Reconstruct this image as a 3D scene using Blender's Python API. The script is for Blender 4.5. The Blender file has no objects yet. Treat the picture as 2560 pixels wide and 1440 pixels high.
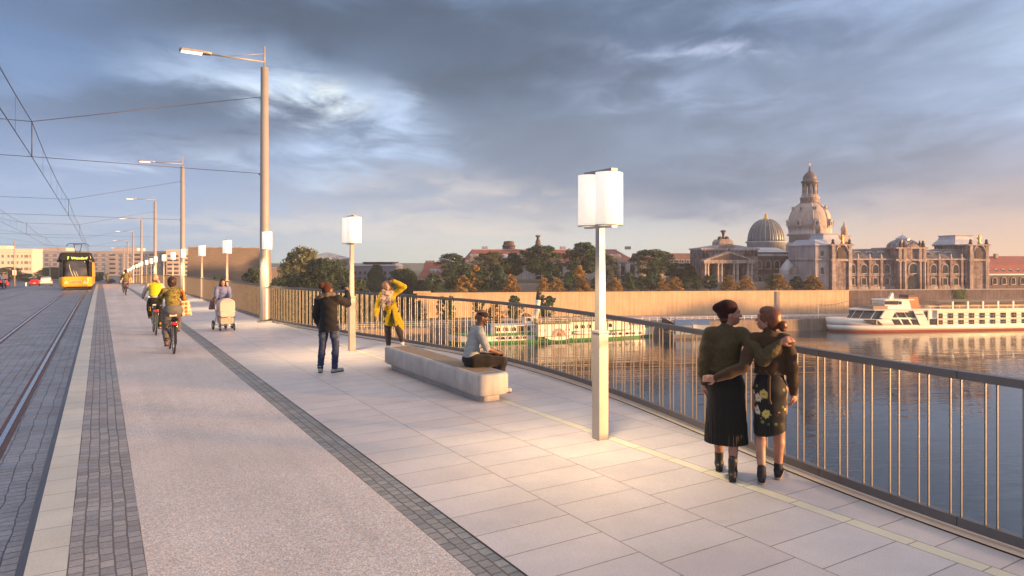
import bpy, bmesh, math, random
import numpy as np
from mathutils import Vector, Matrix

random.seed(11)
RNG = np.random.default_rng(5)
SC = bpy.context.scene
COL = SC.collection
PI = math.pi
R = math.radians

# ------------------------------------------------------------------ camera frame (world: X right of the bridge axis, Y along it, Z up)
TH = R(31.1)
CT, ST = math.cos(TH), math.sin(TH)
F = 1706.7
HC = 2.1
HUMP = 8600.0
def gz(y):
    return -y * y / HUMP
def W(px, py, D):
    xc = (px - 1280) / F * D
    return Vector((xc * CT + D * ST, D * CT - xc * ST, HC + (648 - py) / F * D))
def G(px, py, z):
    return W(px, py, F * (HC - z) / (py - 648))
def camxy(xc, D):
    return Vector((xc * CT + D * ST, D * CT - xc * ST, 0))
class Frame:
    """a straight frame in plan, given by an origin and an angle in the viewer's axes"""
    def __init__(s, xc, D, deg):
        b = R(deg)
        s.o = (xc, D); s.e1 = (math.cos(b), math.sin(b)); s.e2 = (-math.sin(b), math.cos(b))
        s.rz = -TH + b
        s.oe2 = xc * s.e2[0] + D * s.e2[1]
    def at(s, u, v, z=0):
        p = camxy(s.o[0] + u * s.e1[0] + v * s.e2[0], s.o[1] + u * s.e1[1] + v * s.e2[1])
        p.z = z
        return p
    def hit(s, px, v):
        a = (px - 1280) / F
        D = (v + s.oe2) / (a * s.e2[0] + s.e2[1])
        u = (a * D - s.o[0]) * s.e1[0] + (D - s.o[1]) * s.e1[1]
        return u, D
    def z(s, px, v, py):
        return HC + (648 - py) / F * s.hit(px, v)[1]
QF = Frame(-13.3, 150.5, 14)      # quay edge
TF = Frame(-23.6, 175, 7.7)     # terrace wall
Z_WATER, Z_QUAY, Z_TERR, Z_TOP = -15.9, -13.0, -6.8, -4.6

# ------------------------------------------------------------------ object helpers
def tag(o, label=None, cat=None, group=None, kind=None):
    if label: o['label'] = label
    if cat: o['category'] = cat
    if group: o['group'] = group
    if kind: o['kind'] = kind
    return o
def thing(name, label, cat, loc=(0, 0, 0), rz=0, group=None):
    o = bpy.data.objects.new(name, None)
    o.empty_display_size = .2
    COL.objects.link(o)
    o.location = loc
    o.rotation_euler = (0, 0, rz)
    return tag(o, label, cat, group)
def copy_tree(o, parent=None):
    c = o.copy()
    COL.objects.link(c)
    if parent: c.parent = parent
    for ch in list(o.children):
        copy_tree(ch, c)
    return c

class MB:
    def __init__(s):
        s.v = []; s.f = []; s.sm = []; s.mi = []
        s.cur = 0
    def add(s, vs, fs, smooth=False):
        n = len(s.v)
        s.v.extend([tuple(p) for p in vs])
        for f in fs:
            s.f.append([i + n for i in f]); s.sm.append(smooth); s.mi.append(s.cur)
        return s
    def box(s, c, d, rz=0, taper=(1, 1), shift=(0, 0)):
        x, y, z = d[0] / 2, d[1] / 2, d[2] / 2
        ca, sa = math.cos(rz), math.sin(rz)
        vs = []
        for k, zz in ((0, -z), (1, z)):
            tx, ty = taper if k else (1, 1)
            ox, oy = shift if k else (0, 0)
            for a, b in ((-x, -y), (x, -y), (x, y), (-x, y)):
                a = a * tx + ox; b = b * ty + oy
                vs.append((c[0] + a * ca - b * sa, c[1] + a * sa + b * ca, c[2] + zz))
        return s.add(vs, [(3, 2, 1, 0), (4, 5, 6, 7), (0, 1, 5, 4), (1, 2, 6, 5), (2, 3, 7, 6), (3, 0, 4, 7)])
    def bx(s, x0, x1, y0, y1, z0, z1):
        return s.box(((x0 + x1) / 2, (y0 + y1) / 2, (z0 + z1) / 2), (abs(x1 - x0), abs(y1 - y0), abs(z1 - z0)))
    def prism(s, poly, z0, z1, axis='z'):
        n = len(poly)
        def P(a, b, t):
            return (a, b, t) if axis == 'z' else ((a, t, b) if axis == 'y' else (t, a, b))
        vs = [P(a, b, z0) for a, b in poly] + [P(a, b, z1) for a, b in poly]
        fs = [list(range(n))[::-1], list(range(n, 2 * n))] + [(i, (i + 1) % n, n + (i + 1) % n, n + i) for i in range(n)]
        if axis == 'y': fs = [list(f)[::-1] for f in fs]
        return s.add(vs, fs)
    def rings(s, rings, smooth=True, caps=True, closed=True):
        n = len(rings[0]); vs = [p for r in rings for p in r]; fs = []
        for j in range(len(rings) - 1):
            for i in range(n if closed else n - 1):
                a, b = j * n + i, j * n + (i + 1) % n
                fs.append((a, b, b + n, a + n))
        s.add(vs, fs, smooth)
        if caps and closed:
            m = len(s.v) - len(vs)
            s.f.append([m + i for i in range(n)][::-1]); s.sm.append(False); s.mi.append(s.cur)
            k = m + (len(rings) - 1) * n
            s.f.append([k + i for i in range(n)]); s.sm.append(False); s.mi.append(s.cur)
        return s
    def lathe(s, prof, n=16, c=(0, 0, 0), sx=1, sy=1, smooth=True, a0=0, caps=True):
        rs = []
        for r, z in prof:
            rs.append([(c[0] + sx * r * math.cos(a0 + 2 * PI * i / n), c[1] + sy * r * math.sin(a0 + 2 * PI * i / n), c[2] + z) for i in range(n)])
        return s.rings(rs, smooth, caps)
    def tube(s, pts, r, n=8, smooth=True, closed=False):
        pts = [Vector(p) for p in pts]
        m = len(pts); rr = r if isinstance(r, (list, tuple)) else [r] * m
        rs = []; ref = None
        for i, p in enumerate(pts):
            if closed: t = pts[(i + 1) % m] - pts[i - 1]
            else: t = pts[min(i + 1, m - 1)] - pts[max(i - 1, 0)]
            if t.length < 1e-9: t = Vector((0, 0, 1))
            t.normalize()
            if ref is None:
                ref = Vector((0, 0, 1)) if abs(t.z) < .9 else Vector((1, 0, 0))
            a = ref - t * ref.dot(t)
            if a.length < 1e-6: a = t.orthogonal()
            a.normalize(); ref = a
            b = t.cross(a)
            rs.append([p + (a * math.cos(2 * PI * k / n) + b * math.sin(2 * PI * k / n)) * rr[i] for k in range(n)])
        if closed: rs.append(rs[0])
        return s.rings(rs, smooth, not closed)
    def cyl(s, a, b, r, n=10, smooth=True):
        return s.tube([a, b], r, n, smooth)
    def ball(s, c, r, n=12, m=8):
        rx, ry, rz = r if isinstance(r, (tuple, list)) else (r, r, r)
        rs = []
        for j in range(m + 1):
            t = PI * (j / m) * .998 + .003
            rs.append([(c[0] + rx * math.sin(t) * math.cos(2 * PI * i / n), c[1] + ry * math.sin(t) * math.sin(2 * PI * i / n), c[2] - rz * math.cos(t)) for i in range(n)])
        return s.rings(rs)
    def quad(s, a, b, c, d):
        return s.add([a, b, c, d], [(0, 1, 2, 3)])
    def build(s, name, mat, parent=None, loc=None, rz=None, bevel=0):
        me = bpy.data.meshes.new(name)
        me.from_pydata(s.v, [], s.f)
        mats = mat if isinstance(mat, (list, tuple)) else [mat]
        for m in mats: me.materials.append(m)
        me.polygons.foreach_set('use_smooth', s.sm)
        me.polygons.foreach_set('material_index', s.mi)
        me.update()
        o = bpy.data.objects.new(name, me)
        COL.objects.link(o)
        if parent: o.parent = parent
        if loc is not None: o.location = loc
        if rz is not None: o.rotation_euler = (0, 0, rz)
        if bevel:
            md = o.modifiers.new('bevel', 'BEVEL'); md.width = bevel; md.segments = 2; md.limit_method = 'ANGLE'
        return o
def part(name, mb, mat, parent, loc=None, rz=None, bevel=0):
    return mb.build(name, mat, parent, loc, rz, bevel)
def dup(o, parent=None, loc=None, rz=None):
    c = o.copy(); COL.objects.link(c)
    c.parent = parent or o.parent
    if loc is not None: c.location = loc
    if rz is not None: c.rotation_euler = (0, 0, rz)
    return c
def text_mesh(name, body, size, mat, parent, loc, rot, depth=.004, align='CENTER', mirror=False):
    cu = bpy.data.curves.new(name, 'FONT')
    cu.body = body; cu.size = size; cu.align_x = align; cu.align_y = 'CENTER'; cu.extrude = depth
    t = bpy.data.objects.new(name, cu); COL.objects.link(t)
    dg = bpy.context.evaluated_depsgraph_get()
    me = bpy.data.meshes.new_from_object(t.evaluated_get(dg))
    bpy.data.objects.remove(t)
    o = bpy.data.objects.new(name, me); COL.objects.link(o)
    me.materials.clear(); me.materials.append(mat)
    if parent: o.parent = parent
    o.location = loc; o.rotation_euler = rot
    if mirror: o.scale = (-1, 1, 1)
    return o

# ------------------------------------------------------------------ node materials
class NT:
    def __init__(s, nt): s.nt = nt; s.n = nt.nodes; s.l = nt.links
    def new(s, t, **k):
        n = s.n.new(t)
        for a, b in k.items(): setattr(n, a, b)
        return n
    def put(s, sock, v):
        if v is None: return
        if hasattr(v, 'is_linked'): s.l.new(v, sock)
        else:
            if hasattr(sock.default_value, '__len__') and not hasattr(v, '__len__'): v = [v] * len(sock.default_value)
            if hasattr(sock.default_value, '__len__') and len(sock.default_value) == 4 and len(v) == 3: v = tuple(v) + (1,)
            sock.default_value = v
    def math(s, op, a, b=None, c=None, clamp=False):
        n = s.new('ShaderNodeMath', operation=op, use_clamp=clamp)
        s.put(n.inputs[0], a); s.put(n.inputs[1], b)
        if c is not None: s.put(n.inputs[2], c)
        return n.outputs[0]
    def vmath(s, op, a, b=None):
        n = s.new('ShaderNodeVectorMath', operation=op)
        s.put(n.inputs[0], a)
        if b is not None: s.put(n.inputs[1], b)
        return n.outputs['Value'] if op in ('DOT_PRODUCT', 'LENGTH') else n.outputs[0]
    def scale(s, a, k):
        n = s.new('ShaderNodeVectorMath', operation='SCALE'); s.put(n.inputs[0], a); s.put(n.inputs['Scale'], k); return n.outputs[0]
    def mix(s, f, a, b, mode='MIX', clampf=True):
        n = s.new('ShaderNodeMix', data_type='RGBA', blend_type=mode, clamp_factor=clampf)
        s.put(n.inputs[0], f); s.put(n.inputs[6], a); s.put(n.inputs[7], b)
        return n.outputs[2]
    def noise(s, vec, scale, detail=3, rough=.5, dist=0, dim='3D'):
        n = s.new('ShaderNodeTexNoise', noise_dimensions=dim)
        s.put(n.inputs['Vector'], vec); s.put(n.inputs['Scale'], scale); s.put(n.inputs['Detail'], detail)
        s.put(n.inputs['Roughness'], rough); s.put(n.inputs['Distortion'], dist)
        return n.outputs[0], n.outputs[1]
    def voro(s, vec, scale, feature='F1', rand=1):
        n = s.new('ShaderNodeTexVoronoi', feature=feature)
        s.put(n.inputs['Vector'], vec); s.put(n.inputs['Scale'], scale); s.put(n.inputs['Randomness'], rand)
        return n.outputs
    def ramp(s, f, stops, interp='LINEAR'):
        n = s.new('ShaderNodeValToRGB'); cr = n.color_ramp; cr.interpolation = interp
        while len(cr.elements) < len(stops): cr.elements.new(.5)
        for e, (p, c) in zip(cr.elements, stops):
            e.position = p; e.color = tuple(c) + (1,) if len(c) == 3 else c
        s.put(n.inputs[0], f)
        return n.outputs[0]
    def smooth(s, v, a, b, lo=0, hi=1):
        n = s.new('ShaderNodeMapRange', interpolation_type='SMOOTHSTEP')
        s.put(n.inputs[0], v); s.put(n.inputs[1], a); s.put(n.inputs[2], b); s.put(n.inputs[3], lo); s.put(n.inputs[4], hi)
        return n.outputs[0]
    def sep(s, v):
        n = s.new('ShaderNodeSeparateXYZ'); s.put(n.inputs[0], v); return n.outputs
    def comb(s, x=0, y=0, z=0):
        n = s.new('ShaderNodeCombineXYZ'); s.put(n.inputs[0], x); s.put(n.inputs[1], y); s.put(n.inputs[2], z); return n.outputs[0]
    def mapping(s, v, loc=(0, 0, 0), rot=(0, 0, 0), sc=(1, 1, 1)):
        n = s.new('ShaderNodeMapping'); s.put(n.inputs[0], v); n.inputs[1].default_value = loc; n.inputs[2].default_value = rot; n.inputs[3].default_value = sc
        return n.outputs[0]
    def coord(s, k='Object'):
        return s.new('ShaderNodeTexCoord').outputs[k]
    def pos(s):
        return s.new('ShaderNodeNewGeometry').outputs['Position']
    def bump(s, h, strength=.3, dist=.01):
        n = s.new('ShaderNodeBump'); s.put(n.inputs['Height'], h); s.put(n.inputs['Strength'], strength); s.put(n.inputs['Distance'], dist)
        return n.outputs[0]
MATS = {}
def newmat(name):
    m = bpy.data.materials.new(name); m.use_nodes = True
    t = NT(m.node_tree)
    b = m.node_tree.nodes['Principled BSDF']
    MATS[name] = m
    return m, t, b
def mat(name, rgb, rough=.6, metal=0, var=.12, scale=4, bump=0, bscale=60, emis=None, estr=0, space='Object', streak=0, alpha=1, spec=.5):
    if name in MATS: return MATS[name]
    m, t, b = newmat(name)
    v = t.coord('Object') if space == 'Object' else t.pos()
    col = tuple(rgb)
    if var:
        n1 = t.noise(v, scale, 4, .6)[0]
        k = t.smooth(n1, .25, .75, 1 - var, 1 + var)
        cc = t.mix(1, col, t.comb(k, k, k), 'MULTIPLY')
        if streak:
            n2 = t.noise(t.mapping(v, sc=(1, 1, .08)), scale * 6, 3, .6)[0]
            k2 = t.smooth(n2, .3, .7, 1 - streak, 1 + streak * .5)
            cc = t.mix(1, cc, t.comb(k2, k2, k2), 'MULTIPLY')
        t.l.new(cc, b.inputs['Base Color'])
        rr = t.smooth(n1, .3, .7, max(0, rough - .06), min(1, rough + .06))
        t.l.new(rr, b.inputs['Roughness'])
    else:
        b.inputs['Base Color'].default_value = col + (1,)
        b.inputs['Roughness'].default_value = rough
    b.inputs['Metallic'].default_value = metal
    b.inputs['Specular IOR Level'].default_value = spec
    if bump:
        t.l.new(t.bump(t.noise(v, bscale, 4, .6)[0], bump, .01), b.inputs['Normal'])
    if emis:
        b.inputs['Emission Color'].default_value = tuple(emis) + (1,)
        b.inputs['Emission Strength'].default_value = estr
    return m
def glass(name, rgb, rough=.08, metal=0):
    m, t, b = newmat(name)
    v = t.coord('Object')
    n = t.noise(v, 1.3, 2)[0]
    k = t.smooth(n, .3, .7, .6, 1.5)
    t.l.new(t.mix(1, rgb, t.comb(k, k, k), 'MULTIPLY'), b.inputs['Base Color'])
    b.inputs['Roughness'].default_value = rough
    b.inputs['Specular IOR Level'].default_value = .8
    b.inputs['Metallic'].default_value = metal
    return m
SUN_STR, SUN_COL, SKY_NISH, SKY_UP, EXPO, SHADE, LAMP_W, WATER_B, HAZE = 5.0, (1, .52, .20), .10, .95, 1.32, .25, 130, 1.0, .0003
# ------------------------------------------------------------------ camera, sun, sky
cam = bpy.data.cameras.new('camera'); cam_o = bpy.data.objects.new('camera', cam); COL.objects.link(cam_o)
cam_o.location = (0, 0, HC); cam_o.rotation_euler = (R(90), 0, -TH)
cam.lens = 24.0; cam.sensor_width = 36; cam.shift_y = -72 / 2560; cam.clip_start = .1; cam.clip_end = 6000
SC.camera = cam_o

SUN_AZ, SUN_EL = R(105), R(3.2)           # to the right of the view direction, low over the river
sd = camxy(math.sin(SUN_AZ), math.cos(SUN_AZ)) * math.cos(SUN_EL); sd.z = math.sin(SUN_EL)
sun = bpy.data.lights.new('sun', 'SUN'); sun.energy = SUN_STR; sun.angle = R(5.0); sun.color = SUN_COL
sun_o = bpy.data.objects.new('sun', sun); COL.objects.link(sun_o)
sun_o.rotation_euler = sd.to_track_quat('Z', 'Y').to_euler()
sun_o.location = (60, -20, 60)

world = bpy.data.worlds.new('World'); SC.world = world; world.use_nodes = True
t = NT(world.node_tree)
bg = world.node_tree.nodes['Background']
d = t.vmath('NORMALIZE', t.coord('Generated'))
fx = t.vmath('DOT_PRODUCT', d, (CT, -ST, 0))
fy = t.vmath('DOT_PRODUCT', d, (ST, CT, 0))
fz = t.sep(d)[2]
el = t.math('ARCSINE', fz)                                   # elevation, radians
az = t.math('ARCTAN2', fx, fy)                               # azimuth from the river view, radians
def ang(px, py):
    x, y = (px - 1280) / F, (648 - py) / F
    return math.atan2(x, 1), math.atan2(y, math.hypot(1, x))
zz = t.math('ADD', t.math('MAXIMUM', fz, 0), .55)
cp = t.comb(t.math('DIVIDE', fx, zz), t.math('DIVIDE', t.math('MULTIPLY', fz, 2.1), zz), t.math('MULTIPLY', fy, .6))
n_big = t.noise(t.mapping(cp, loc=(3.1, 7.7, 0), rot=(0, 0, R(14))), 1.6, 4, .5, .2)[0]
n_mid = t.noise(t.mapping(cp, loc=(11.3, 2.2, 0), rot=(0, 0, R(10)), sc=(1, 1.5, 1)), 3.2, 6, .56, .35)[0]
n_wisp = t.noise(t.mapping(cp, loc=(5.3, 9.2, 0), rot=(0, 0, R(-8)), sc=(1, 1.9, 1)), 6.5, 6, .6, .5)[0]
n_puff = t.noise(t.mapping(cp, loc=(1.3, 4.2, 0), sc=(1, 1.3, 1)), 13, 5, .6, .6)[0]
wx = t.math('MULTIPLY', t.math('SUBTRACT', n_mid, .5), .42)
wy = t.math('ADD', t.math('MULTIPLY', t.math('SUBTRACT', n_wisp, .5), .13), t.math('MULTIPLY', t.math('SUBTRACT', n_big, .5), .12))
def blob(px, py, wpx, hpx, rot=0, warp=1.0, pw=1.0):
    a0, e0 = ang(px, py)
    wa, we = wpx / F, hpx / F
    da = t.math('ADD', t.math('SUBTRACT', az, a0), t.math('MULTIPLY', wx, warp))
    de = t.math('ADD', t.math('SUBTRACT', el, e0), t.math('MULTIPLY', wy, warp))
    c, s_ = math.cos(R(rot)), math.sin(R(rot))
    p = t.math('ADD', t.math('MULTIPLY', da, c / wa), t.math('MULTIPLY', de, s_ / wa))
    q = t.math('ADD', t.math('MULTIPLY', da, -s_ / we), t.math('MULTIPLY', de, c / we))
    r2 = t.math('ADD', t.math('MULTIPLY', p, p), t.math('MULTIPLY', q, q))
    return t.math('EXPONENT', t.math('MULTIPLY', r2, -pw))
def S(r, g, b):
    return tuple(((c / 255) / 12.92 if c / 255 <= .04045 else ((c / 255 + .055) / 1.055) ** 2.4) for c in (r, g, b))
e01 = t.math('DIVIDE', el, R(24), clamp=True)
left = t.ramp(e01, [(0, S(176, 182, 190)), (.05, S(160, 178, 200)), (.14, S(150, 176, 208)), (.3, S(146, 172, 212)), (.6, S(116, 146, 190)), (1, S(96, 122, 162))])
cent = t.ramp(e01, [(0, S(206, 202, 192)), (.06, S(208, 206, 200)), (.16, S(184, 192, 204)), (.32, S(164, 184, 212)), (.6, S(126, 150, 186)), (1, S(114, 134, 170))])
righ = t.ramp(e01, [(0, S(226, 188, 162)), (.07, S(216, 184, 166)), (.18, S(190, 176, 176)), (.36, S(152, 166, 190)), (.6, S(160, 178, 212)), (1, S(172, 190, 226))])
ka = t.smooth(az, ang(250, 400)[0], ang(1150, 400)[0])
kb = t.smooth(az, ang(1400, 400)[0], ang(2560, 400)[0])
sky = t.mix(kb, t.mix(ka, left, cent), righ)
def lay(colr, m, k=1.0):
    global sky
    sky = t.mix(t.math('MULTIPLY', m, k, clamp=True), sky, colr)
br = t.smooth(n_mid, .3, .7, .45, 1.0)
lay(S(176, 190, 222), t.math('MULTIPLY', blob(2250, 170, 430, 190, -6), br), .95)
lay(S(196, 214, 240), t.math('MULTIPLY', blob(2540, 60, 170, 110, 0), br), .8)
lay(S(118, 132, 152), blob(1950, 430, 560, 95, 3), .8)
lay(S(112, 126, 146), blob(1500, 330, 600, 170, 10), .95)
lay(S(86, 102, 121), blob(1150, 210, 560, 130, 12), .95)
lay(S(90, 106, 128), blob(1250, 60, 900, 100, -2), .9)
lay(S(78, 94, 115), blob(700, 40, 560, 85, 3), .9)
lay(S(92, 112, 136), blob(400, 240, 400, 80, 7), .9)
lay(S(88, 108, 132), blob(600, 360, 280, 42, 7), .85)
lay(S(92, 110, 140), blob(1800, 60, 300, 50, -2), .85)
lay(S(106, 126, 154), blob(1640, 480, 300, 60, 2), .6)
lay(S(128, 150, 184), blob(850, 380, 170, 34, 4), .5)
# lit gaps and edges
pf = t.smooth(n_puff, .34, .62); wf = t.smooth(n_wisp, .3, .68)
lay(S(196, 212, 238), t.math('MULTIPLY', blob(760, 235, 210, 52, -14, .8, .8), t.smooth(n_wisp, .2, .55)), 1.0)
lay(S(244, 250, 255), t.math('MULTIPLY', blob(780, 255, 100, 34, -14, .6, .8), pf), 1.0)
lay(S(188, 206, 236), t.math('MULTIPLY', blob(965, 320, 95, 66, -35, .9, .8), t.smooth(n_wisp, .15, .55)), 1.0)
lay(S(178, 202, 232), t.math('MULTIPLY', blob(860, 430, 160, 50, 20, 1, .8), wf), .65)
lay(S(190, 206, 234), t.math('MULTIPLY', blob(420, 385, 420, 34, 5, .9, .8), wf), .8)
lay(S(186, 194, 220), t.math('MULTIPLY', blob(1790, 108, 180, 16, -5, .6, .6), t.smooth(n_puff, .3, .65)), .85)
lay(S(166, 178, 208), t.math('MULTIPLY', blob(1700, 160, 200, 50, -5, 1, .8), wf), .6)
lay(S(212, 202, 200), t.math('MULTIPLY', blob(1230, 490, 300, 28, -3, .8, .7), wf), .75)
lay(S(220, 208, 200), t.math('MULTIPLY', blob(1050, 572, 480, 26, -1, .7, .5), t.smooth(n_wisp, .25, .6)), .75)
lay(S(206, 202, 204), t.math('MULTIPLY', blob(740, 560, 220, 26, 2, .7, .6), wf), .6)
lay(S(150, 176, 210), t.math('MULTIPLY', blob(300, 500, 480, 40, 0, .9, .8), wf), .5)
lay(S(140, 158, 186), t.math('MULTIPLY', blob(1000, 540, 420, 16, -2, .8, .8), t.smooth(n_mid, .45, .65)), .6)
mot = t.math('MULTIPLY', t.smooth(n_wisp, .25, .75, -.07, .08), t.smooth(el, R(2), R(9)))
mo2 = t.math('MULTIPLY', t.smooth(n_mid, .3, .7, -.09, .10), t.smooth(el, R(2), R(9)))
kk = t.math('ADD', 1, t.math('ADD', mot, mo2))
sky = t.mix(1, sky, t.comb(t.math('MULTIPLY', kk, 1.05), t.math('MULTIPLY', kk, 1.13), t.math('MULTIPLY', kk, 1.15)), 'MULTIPLY')
# brightness added to the unseen sky overhead and behind to light the bridge, and the sun's glow on the right
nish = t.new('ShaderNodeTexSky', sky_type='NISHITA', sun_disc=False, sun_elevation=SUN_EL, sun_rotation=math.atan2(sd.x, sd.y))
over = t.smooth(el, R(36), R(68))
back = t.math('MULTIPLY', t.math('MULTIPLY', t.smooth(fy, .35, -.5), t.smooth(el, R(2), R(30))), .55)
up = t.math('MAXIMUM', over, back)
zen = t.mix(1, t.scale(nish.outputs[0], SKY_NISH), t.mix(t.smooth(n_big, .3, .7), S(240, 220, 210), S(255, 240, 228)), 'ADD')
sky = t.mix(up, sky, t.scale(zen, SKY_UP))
glow = blob(3400, 560, 600, 170, 0, 0)
sky = t.mix(1, sky, t.scale(t.mix(1, S(255, 178, 110), (1, 1, 1), 'MULTIPLY'), t.math('MULTIPLY', glow, .16)), 'ADD')
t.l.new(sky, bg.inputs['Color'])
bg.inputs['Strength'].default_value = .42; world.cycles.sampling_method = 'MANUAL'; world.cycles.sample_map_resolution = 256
SC.view_settings.view_transform = 'Standard'; SC.view_settings.look = 'None'
SC.view_settings.exposure = EXPO; SC.view_settings.gamma = 1
SC.cycles.use_denoising = True
SC.cycles.max_bounces = 6; SC.cycles.diffuse_bounces = 3; SC.cycles.glossy_bounces = 3; SC.cycles.transmission_bounces = 4
SC.cycles.volume_bounces = 0; SC.cycles.transparent_max_bounces = 6
SC.cycles.caustics_reflective = False; SC.cycles.caustics_refractive = False
SC.cycles.sample_clamp_indirect = 6
SC.render.film_transparent = False
# ------------------------------------------------------------------ bridge surfaces
RY = [-14, -4, 1, 2.3, 3.8, 4.9, 6.4, 8.2, 10, 12, 13.4, 16, 18.9, 21.5, 24.1, 26.5, 300]
RX = [5.5, 5.52, 5.56, 5.62, 5.80, 6.04, 6.40, 6.78, 7.03, 7.13, 7.02, 6.60, 6.00, 5.50, 5.12, 5.05, 5.05]
_gy = np.arange(-14, 300, .1)
_gx = np.interp(_gy, RY, RX)
_gx = np.convolve(np.pad(_gx, 9, mode='edge'), np.ones(19) / 19, mode='valid')
def rail_x(y):
    return float(np.interp(y, _gy, _gx))
def yrange(y0, y1):
    ys = []; y = y0
    while y < y1:
        ys.append(y); y += .4 if y < 30 else 3
    return ys + [y1]
def strip(name, xa, xb, mtl, dz=0., y0=-12, y1=236, dzb=None):
    fa = xa if callable(xa) else (lambda y: xa); fb = xb if callable(xb) else (lambda y: xb)
    m = MB(); ys = yrange(y0, y1)
    vs = []
    for y in ys:
        vs += [(fa(y), y, gz(y) + dz), (fb(y), y, gz(y) + (dz if dzb is None else dzb))]
    m.add(vs, [(2 * i, 2 * i + 1, 2 * i + 3, 2 * i + 2) for i in range(len(ys) - 1)])
    o = m.build(name, mtl)
    return tag(o, kind='structure')

def brick_mat(name, bw, rh, c1, c2, mort, ms, rough, warp=0, speck=.0, spscale=300, bump=.4, off=.5, swap=True, bias=0, smooth=.1, loc=(0, 0, 0), colsp=None):
    m, t, b = newmat(name)
    p = t.pos(); s = t.sep(p)
    v = t.comb(s[1], s[0], 0) if swap else t.comb(s[0], s[1], 0)
    v = t.vmath('ADD', v, loc)
    if warp:
        n = t.noise(p, 3.3, 2)[1]
        n2 = t.noise(p, .9, 1)[1]
        w = t.vmath('ADD', t.scale(t.vmath('SUBTRACT', n, (.5, .5, .5)), warp), t.scale(t.vmath('SUBTRACT', n2, (.5, .5, .5)), warp * 1.5))
        v = t.vmath('ADD', v, w)
    br = t.new('ShaderNodeTexBrick', offset=off, squash=1)
    t.put(br.inputs['Vector'], v)
    for k, x in (('Color1', c1), ('Color2', c2), ('Mortar', mort), ('Scale', 1), ('Mortar Size', ms), ('Mortar Smooth', smooth), ('Bias', bias), ('Brick Width', bw), ('Row Height', rh)):
        t.put(br.inputs[k], x)
    col = br.outputs['Color']
    st_ = t.smooth(t.noise(p, 2.7, 5, .65)[0], .62, .74, 1, .90)
    big = t.math('MULTIPLY', st_, t.smooth(t.noise(p, .7, 5, .65)[0], .25, .75, .87, 1.10))
    col = t.mix(1, col, t.comb(big, big, big), 'MULTIPLY')
    if speck:
        sp = t.noise(p, spscale, 2, .7)[0]
        k = t.smooth(sp, .3, .7, 1 - speck, 1 + speck)
        col = t.mix(1, col, t.comb(k, k, k), 'MULTIPLY')
        h = t.math('ADD', t.math('MULTIPLY', br.outputs['Fac'], -1), t.math('MULTIPLY', sp, .25))
    else:
        h = t.math('MULTIPLY', br.outputs['Fac'], -1)
    t.l.new(col, b.inputs['Base Color'])
    t.l.new(t.bump(h, bump, .01), b.inputs['Normal'])
    rr = t.smooth(t.noise(p, 2.2, 4)[0], .3, .7, rough - .1, rough + .1)
    t.l.new(rr, b.inputs['Roughness'])
    return m
M_PAVE = brick_mat('granite_slabs', .425, .883, (.57, .515, .50), (.62, .565, .545), (.25, .215, .19), .005, .5, speck=.13, spscale=130, bump=.5, loc=(0.1, -2.43 + .883, 0))
M_PAVE2 = brick_mat('granite_slabs_edge', .425, .80, (.55, .51, .505), (.60, .56, .555), (.25, .215, .19), .005, .5, speck=.13, spscale=130, bump=.5, loc=(.3, -5.22 + .8, 0))
M_GUIDE = brick_mat('guide_stone', .5, .4, (.68, .63, .47), (.72, .67, .51), (.3, .26, .2), .005, .5, speck=.10, spscale=120, loc=(.2, -5.08 + .4, 0), off=0)
M_KERB = brick_mat('kerb_stone', .46, .5, (.60, .56, .48), (.64, .60, .52), (.26, .22, .18), .005, .55, speck=.10, spscale=120, loc=(0, .46, 0), off=0)
M_SETT1 = brick_mat('light_setts', .122, .0935, (.26, .24, .235), (.40, .36, .335), (.155, .13, .118), .0075, .5, warp=.022, speck=.12, spscale=45, bump=.7, smooth=.5, loc=(0, .194, 0))
M_SETT2 = brick_mat('dark_setts', .112, .098, (.23, .225, .21), (.35, .33, .305), (.14, .122, .11), .0075, .5, warp=.02, speck=.12, spscale=45, bump=.9, smooth=.35, loc=(0, -2.14 + .294, 0))
M_TRACK = brick_mat('track_setts', .125, .155, (.25, .235, .245), (.33, .31, .315), (.085, .08, .085), .0065, .42, warp=.05, speck=.14, spscale=25, bump=.8, smooth=.4)
def asphalt(name, c, speck, sc, rough=.7):
    m, t, b = newmat(name); p = t.pos()
    a = t.noise(p, sc, 2, .8)[0]; a2 = t.noise(p, sc * .35, 3, .7)[0]; big = t.noise(p, .5, 5, .6)[0]
    k = t.math('MULTIPLY', t.smooth(a, .28, .72, 1 - speck, 1 + speck), t.math('MULTIPLY', t.smooth(a2, .3, .7, .9, 1.1), t.math('MULTIPLY', t.smooth(big, .25, .75, .88, 1.09), t.smooth(t.noise(t.mapping(p, sc=(2.2, .07, 1)), 1, 4, .6)[0], .3, .7, .93, 1.06))))
    tint = t.mix(t.smooth(t.noise(p, sc * .8, 1)[0], .45, .6), (1.06, .98, .92), (.95, 1.0, 1.06))
    t.l.new(t.mix(1, t.mix(1, c, tint, 'MULTIPLY'), t.comb(k, k, k), 'MULTIPLY'), b.inputs['Base Color'])
    b.inputs['Roughness'].default_value = rough
    t.l.new(t.bump(a, .35, .006), b.inputs['Normal'])
    return m
M_ASPH = asphalt('pale_asphalt', (.62, .55, .505), .42, 85)
M_ROAD = asphalt('road_asphalt', (.16, .16, .18), .2, 60, .55)
M_CONC = mat('bridge_concrete', (.40, .38, .36), .8, var=.15, scale=.6)

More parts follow.
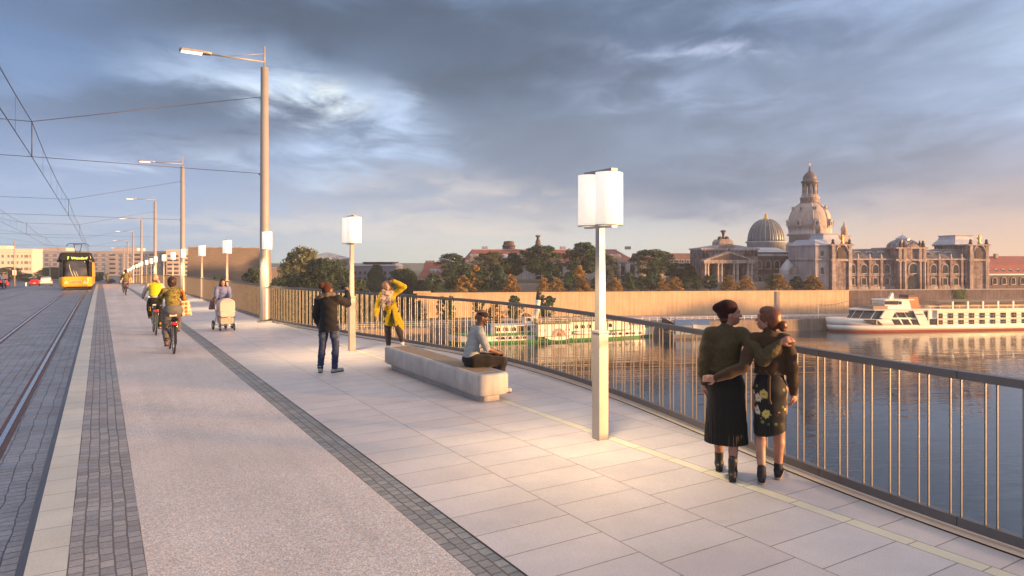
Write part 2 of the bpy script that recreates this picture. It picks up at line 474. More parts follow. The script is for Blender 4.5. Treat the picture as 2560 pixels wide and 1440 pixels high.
strip('road_lanes', -17.5, -8.2, M_ROAD, -.14)
strip('tram_street', -8.2, -.52, M_TRACK, -.14)
strip('gutter', -.52, -.437, mat('kerb_face', (.10, .10, .12), .5, var=.1), -.135, dzb=-.006)
strip('kerb', -.437, -.194, M_KERB)
strip('sett_band', -.194, .272, M_SETT1, -.003)
strip('cycle_path', .272, 2.14, M_ASPH, -.004)
strip('sett_channel', 2.14, 2.43, M_SETT2, -.006)
strip('pavement', 2.43, 5.08, M_PAVE)
strip('guide_strip', 5.08, 5.215, M_GUIDE, .0, -12, 24.2)
strip('pavement_edge', 5.215, lambda y: max(5.215, rail_x(y) - .10), M_PAVE2, 0, -12, 23.5)
def exl(y): return max(5.08 if y > 23.4 else 5.215, rail_x(y) - .10)
strip('parapet_kerb', exl, lambda y: rail_x(y) + .16, mat('parapet_stone', (.55, .52, .47), .6, var=.08, scale=3), .012)
m = MB(); ys = yrange(-12, 236); vs = []
for y in ys:
    e = rail_x(y) + .16
    vs += [(e, y, gz(y) + .012), (e, y, gz(y) - 1.1), (-18, y, gz(y) - 1.1), (-18, y, gz(y) + .1), (-17.5, y, gz(y) + .1), (-17.5, y, gz(y) - .14)]
fs = []
for i in range(len(ys) - 1):
    for j in range(5):
        fs.append((6 * i + j, 6 * i + j + 1, 6 * i + j + 7, 6 * i + j + 6))
m.add(vs, fs)
tag(m.build('bridge_deck', M_CONC), kind='structure')
m = MB(); m.bx(-60, 60, 236, 420, -7.6, -7.4)
tag(m.build('street_beyond', M_ROAD), kind='structure')

# ------------------------------------------------------------------ tram rails
M_STEEL = mat('rail_steel', (.62, .60, .58), .22, 1, var=.1, scale=2)
M_RUST = mat('rail_rust', (.16, .075, .05), .55, .3, var=.25, scale=5, space='pos')
def rail(x, label):
    ys = yrange(-6, 234)
    for nm, w, off, h, mt, par in (('tram_rail', .058, 0, -.128, M_STEEL, None), ('rail_flange', .05, -.056, -.133, M_RUST, 1), ('rail_flange', .06, .062, -.134, M_RUST, 1)):
        m = MB(); vs = []
        for y in ys:
            a, b_ = x + off - w / 2, x + off + w / 2
            vs += [(a, y, gz(y) - .2), (a, y, gz(y) + h), (b_, y, gz(y) + h), (b_, y, gz(y) - .2)]
        fs = []
        for i in range(len(ys) - 1):
            for j in range(3): fs.append((4 * i + j + 1, 4 * i + j, 4 * i + j + 4, 4 * i + j + 5))
        m.add(vs, fs)
        if not par: root = m.build(nm, mt); tag(root, label, 'tram rail', 'tram rails set in the street')
        else: m.build(nm, mt, root)
rail(-1.05, 'grooved steel tram rail nearest the kerb, under the right wheels of the yellow tram')
rail(-2.40, 'grooved steel tram rail under the left wheels of the yellow tram')
rail(-5.40, 'inner steel rail of the empty second tram track')
rail(-6.80, 'outermost steel rail of the empty second tram track, farthest from the kerb')

# ------------------------------------------------------------------ railing
M_RAIL = mat('railing_paint', (.135, .125, .12), .45, .25, var=.06, scale=8)
M_POST = mat('mast_paint', (.37, .335, .30), .42, .2, var=.05, scale=4, bump=.05, bscale=300)
rl = thing('bridge_railing', 'long grey steel railing with paired flat bars curving along the pavement edge', 'railing')
def rail_seg(m, y0, y1, w, h, z, dx=0):
    ys = list(np.linspace(y0, y1, max(2, int((y1 - y0) / .4) + 1))); rs = []
    for y in ys:
        x = rail_x(y) + dx; z0 = gz(y) + z
        rs.append([(x - w / 2, y, z0), (x + w / 2, y, z0), (x + w / 2, y, z0 + h), (x - w / 2, y, z0 + h)])
    m.rings(rs, smooth=False)
segs = []
y = -3.8
while y < 40: segs.append((y, y + 1.30)); y += 1.306
segs += [(y, 90), (90.01, 150), (150.01, 232)]
for a, b_ in segs:
    for nm, w, h, z in (('handrail', .075, .062, 1.18), ('bottom_rail', .075, .075, .045)):
        m = MB()
        if b_ - a < 2: rail_seg(m, a, b_, w, h, z)
        else:
            rail_seg(m, a, b_, w, h, z)
        part(nm, m, M_RAIL, rl)
bal = MB().box((0, 0, .64), (.014, .010, 1.075))
rest = MB(); proto = None; n = 0
def bal_pos():
    k = 0; y = .4
    while y < 140:
        yield y
        y += .082 if k % 2 == 0 else .175
        k += 1
for y in bal_pos():
    x = rail_x(y); a = -math.atan2(rail_x(y + .1) - rail_x(y - .1), .2)
    if n < 100 and y > 1.6:
        if proto is None: proto = part('baluster', bal, M_RAIL, rl, (x, y, gz(y)), a)
        else: dup(proto, rl, (x, y, gz(y)), a)
        n += 1
    else:
        c, s_ = math.cos(a), math.sin(a)
        if y < 70 or True: rest.box((x, y, gz(y) + .64), (.014, .010, 1.075), a)
tag(part('baluster', rest, M_RAIL, rl), kind='stuff')

# ------------------------------------------------------------------ lanterns, masts
def shade_mat():
    m, t, b = newmat('lamp_shade')
    b.inputs['Base Color'].default_value = (.85, .83, .78, 1); b.inputs['Roughness'].default_value = .5
    b.inputs['Emission Color'].default_value = (1, .90, .74, 1)
    v = t.coord('Object'); g = t.sep(v)[2]
    k = t.smooth(t.noise(v, 40, 2)[0], .3, .7, SHADE * .97, SHADE * 1.03)
    t.l.new(k, b.inputs['Emission Strength'])
    return m
M_SHADE = shade_mat()
M_LED = mat('lamp_lens', (.9, .88, .8), .3, var=0, emis=(1, .93, .78), estr=1.1)
M_DARK = mat('dark_metal', (.05, .05, .055), .45, .4, var=.1)
def shade_mb(rx=.172, ry=.135, h=.60, z=2.50):
    m = MB(); n = 28; rs = []
    for zz, k in ((z, .96), (z - .0, 1), (z + h, 1), (z + h, .96), (z + h - .02, .955), (z + .02, .955), (z, .96)):
        rs.append([(rx * k * math.cos(2 * PI * i / n), ry * k * math.sin(2 * PI * i / n), zz) for i in range(n)])
    m.rings(rs, True, False)
    return m
def rim_mb(rx, ry, z):
    return MB().tube([(rx * math.cos(2 * PI * i / 28), ry * math.sin(2 * PI * i / 28), z) for i in range(28)], .006, 5, closed=True)
def make_lamp():
    r = thing('street_lamp', None, 'street lamp', group='twin shade lamps along the railing')
    m = MB(); m.box((0, 0, .62), (.138, .138, 1.24)); part('base_post', m, M_POST, r, bevel=.006)
    m = MB(); m.box((0, 0, 1.256), (.152, .152, .03)); part('collar', m, M_POST, r, bevel=.004)
    m = MB(); m.box((0, 0, 1.87), (.092, .092, 1.20), taper=(.82, .82)); part('pole', m, M_POST, r)
    m = MB(); m.box((0, 0, 2.482), (.075, .52, .024)); part('lower_arm', m, M_POST, r)
    m = MB(); m.box((0, 0, 3.128), (.085, .52, .03)); part('upper_arm', m, M_POST, r)
    m = MB(); m.box((0, 0, 2.80), (.05, .028, .626)); part('inner_post', m, M_POST, r)
    for s in (-1, 1):
        o = part('shade', shade_mb(), M_SHADE, r, (0, .165 * s, 0))
        part('shade_rim', rim_mb(.172, .135, 2.498), M_POST, o)
        m = MB(); m.lathe([(.02, 3.094), (.165, 3.094), (.165, 3.106), (.02, 3.106)], 24, sy=.8); part('shade_cover', m, M_POST, o)
    return r
def glow_light(x, y, z, e):
    l = bpy.data.lights.new('lamp_light', 'SPOT'); l.energy = e; l.spot_size = R(112); l.spot_blend = 1; l.color = (1, .70, .36); l.shadow_soft_size = .16
    o = bpy.data.objects.new('lamp_light', l); COL.objects.link(o); o.location = (x, y, z)
PX = 5.0
LAMPY = [6.32, 15.55] + [33.8, 42.9, 61.2, 70.3, 88.6, 97.7, 116, 125.1, 143.4, 152.5]
LLAB = ['nearest tall twin shade lamp post, standing between the bench and the embracing couple',
        'second twin shade lamp post, beside the photographer in the black parka',
        'twin shade lamp post rising behind the woman with the white pram',
        'twin shade lamp post before the left half of the brown windowless block',
        'first twin shade lamp post beyond the second tall mast', 'second twin shade lamp post beyond the second tall mast',
        'first twin shade lamp post beyond the third tall mast', 'second twin shade lamp post beyond the third tall mast',
        'first twin shade lamp post beyond the fourth tall mast', 'second twin shade lamp post beyond the fourth tall mast',
        'first twin shade lamp post beyond the fifth tall mast', 'second twin shade lamp post beyond the fifth tall mast']
lamp0 = make_lamp()
for i, y in enumerate(LAMPY):
    o = lamp0 if i == 0 else copy_tree(lamp0)
    o.location = (PX + .02, y, gz(y)); o['label'] = LLAB[i]
    if y < 75:
        glow_light(PX - .42, y - .42, gz(y) + 2.46, LAMP_W); 
def make_mast():
    r = thing('tram_mast', None, 'mast', group='tall round masts along the railing')
    m = MB(); m.lathe([(.17, 0), (.165, .1), (.128, 8.78), (.0, 8.80)], 24); part('pole', m, M_POST, r)
    m = MB(); m.lathe([(.0, 0), (.24, 0), (.24, .03), (.18, .035)], 24); part('base_plate', m, M_POST, r)
    m = MB(); m.cyl((0, 0, 8.75), (0, 0, 9.52), .026, 10); part('top_tube', m, M_POST, r)
    m = MB(); m.tube([(0, 0, 8.98), (-1.75, 0, 8.98)], .028, 8); part('lamp_arm', m, M_POST, r)
    m = MB(); m.tube([(0, 0, 9.27), (-1.15, 0, 9.0)], .009, 6); part('stay_rod', m, M_POST, r)
    m = MB(); m.prism([(-2.66, -.10), (-2.60, -.15), (-1.80, -.12), (-1.68, -.05), (-1.68, .05), (-1.80, .12), (-2.60, .15), (-2.66, .10)], 8.955, 9.035)
    h = part('lamp_head', m, mat('lamp_housing', (.30, .27, .25), .45, .3, var=.08), r, bevel=.01)
    m = MB(); m.bx(-2.60, -1.98, -.115, .115, 8.935, 8.9545); part('lens', m, M_LED, h)
    l = MB(); l.bx(-.03, .03, -.30, -.12, 2.50, 2.53); l.bx(-.03, .03, -.30, -.12, 3.10, 3.13)
    b_ = part('lantern_bracket', l, M_POST, r)
    o = part('shade', shade_mb(.165, .13, .60, 2.51), M_SHADE, b_, (.02, -.31, 0))
    m = MB(); m.cyl((.15, .08, 5.1), (-.18, .08, 5.1), .02, 8); m.cyl((.15, .0, 7.72), (-.16, .0, 7.72), .02, 8); part('wire_bracket', m, M_DARK, r)
    return r
MASTY = [24.6 + 27.4 * i for i in range(8)]
MLAB = ['nearest tall round mast with a long lamp arm, left of the photographer', 'second tall mast, behind the two cyclists riding side by side',
        'third tall mast counted from the photographer, left of the yellow vest cyclist', 'fourth tall mast counted from the photographer',
        'fifth tall mast counted from the photographer', 'sixth tall mast counted from the photographer, above the far cyclist',
        'seventh tall mast counted from the photographer', 'farthest and shortest looking mast, lowest on the bridge crest']
mast0 = make_mast()
for i, y in enumerate(MASTY):
    o = mast0 if i == 0 else copy_tree(mast0)
    o.location = (4.86, y, gz(y)); o['label'] = MLAB[i]
    if i < 3: glow_light(4.70, y - .55, gz(y) + 2.44, LAMP_W)
# slim posts on the far left
def slim_post(x, y, h, label, sign=None):
    r = thing('street_light_post', label, 'lamp post', (x, y, gz(y) - .14))
    m = MB(); m.lathe([(.16, 0), (.10, h), (0, h + .01)], 12); part('pole', m, M_POST, r)
    m = MB(); m.bx(-.3, .3, -.12, .12, 2.2, 3.2); part('control_box', m, mat('white_box', (.75, .74, .7), .5), r)
    if sign:
        m = MB(); m.bx(-2.3, -.8, -.03, .03, 2.0, 3.2); part('sign_panel', m, mat('faded_sign', (.40, .29, .25), .7), r)
slim_post(-14.1, 161.6, 8.9, 'round post at far left with a small white box at its foot')
p = W(125, 690, 186); slim_post(p.x, p.y, 7.7, 'slim post rising behind the white car')
p = W(262, 690, 186); slim_post(p.x, p.y, 6.4, 'slim pale post between the tram and the far cyclist')
p = W(12.5, 690, 150)
r_ = thing('road_sign', 'pinkish rectangular sign panel standing before the far left bushes', 'sign', (p.x, p.y, gz(p.y) - .1), -TH)
m = MB(); m.bx(-.55, .55, -.03, .03, 1.9, 2.95); part('panel', m, mat('faded_sign', (.45, .30, .25), .7), r_)
m = MB(); m.cyl((0, .06, 0), (0, .06, 2.8), .05); part('post', m, M_POST, r_)
p = W(64.5, 690, 150)
r_ = thing('bollard', 'short white block post at the roadside, left of the red car', 'bollard', (p.x, p.y, gz(p.y) - .14))
m = MB(); m.lathe([(.16, 0), (.17, .1), (.17, .98), (.14, 1.05), (0, 1.07)], 12); part('post', m, mat('white_box', (.75, .74, .7), .5), r_)

# ------------------------------------------------------------------ overhead wires
M_WIRE = mat('wire', (.055, .05, .055), .4, .5, var=0)
def wz(y, h): return gz(y) + h
def wire(name, pts, rad, label, cat, group=None, parent=None):
    m = MB(); m.tube(pts, rad, 6); o = m.build(name, M_WIRE, parent)
    return tag(o, label, cat, group) if not parent else o
TRK = [(-1.73, 'the yellow tram'), (-6.0, 'the empty second track')]
SUP = [-2.8] + MASTY
for x, what in TRK:
    cpts = []; ctp = []; drops = []
    for i in range(len(SUP) - 1):
        a, b_ = SUP[i], SUP[i + 1]
        for k in range(12):
            f = k / 12; y = a + (b_ - a) * f
            sag = -.62 * 4 * f * (1 - f) * .45
            cpts.append((x, y, wz(a, 6.24) * (1 - f) + wz(b_, 6.24) * f + sag))
            ctp.append((x, y, wz(a, 5.20) * (1 - f) + wz(b_, 5.20) * f))
            if k in (2, 4, 6, 8, 10): drops.append((cpts[-1], ctp[-1], .0035))
            if k == 0: drops.append((cpts[-1], ctp[-1], .014))
    c = wire('catenary_wire', cpts, .011, 'upper sagging catenary wire above ' + what, 'overhead wire', 'overhead wires along the tracks')
    for p, q, rr in drops:
        m = MB(); m.tube([p, q], rr, 5); m.build('dropper', M_WIRE, c)
    wire('contact_wire', ctp, .011, 'lower straight contact wire above ' + what, 'overhead wire', 'overhead wires along the tracks')
ORD = ['first', 'second', 'third', 'fourth', 'fifth', 'sixth', 'seventh']
for i, y in enumerate(MASTY[:6]):
    z = gz(y)
    pts = [(4.7, y, z + 7.75), (-1.73, y, z + 6.24), (-6.0, y, z + 6.26), (-14.1, y, z + 7.75)]
    wire('span_wire', pts, .010, 'upper bent cross wire starting at the ' + ORD[i] + ' tall mast', 'overhead wire', 'cross wires between the masts')
    pts = [(4.7, y, z + 5.12), (-1.73, y, z + 5.20), (-6.0, y, z + 5.22), (-14.1, y, z + 5.3)]
    wire('span_wire', pts, .009, 'lower straight cross wire starting at the ' + ORD[i] + ' tall mast', 'overhead wire', 'cross wires between the masts')

# ------------------------------------------------------------------ bench
M_BCONC = mat('bench_concrete', (.42, .40, .385), .75, var=.16, scale=3, bump=.12, bscale=160, streak=.10)
def wood():
    m, t, b = newmat('bench_wood'); v = t.coord()
    g = t.noise(t.mapping(v, sc=(2, 30, 10)), 4, 5, .65, .5)[0]
    col = t.ramp(g, [(.25, (.17, .12, .075)), (.5, (.30, .22, .14)), (.75, (.40, .31, .20))])
    t.l.new(col, b.inputs['Base Color']); b.inputs['Roughness'].default_value = .6
    t.l.new(t.bump(g, .3, .004), b.inputs['Normal'])
    return m
bn = thing('bench', 'long pale concrete bench with rounded ends and a timber slat seat', 'bench', (4.99, 10.72, gz(10.7)))
hx, hy, ch = .275, 1.97, .13
def oct_(hx, hy, ch, z, k=3):
    pts = []
    for cx, cy, a0 in ((hx - ch, -hy + ch, -90), (hx - ch, hy - ch, 0), (-hx + ch, hy - ch, 90), (-hx + ch, -hy + ch, 180)):
        for i in range(k + 1):
            a = R(a0 + 90 * i / k); pts.append((cx + ch * math.cos(a), cy + ch * math.sin(a), z))
    return pts
rs = [oct_(hx - .02, hy - .02, ch, .10), oct_(hx, hy, ch, .125), oct_(hx, hy, ch, .385), oct_(hx - .012, hy - .012, ch, .410), oct_(hx - .04, hy - .04, ch, .42),
      oct_(hx - .085, hy - .20, ch * .5, .42), oct_(hx - .088, hy - .203, ch * .5, .395)]
part('body', MB().rings(rs, True), M_BCONC, bn)
part('plinth', MB().rings([oct_(hx - .11, hy - .10, .09, 0), oct_(hx - .11, hy - .10, .09, .102)], False), M_BCONC, bn)
m = MB(); yy = -hy + .23
while yy < hy - .25:
    m.box((0, yy + .022, .408), (2 * hx - .19, .040, .026)); yy += .048
part('seat_slats', m, wood(), bn)
# ------------------------------------------------------------------ water, ground, walls
def poly_struct(name, pts, mtl, z):
    m = MB(); m.add([(p[0], p[1], z) for p in pts], [list(range(len(pts)))])
    return tag(m.build(name, mtl), kind='structure')
def water_mat():
    m, t, b = newmat('river_water')
    b.inputs['Base Color'].default_value = (.020, .032, .045, 1)
    b.inputs['Roughness'].default_value = .035; b.inputs['IOR'].default_value = 1.33
    b.inputs['Specular IOR Level'].default_value = .9
    p = t.pos()
    q = t.mapping(p, rot=(0, 0, TH - R(10)), sc=(1, 1, 1))
    a = t.noise(t.mapping(q, sc=(.55, 1.5, 1)), 1.1, 3, .55, .4)[0]
    b2 = t.noise(t.mapping(q, sc=(.10, .34, 1)), 1.0, 2, .5, .3)[0]
    patch = t.smooth(t.noise(t.mapping(q, sc=(.012, .05, 1)), 1.0, 3, .6)[0], .38, .62, .25, 1)
    h = t.math('ADD', t.math('MULTIPLY', t.math('MULTIPLY', a, patch), .042), t.math('MULTIPLY', b2, .07))
    n = t.new('ShaderNodeBump'); t.put(n.inputs['Height'], h); n.inputs['Strength'].default_value = WATER_B; n.inputs['Distance'].default_value = 1.0
    t.l.new(n.outputs[0], b.inputs['Normal'])
    return m
wm = MB(); wm.add([(-900, -900, Z_WATER), (900, -900, Z_WATER), (900, 900, Z_WATER), (-900, 900, Z_WATER)], [(0, 1, 2, 3)])
tag(wm.build('river', water_mat()), kind='structure')
def grass(name, c1, c2):
    m, t, b = newmat(name); p = t.pos()
    n = t.noise(p, .25, 6, .65)[0]; f = t.noise(p, 3, 3, .7)[0]
    t.l.new(t.mix(t.smooth(t.math('ADD', t.math('MULTIPLY', n, .6), t.math('MULTIPLY', f, .4)), .35, .65), c1, c2), b.inputs['Base Color'])
    b.inputs['Roughness'].default_value = .9; b.inputs['Specular IOR Level'].default_value = .1
    t.l.new(t.bump(f, .6, .2), b.inputs['Normal'])
    return m
M_GRASS = grass('lawn_grass', (.075, .095, .022), (.12, .135, .035))
M_GRND = mat('park_ground', (.10, .10, .06), .9, var=.3, scale=.1, space='pos')
M_QUAY = mat('quay_paving', (.21, .175, .17), .7, var=.15, scale=.3, space='pos')
M_QUAYL = mat('light_road', (.42, .39, .41), .6, var=.08, scale=.3, space='pos')
q = QF.at
poly_struct('ground', [q(-900, .6), q(900, .6), q(1500, 2500), q(-1500, 2500)], M_GRND, Z_QUAY - .03)
poly_struct('quay_road', [q(-200, .0), q(260, .0), q(260, 40), q(60, 40), q(40, 4.6), q(-200, 4.6)], M_QUAY, Z_QUAY)
poly_struct('lawn', [q(-220, 4.6), q(24, 4.6), q(48, 12), q(20, 15), q(-220, 15)], M_GRASS, Z_QUAY + .02)
poly_struct('park_lawn', [q(-220, 18.5), q(-12, 18.5), q(-20, 60), q(-220, 90)], M_GRASS, Z_QUAY + .02)
tp = TF.at
poly_struct('river_road', [q(-220, 15.2), q(0, 15.2), tp(50, -11), tp(120, -7.5), tp(230, -7), tp(230, -1.0), tp(110, -1.2), tp(30, -2.0), q(0, 18.3), q(-220, 18.3)], M_QUAYL, Z_QUAY + .024)
def stone_wall(name, c, var=.1, streak=.14, scale=.35, courses=True, rough=.85):
    m, t, b = newmat(name); p = t.coord()
    n = t.noise(p, scale, 6, .65)[0]; n2 = t.noise(t.mapping(p, sc=(1, 1, .06)), 1.6, 4, .6)[0]; f = t.noise(p, 7, 3, .7)[0]
    k = t.math('MULTIPLY', t.smooth(n, .25, .75, 1 - var, 1 + var), t.math('MULTIPLY', t.smooth(n2, .3, .7, 1 - streak, 1 + streak), t.smooth(f, .2, .8, .93, 1.07)))
    t.l.new(t.mix(1, c, t.comb(k, k, k), 'MULTIPLY'), b.inputs['Base Color'])
    b.inputs['Roughness'].default_value = rough
    b.inputs['Specular IOR Level'].default_value = .2
    t.l.new(t.bump(n2, .3, .06), b.inputs['Normal'])
    return m
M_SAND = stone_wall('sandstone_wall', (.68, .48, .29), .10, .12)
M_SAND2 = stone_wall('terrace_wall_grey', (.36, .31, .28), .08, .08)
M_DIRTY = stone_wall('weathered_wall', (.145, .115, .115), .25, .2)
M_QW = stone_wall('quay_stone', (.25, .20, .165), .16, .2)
def wall(name, fr, u0, u1, v0, v1, z0, z1, mtl, label, cap=None):
    r = thing(name, label, 'wall', fr.at(u0, 0), fr.rz)
    m = MB(); m.bx(0, u1 - u0, v0, v1, z0, z1); part('wall_face', m, mtl, r)
    if cap:
        m = MB(); m.bx(-.1, u1 - u0 + .1, v0 - .12, v1 + .12, z1 + .003, z1 + .25); part('coping', m, cap, r)
    return r
wall('quay_wall', QF, -260, 300, .0, .58, -18, Z_QUAY + .05, M_QW, 'long low stone quay wall rising from the river')
u0, u1 = TF.hit(1052, 0)[0], TF.hit(2122, 0)[0]
tw = wall('terrace_wall', TF, u0, u1, 0, .8, Z_QUAY, Z_TERR, M_SAND, 'tall sunlit sand coloured retaining wall behind the two boats', M_SAND)
ub = TF.hit(1944, 0)[0] - u0
m = MB(); m.bx(ub - .5, ub + .5, -.25, .8, Z_QUAY + .01, Z_TERR + .02); part('pier', m, stone_wall('pier_stone', (.30, .25, .24)), tw)
u2 = TF.hit(2650, 0)[0]
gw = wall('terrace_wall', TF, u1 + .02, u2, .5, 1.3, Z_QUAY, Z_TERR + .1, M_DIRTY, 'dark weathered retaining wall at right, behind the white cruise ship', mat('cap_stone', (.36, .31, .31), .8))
uo = TF.at(u1 + .02, 0)
ui = TF.hit(2403, 0)[0]
iv = thing('ivy', 'patch of green ivy hanging on the dark weathered retaining wall', 'ivy', TF.at(ui, .25), TF.rz)
uw = TF.hit(1275, 8)[0]
wall('upper_wall', TF, uw, TF.hit(2062, 8)[0], 8, 8.6, Z_TERR - .02, Z_TOP + .1, M_SAND2, 'low upper terrace wall behind the row of small trees')
poly_struct('terrace', [tp(u0 - 1, .8), tp(u2, .8), tp(u2, 9), tp(u0 - 1, 9)], mat('terrace_gravel', (.34, .28, .22), .9, var=.12, scale=.5, space='pos'), Z_TERR - .03)
poly_struct('upper_terrace', [tp(uw - 0, 8.6), tp(u2 + 60, 8.6), tp(u2 + 200, 400), tp(uw - 20, 400)], M_GRND, Z_TOP)
poly_struct('slope', [tp(u0 - 1, 9), tp(uw, 9), tp(uw - 20, 120), tp(u0 - 30, 120)], M_GRASS, Z_TERR + .02)
# gate block at the left end of the sand wall
r = thing('gate_pier', 'pale stone gate block at the left end of the sand coloured wall', 'gate pier', tp(TF.hit(1052, 0)[0], -.4), TF.rz)
m = MB(); m.bx(-1.6, 2.2, -.6, 2.0, Z_QUAY, -8.2); part('plinth', m, M_SAND, r)
m = MB(); m.bx(-1.0, 1.6, -.3, 2.0, -8.2, -6.6); part('block', m, M_SAND, r)
m = MB(); m.bx(-1.9, 2.5, -.8, 2.2, -6.6, -6.15); part('cornice', m, M_SAND, r)
# white fence on the quay
M_WHITE = mat('white_paint', (.72, .69, .65), .5, var=.05)
def fence(ua, ub, v, label):
    r = thing('quay_fence', label, 'fence', QF.at(ua, v), QF.rz)
    n = max(1, int(round((ub - ua) / 2.05))); pr = None
    for i in range(n + 1):
        x = (ub - ua) * i / n
        if pr is None: pr = part('post', MB().box((0, 0, Z_QUAY + .5), (.12, .12, 1.0)), M_WHITE, r, (x, 0, 0))
        else: dup(pr, r, (x, 0, 0))
    for z in (.42, .84):
        m = MB(); m.bx(0, ub - ua, -.03, .03, Z_QUAY + z - .035, Z_QUAY + z + .035); part('rail', m, M_WHITE, r)
ua = QF.hit(640, 5.5)[0]; ub = QF.hit(1654, 5)[0]
fence(ua, ub, 3.2, 'long white two rail fence behind the steamer and the lawn edge')
fence(QF.hit(1668, 5)[0], QF.hit(1679, 5)[0], 3.2, 'short separate piece of white fence above the landing stage roof')
fence(QF.hit(1687, 4)[0], QF.hit(2100, 4)[0], 3.0, 'long white two rail fence between the couple and the cruise ship bow')

# ------------------------------------------------------------------ trees
def leaf_mat(name, c1, c2, c3, rough=.7):
    m, t, b = newmat(name)
    g = t.new('ShaderNodeNewGeometry').outputs['Random Per Island']
    oi = t.new('ShaderNodeObjectInfo').outputs['Random']
    n = t.noise(t.coord(), .55, 3, .6)[0]
    f = t.math('ADD', t.math('MULTIPLY', g, .55), t.math('MULTIPLY', n, .5))
    col = t.ramp(f, [(.2, c1), (.55, c2), (.9, c3)])
    k = t.smooth(oi, 0, 1, .85, 1.15)
    col = t.mix(1, col, t.comb(k, k, k), 'MULTIPLY')
    t.l.new(col, b.inputs['Base Color']); b.inputs['Roughness'].default_value = rough
    b.inputs['Specular IOR Level'].default_value = .25
    return m
L_GREEN = leaf_mat('green_leaves', (.030, .062, .034), (.058, .108, .058), (.095, .152, .085))
L_DARK = leaf_mat('dark_leaves', (.020, .042, .023), (.040, .075, .041), (.070, .115, .062))
L_OLIVE = leaf_mat('olive_leaves', (.075, .092, .045), (.135, .15, .075), (.20, .21, .115))
L_GOLD = leaf_mat('golden_leaves', (.17, .10, .025), (.36, .215, .055), (.50, .33, .095))
L_IVY = leaf_mat('ivy_leaves', (.03, .06, .015), (.05, .10, .025), (.08, .13, .04))
M_BARK = mat('bark', (.075, .055, .04), .9, var=.3, scale=6, bump=.5, bscale=20)
def crown_mb(seed, n_leaf, shape, nclump, leaf):
    """crown of unit size (radius .5 in plan, from z=0 to 1) made of leaf clumps"""
    rg = np.random.default_rng(seed); m = MB()
    cl = []
    tries = 0
    while len(cl) < nclump and tries < 8000:
        tries += 1
        z = rg.uniform(.04, .97)
        if shape == 'cone': rad = .53 * (1 - z) ** .5 * min(1, (z + .05) / .10)
        elif shape == 'oval': rad = .46 * math.sin(PI * min(1, z * .96 + .03)) ** .6 * (1.08 - .45 * z)
        elif shape == 'wide': rad = .5 * math.sin(PI * min(1, z * .93 + .06)) ** .5 * (1.1 - .55 * z)
        else: rad = .5 * math.sin(PI * min(1, z * .95 + .03)) ** .55
        a = rg.uniform(0, 2 * PI); rr = rad * rg.uniform(.15, 1) ** .5
        rr *= 1 + .22 * math.sin(3 * a + seed) * math.sin(5 * z + seed)
        cl.append((rr * math.cos(a), rr * math.sin(a), z, rg.uniform(.055, .12) * (1.15 if z < .7 else .8)))
    V = []; Fc = []
    per = n_leaf // len(cl)
    for cx, cy, cz, cr in cl:
        k = int(per * rg.uniform(.6, 1.4))
        d = rg.normal(size=(k, 3)); d /= np.linalg.norm(d, axis=1)[:, None] + 1e-6
        rr = cr * rg.uniform(.3, 1, k) ** .5
        c = np.array([cx, cy, cz]) + d * rr[:, None] * np.array([1.15, 1.15, .8])
        nrm = d * .5 + rg.normal(size=(k, 3)) * .7 + np.array([0, 0, .3])
        nrm /= np.linalg.norm(nrm, axis=1)[:, None] + 1e-6
        t1 = np.cross(nrm, rg.normal(size=(k, 3))); t1 /= np.linalg.norm(t1, axis=1)[:, None] + 1e-6
        t2 = np.cross(nrm, t1)
        s = leaf * rg.uniform(.6, 1.3, k)[:, None]
        b0 = len(V) if isinstance(V, list) else 0
        q0 = c - t1 * s; q1 = c - t2 * s * .55; q2 = c + t1 * s; q3 = c + t2 * s * .55
        arr = np.stack([q0, q1, q2, q3], 1).reshape(-1, 3)
        base = len(V); V.extend(arr.tolist())
        Fc.extend([(base + 4 * i, base + 4 * i + 1, base + 4 * i + 2, base + 4 * i + 3) for i in range(k)])
    m.add(V, Fc)
    return m, cl
def trunk_mb(cl, seed, z0=-.28, r=.022, nb=9):
    rg = random.Random(seed); m = MB()
    m.tube([(0, 0, z0), (.006, .004, z0 * .4), (-.01, .006, .15), (.008, -.006, .45), (0, 0, .75)], [r * 1.35, r, r * .8, r * .5, r * .15], 7)
    for c in rg.sample(cl, min(nb, len(cl))):
        h = max(-.02, min(.6, c[2] - .25 * rg.random() - .08))
        m.tube([(0, 0, h), (c[0] * .5, c[1] * .5, (h + c[2]) / 2 + .01), (c[0], c[1], c[2])], [r * .45, r * .28, r * .1], 5)
    return m
TREE_P = {}
TREE_N = {}
SPECS = {'small_green': ('oval', 5200, 70, .036, L_GREEN, .14), 'small_green2': ('round', 5200, 64, .038, L_GREEN, .18), 'small_gold': ('cone', 5200, 80, .034, L_GOLD, .04),
         'gold2': ('oval', 5200, 76, .034, L_GOLD, .05), 'park': ('round', 15000, 170, .020, L_GREEN, .22), 'park2': ('oval', 15000, 160, .021, L_GREEN, .22), 'park3': ('round', 14000, 150, .021, L_OLIVE, .2),
         'dark': ('round', 18000, 200, .019, L_DARK, .10), 'olive': ('cone', 18000, 210, .018, L_OLIVE, .10), 'bush': ('round', 6000, 90, .030, L_DARK, .03), 'bush_olive': ('wide', 8000, 110, .024, L_OLIVE, .04)}
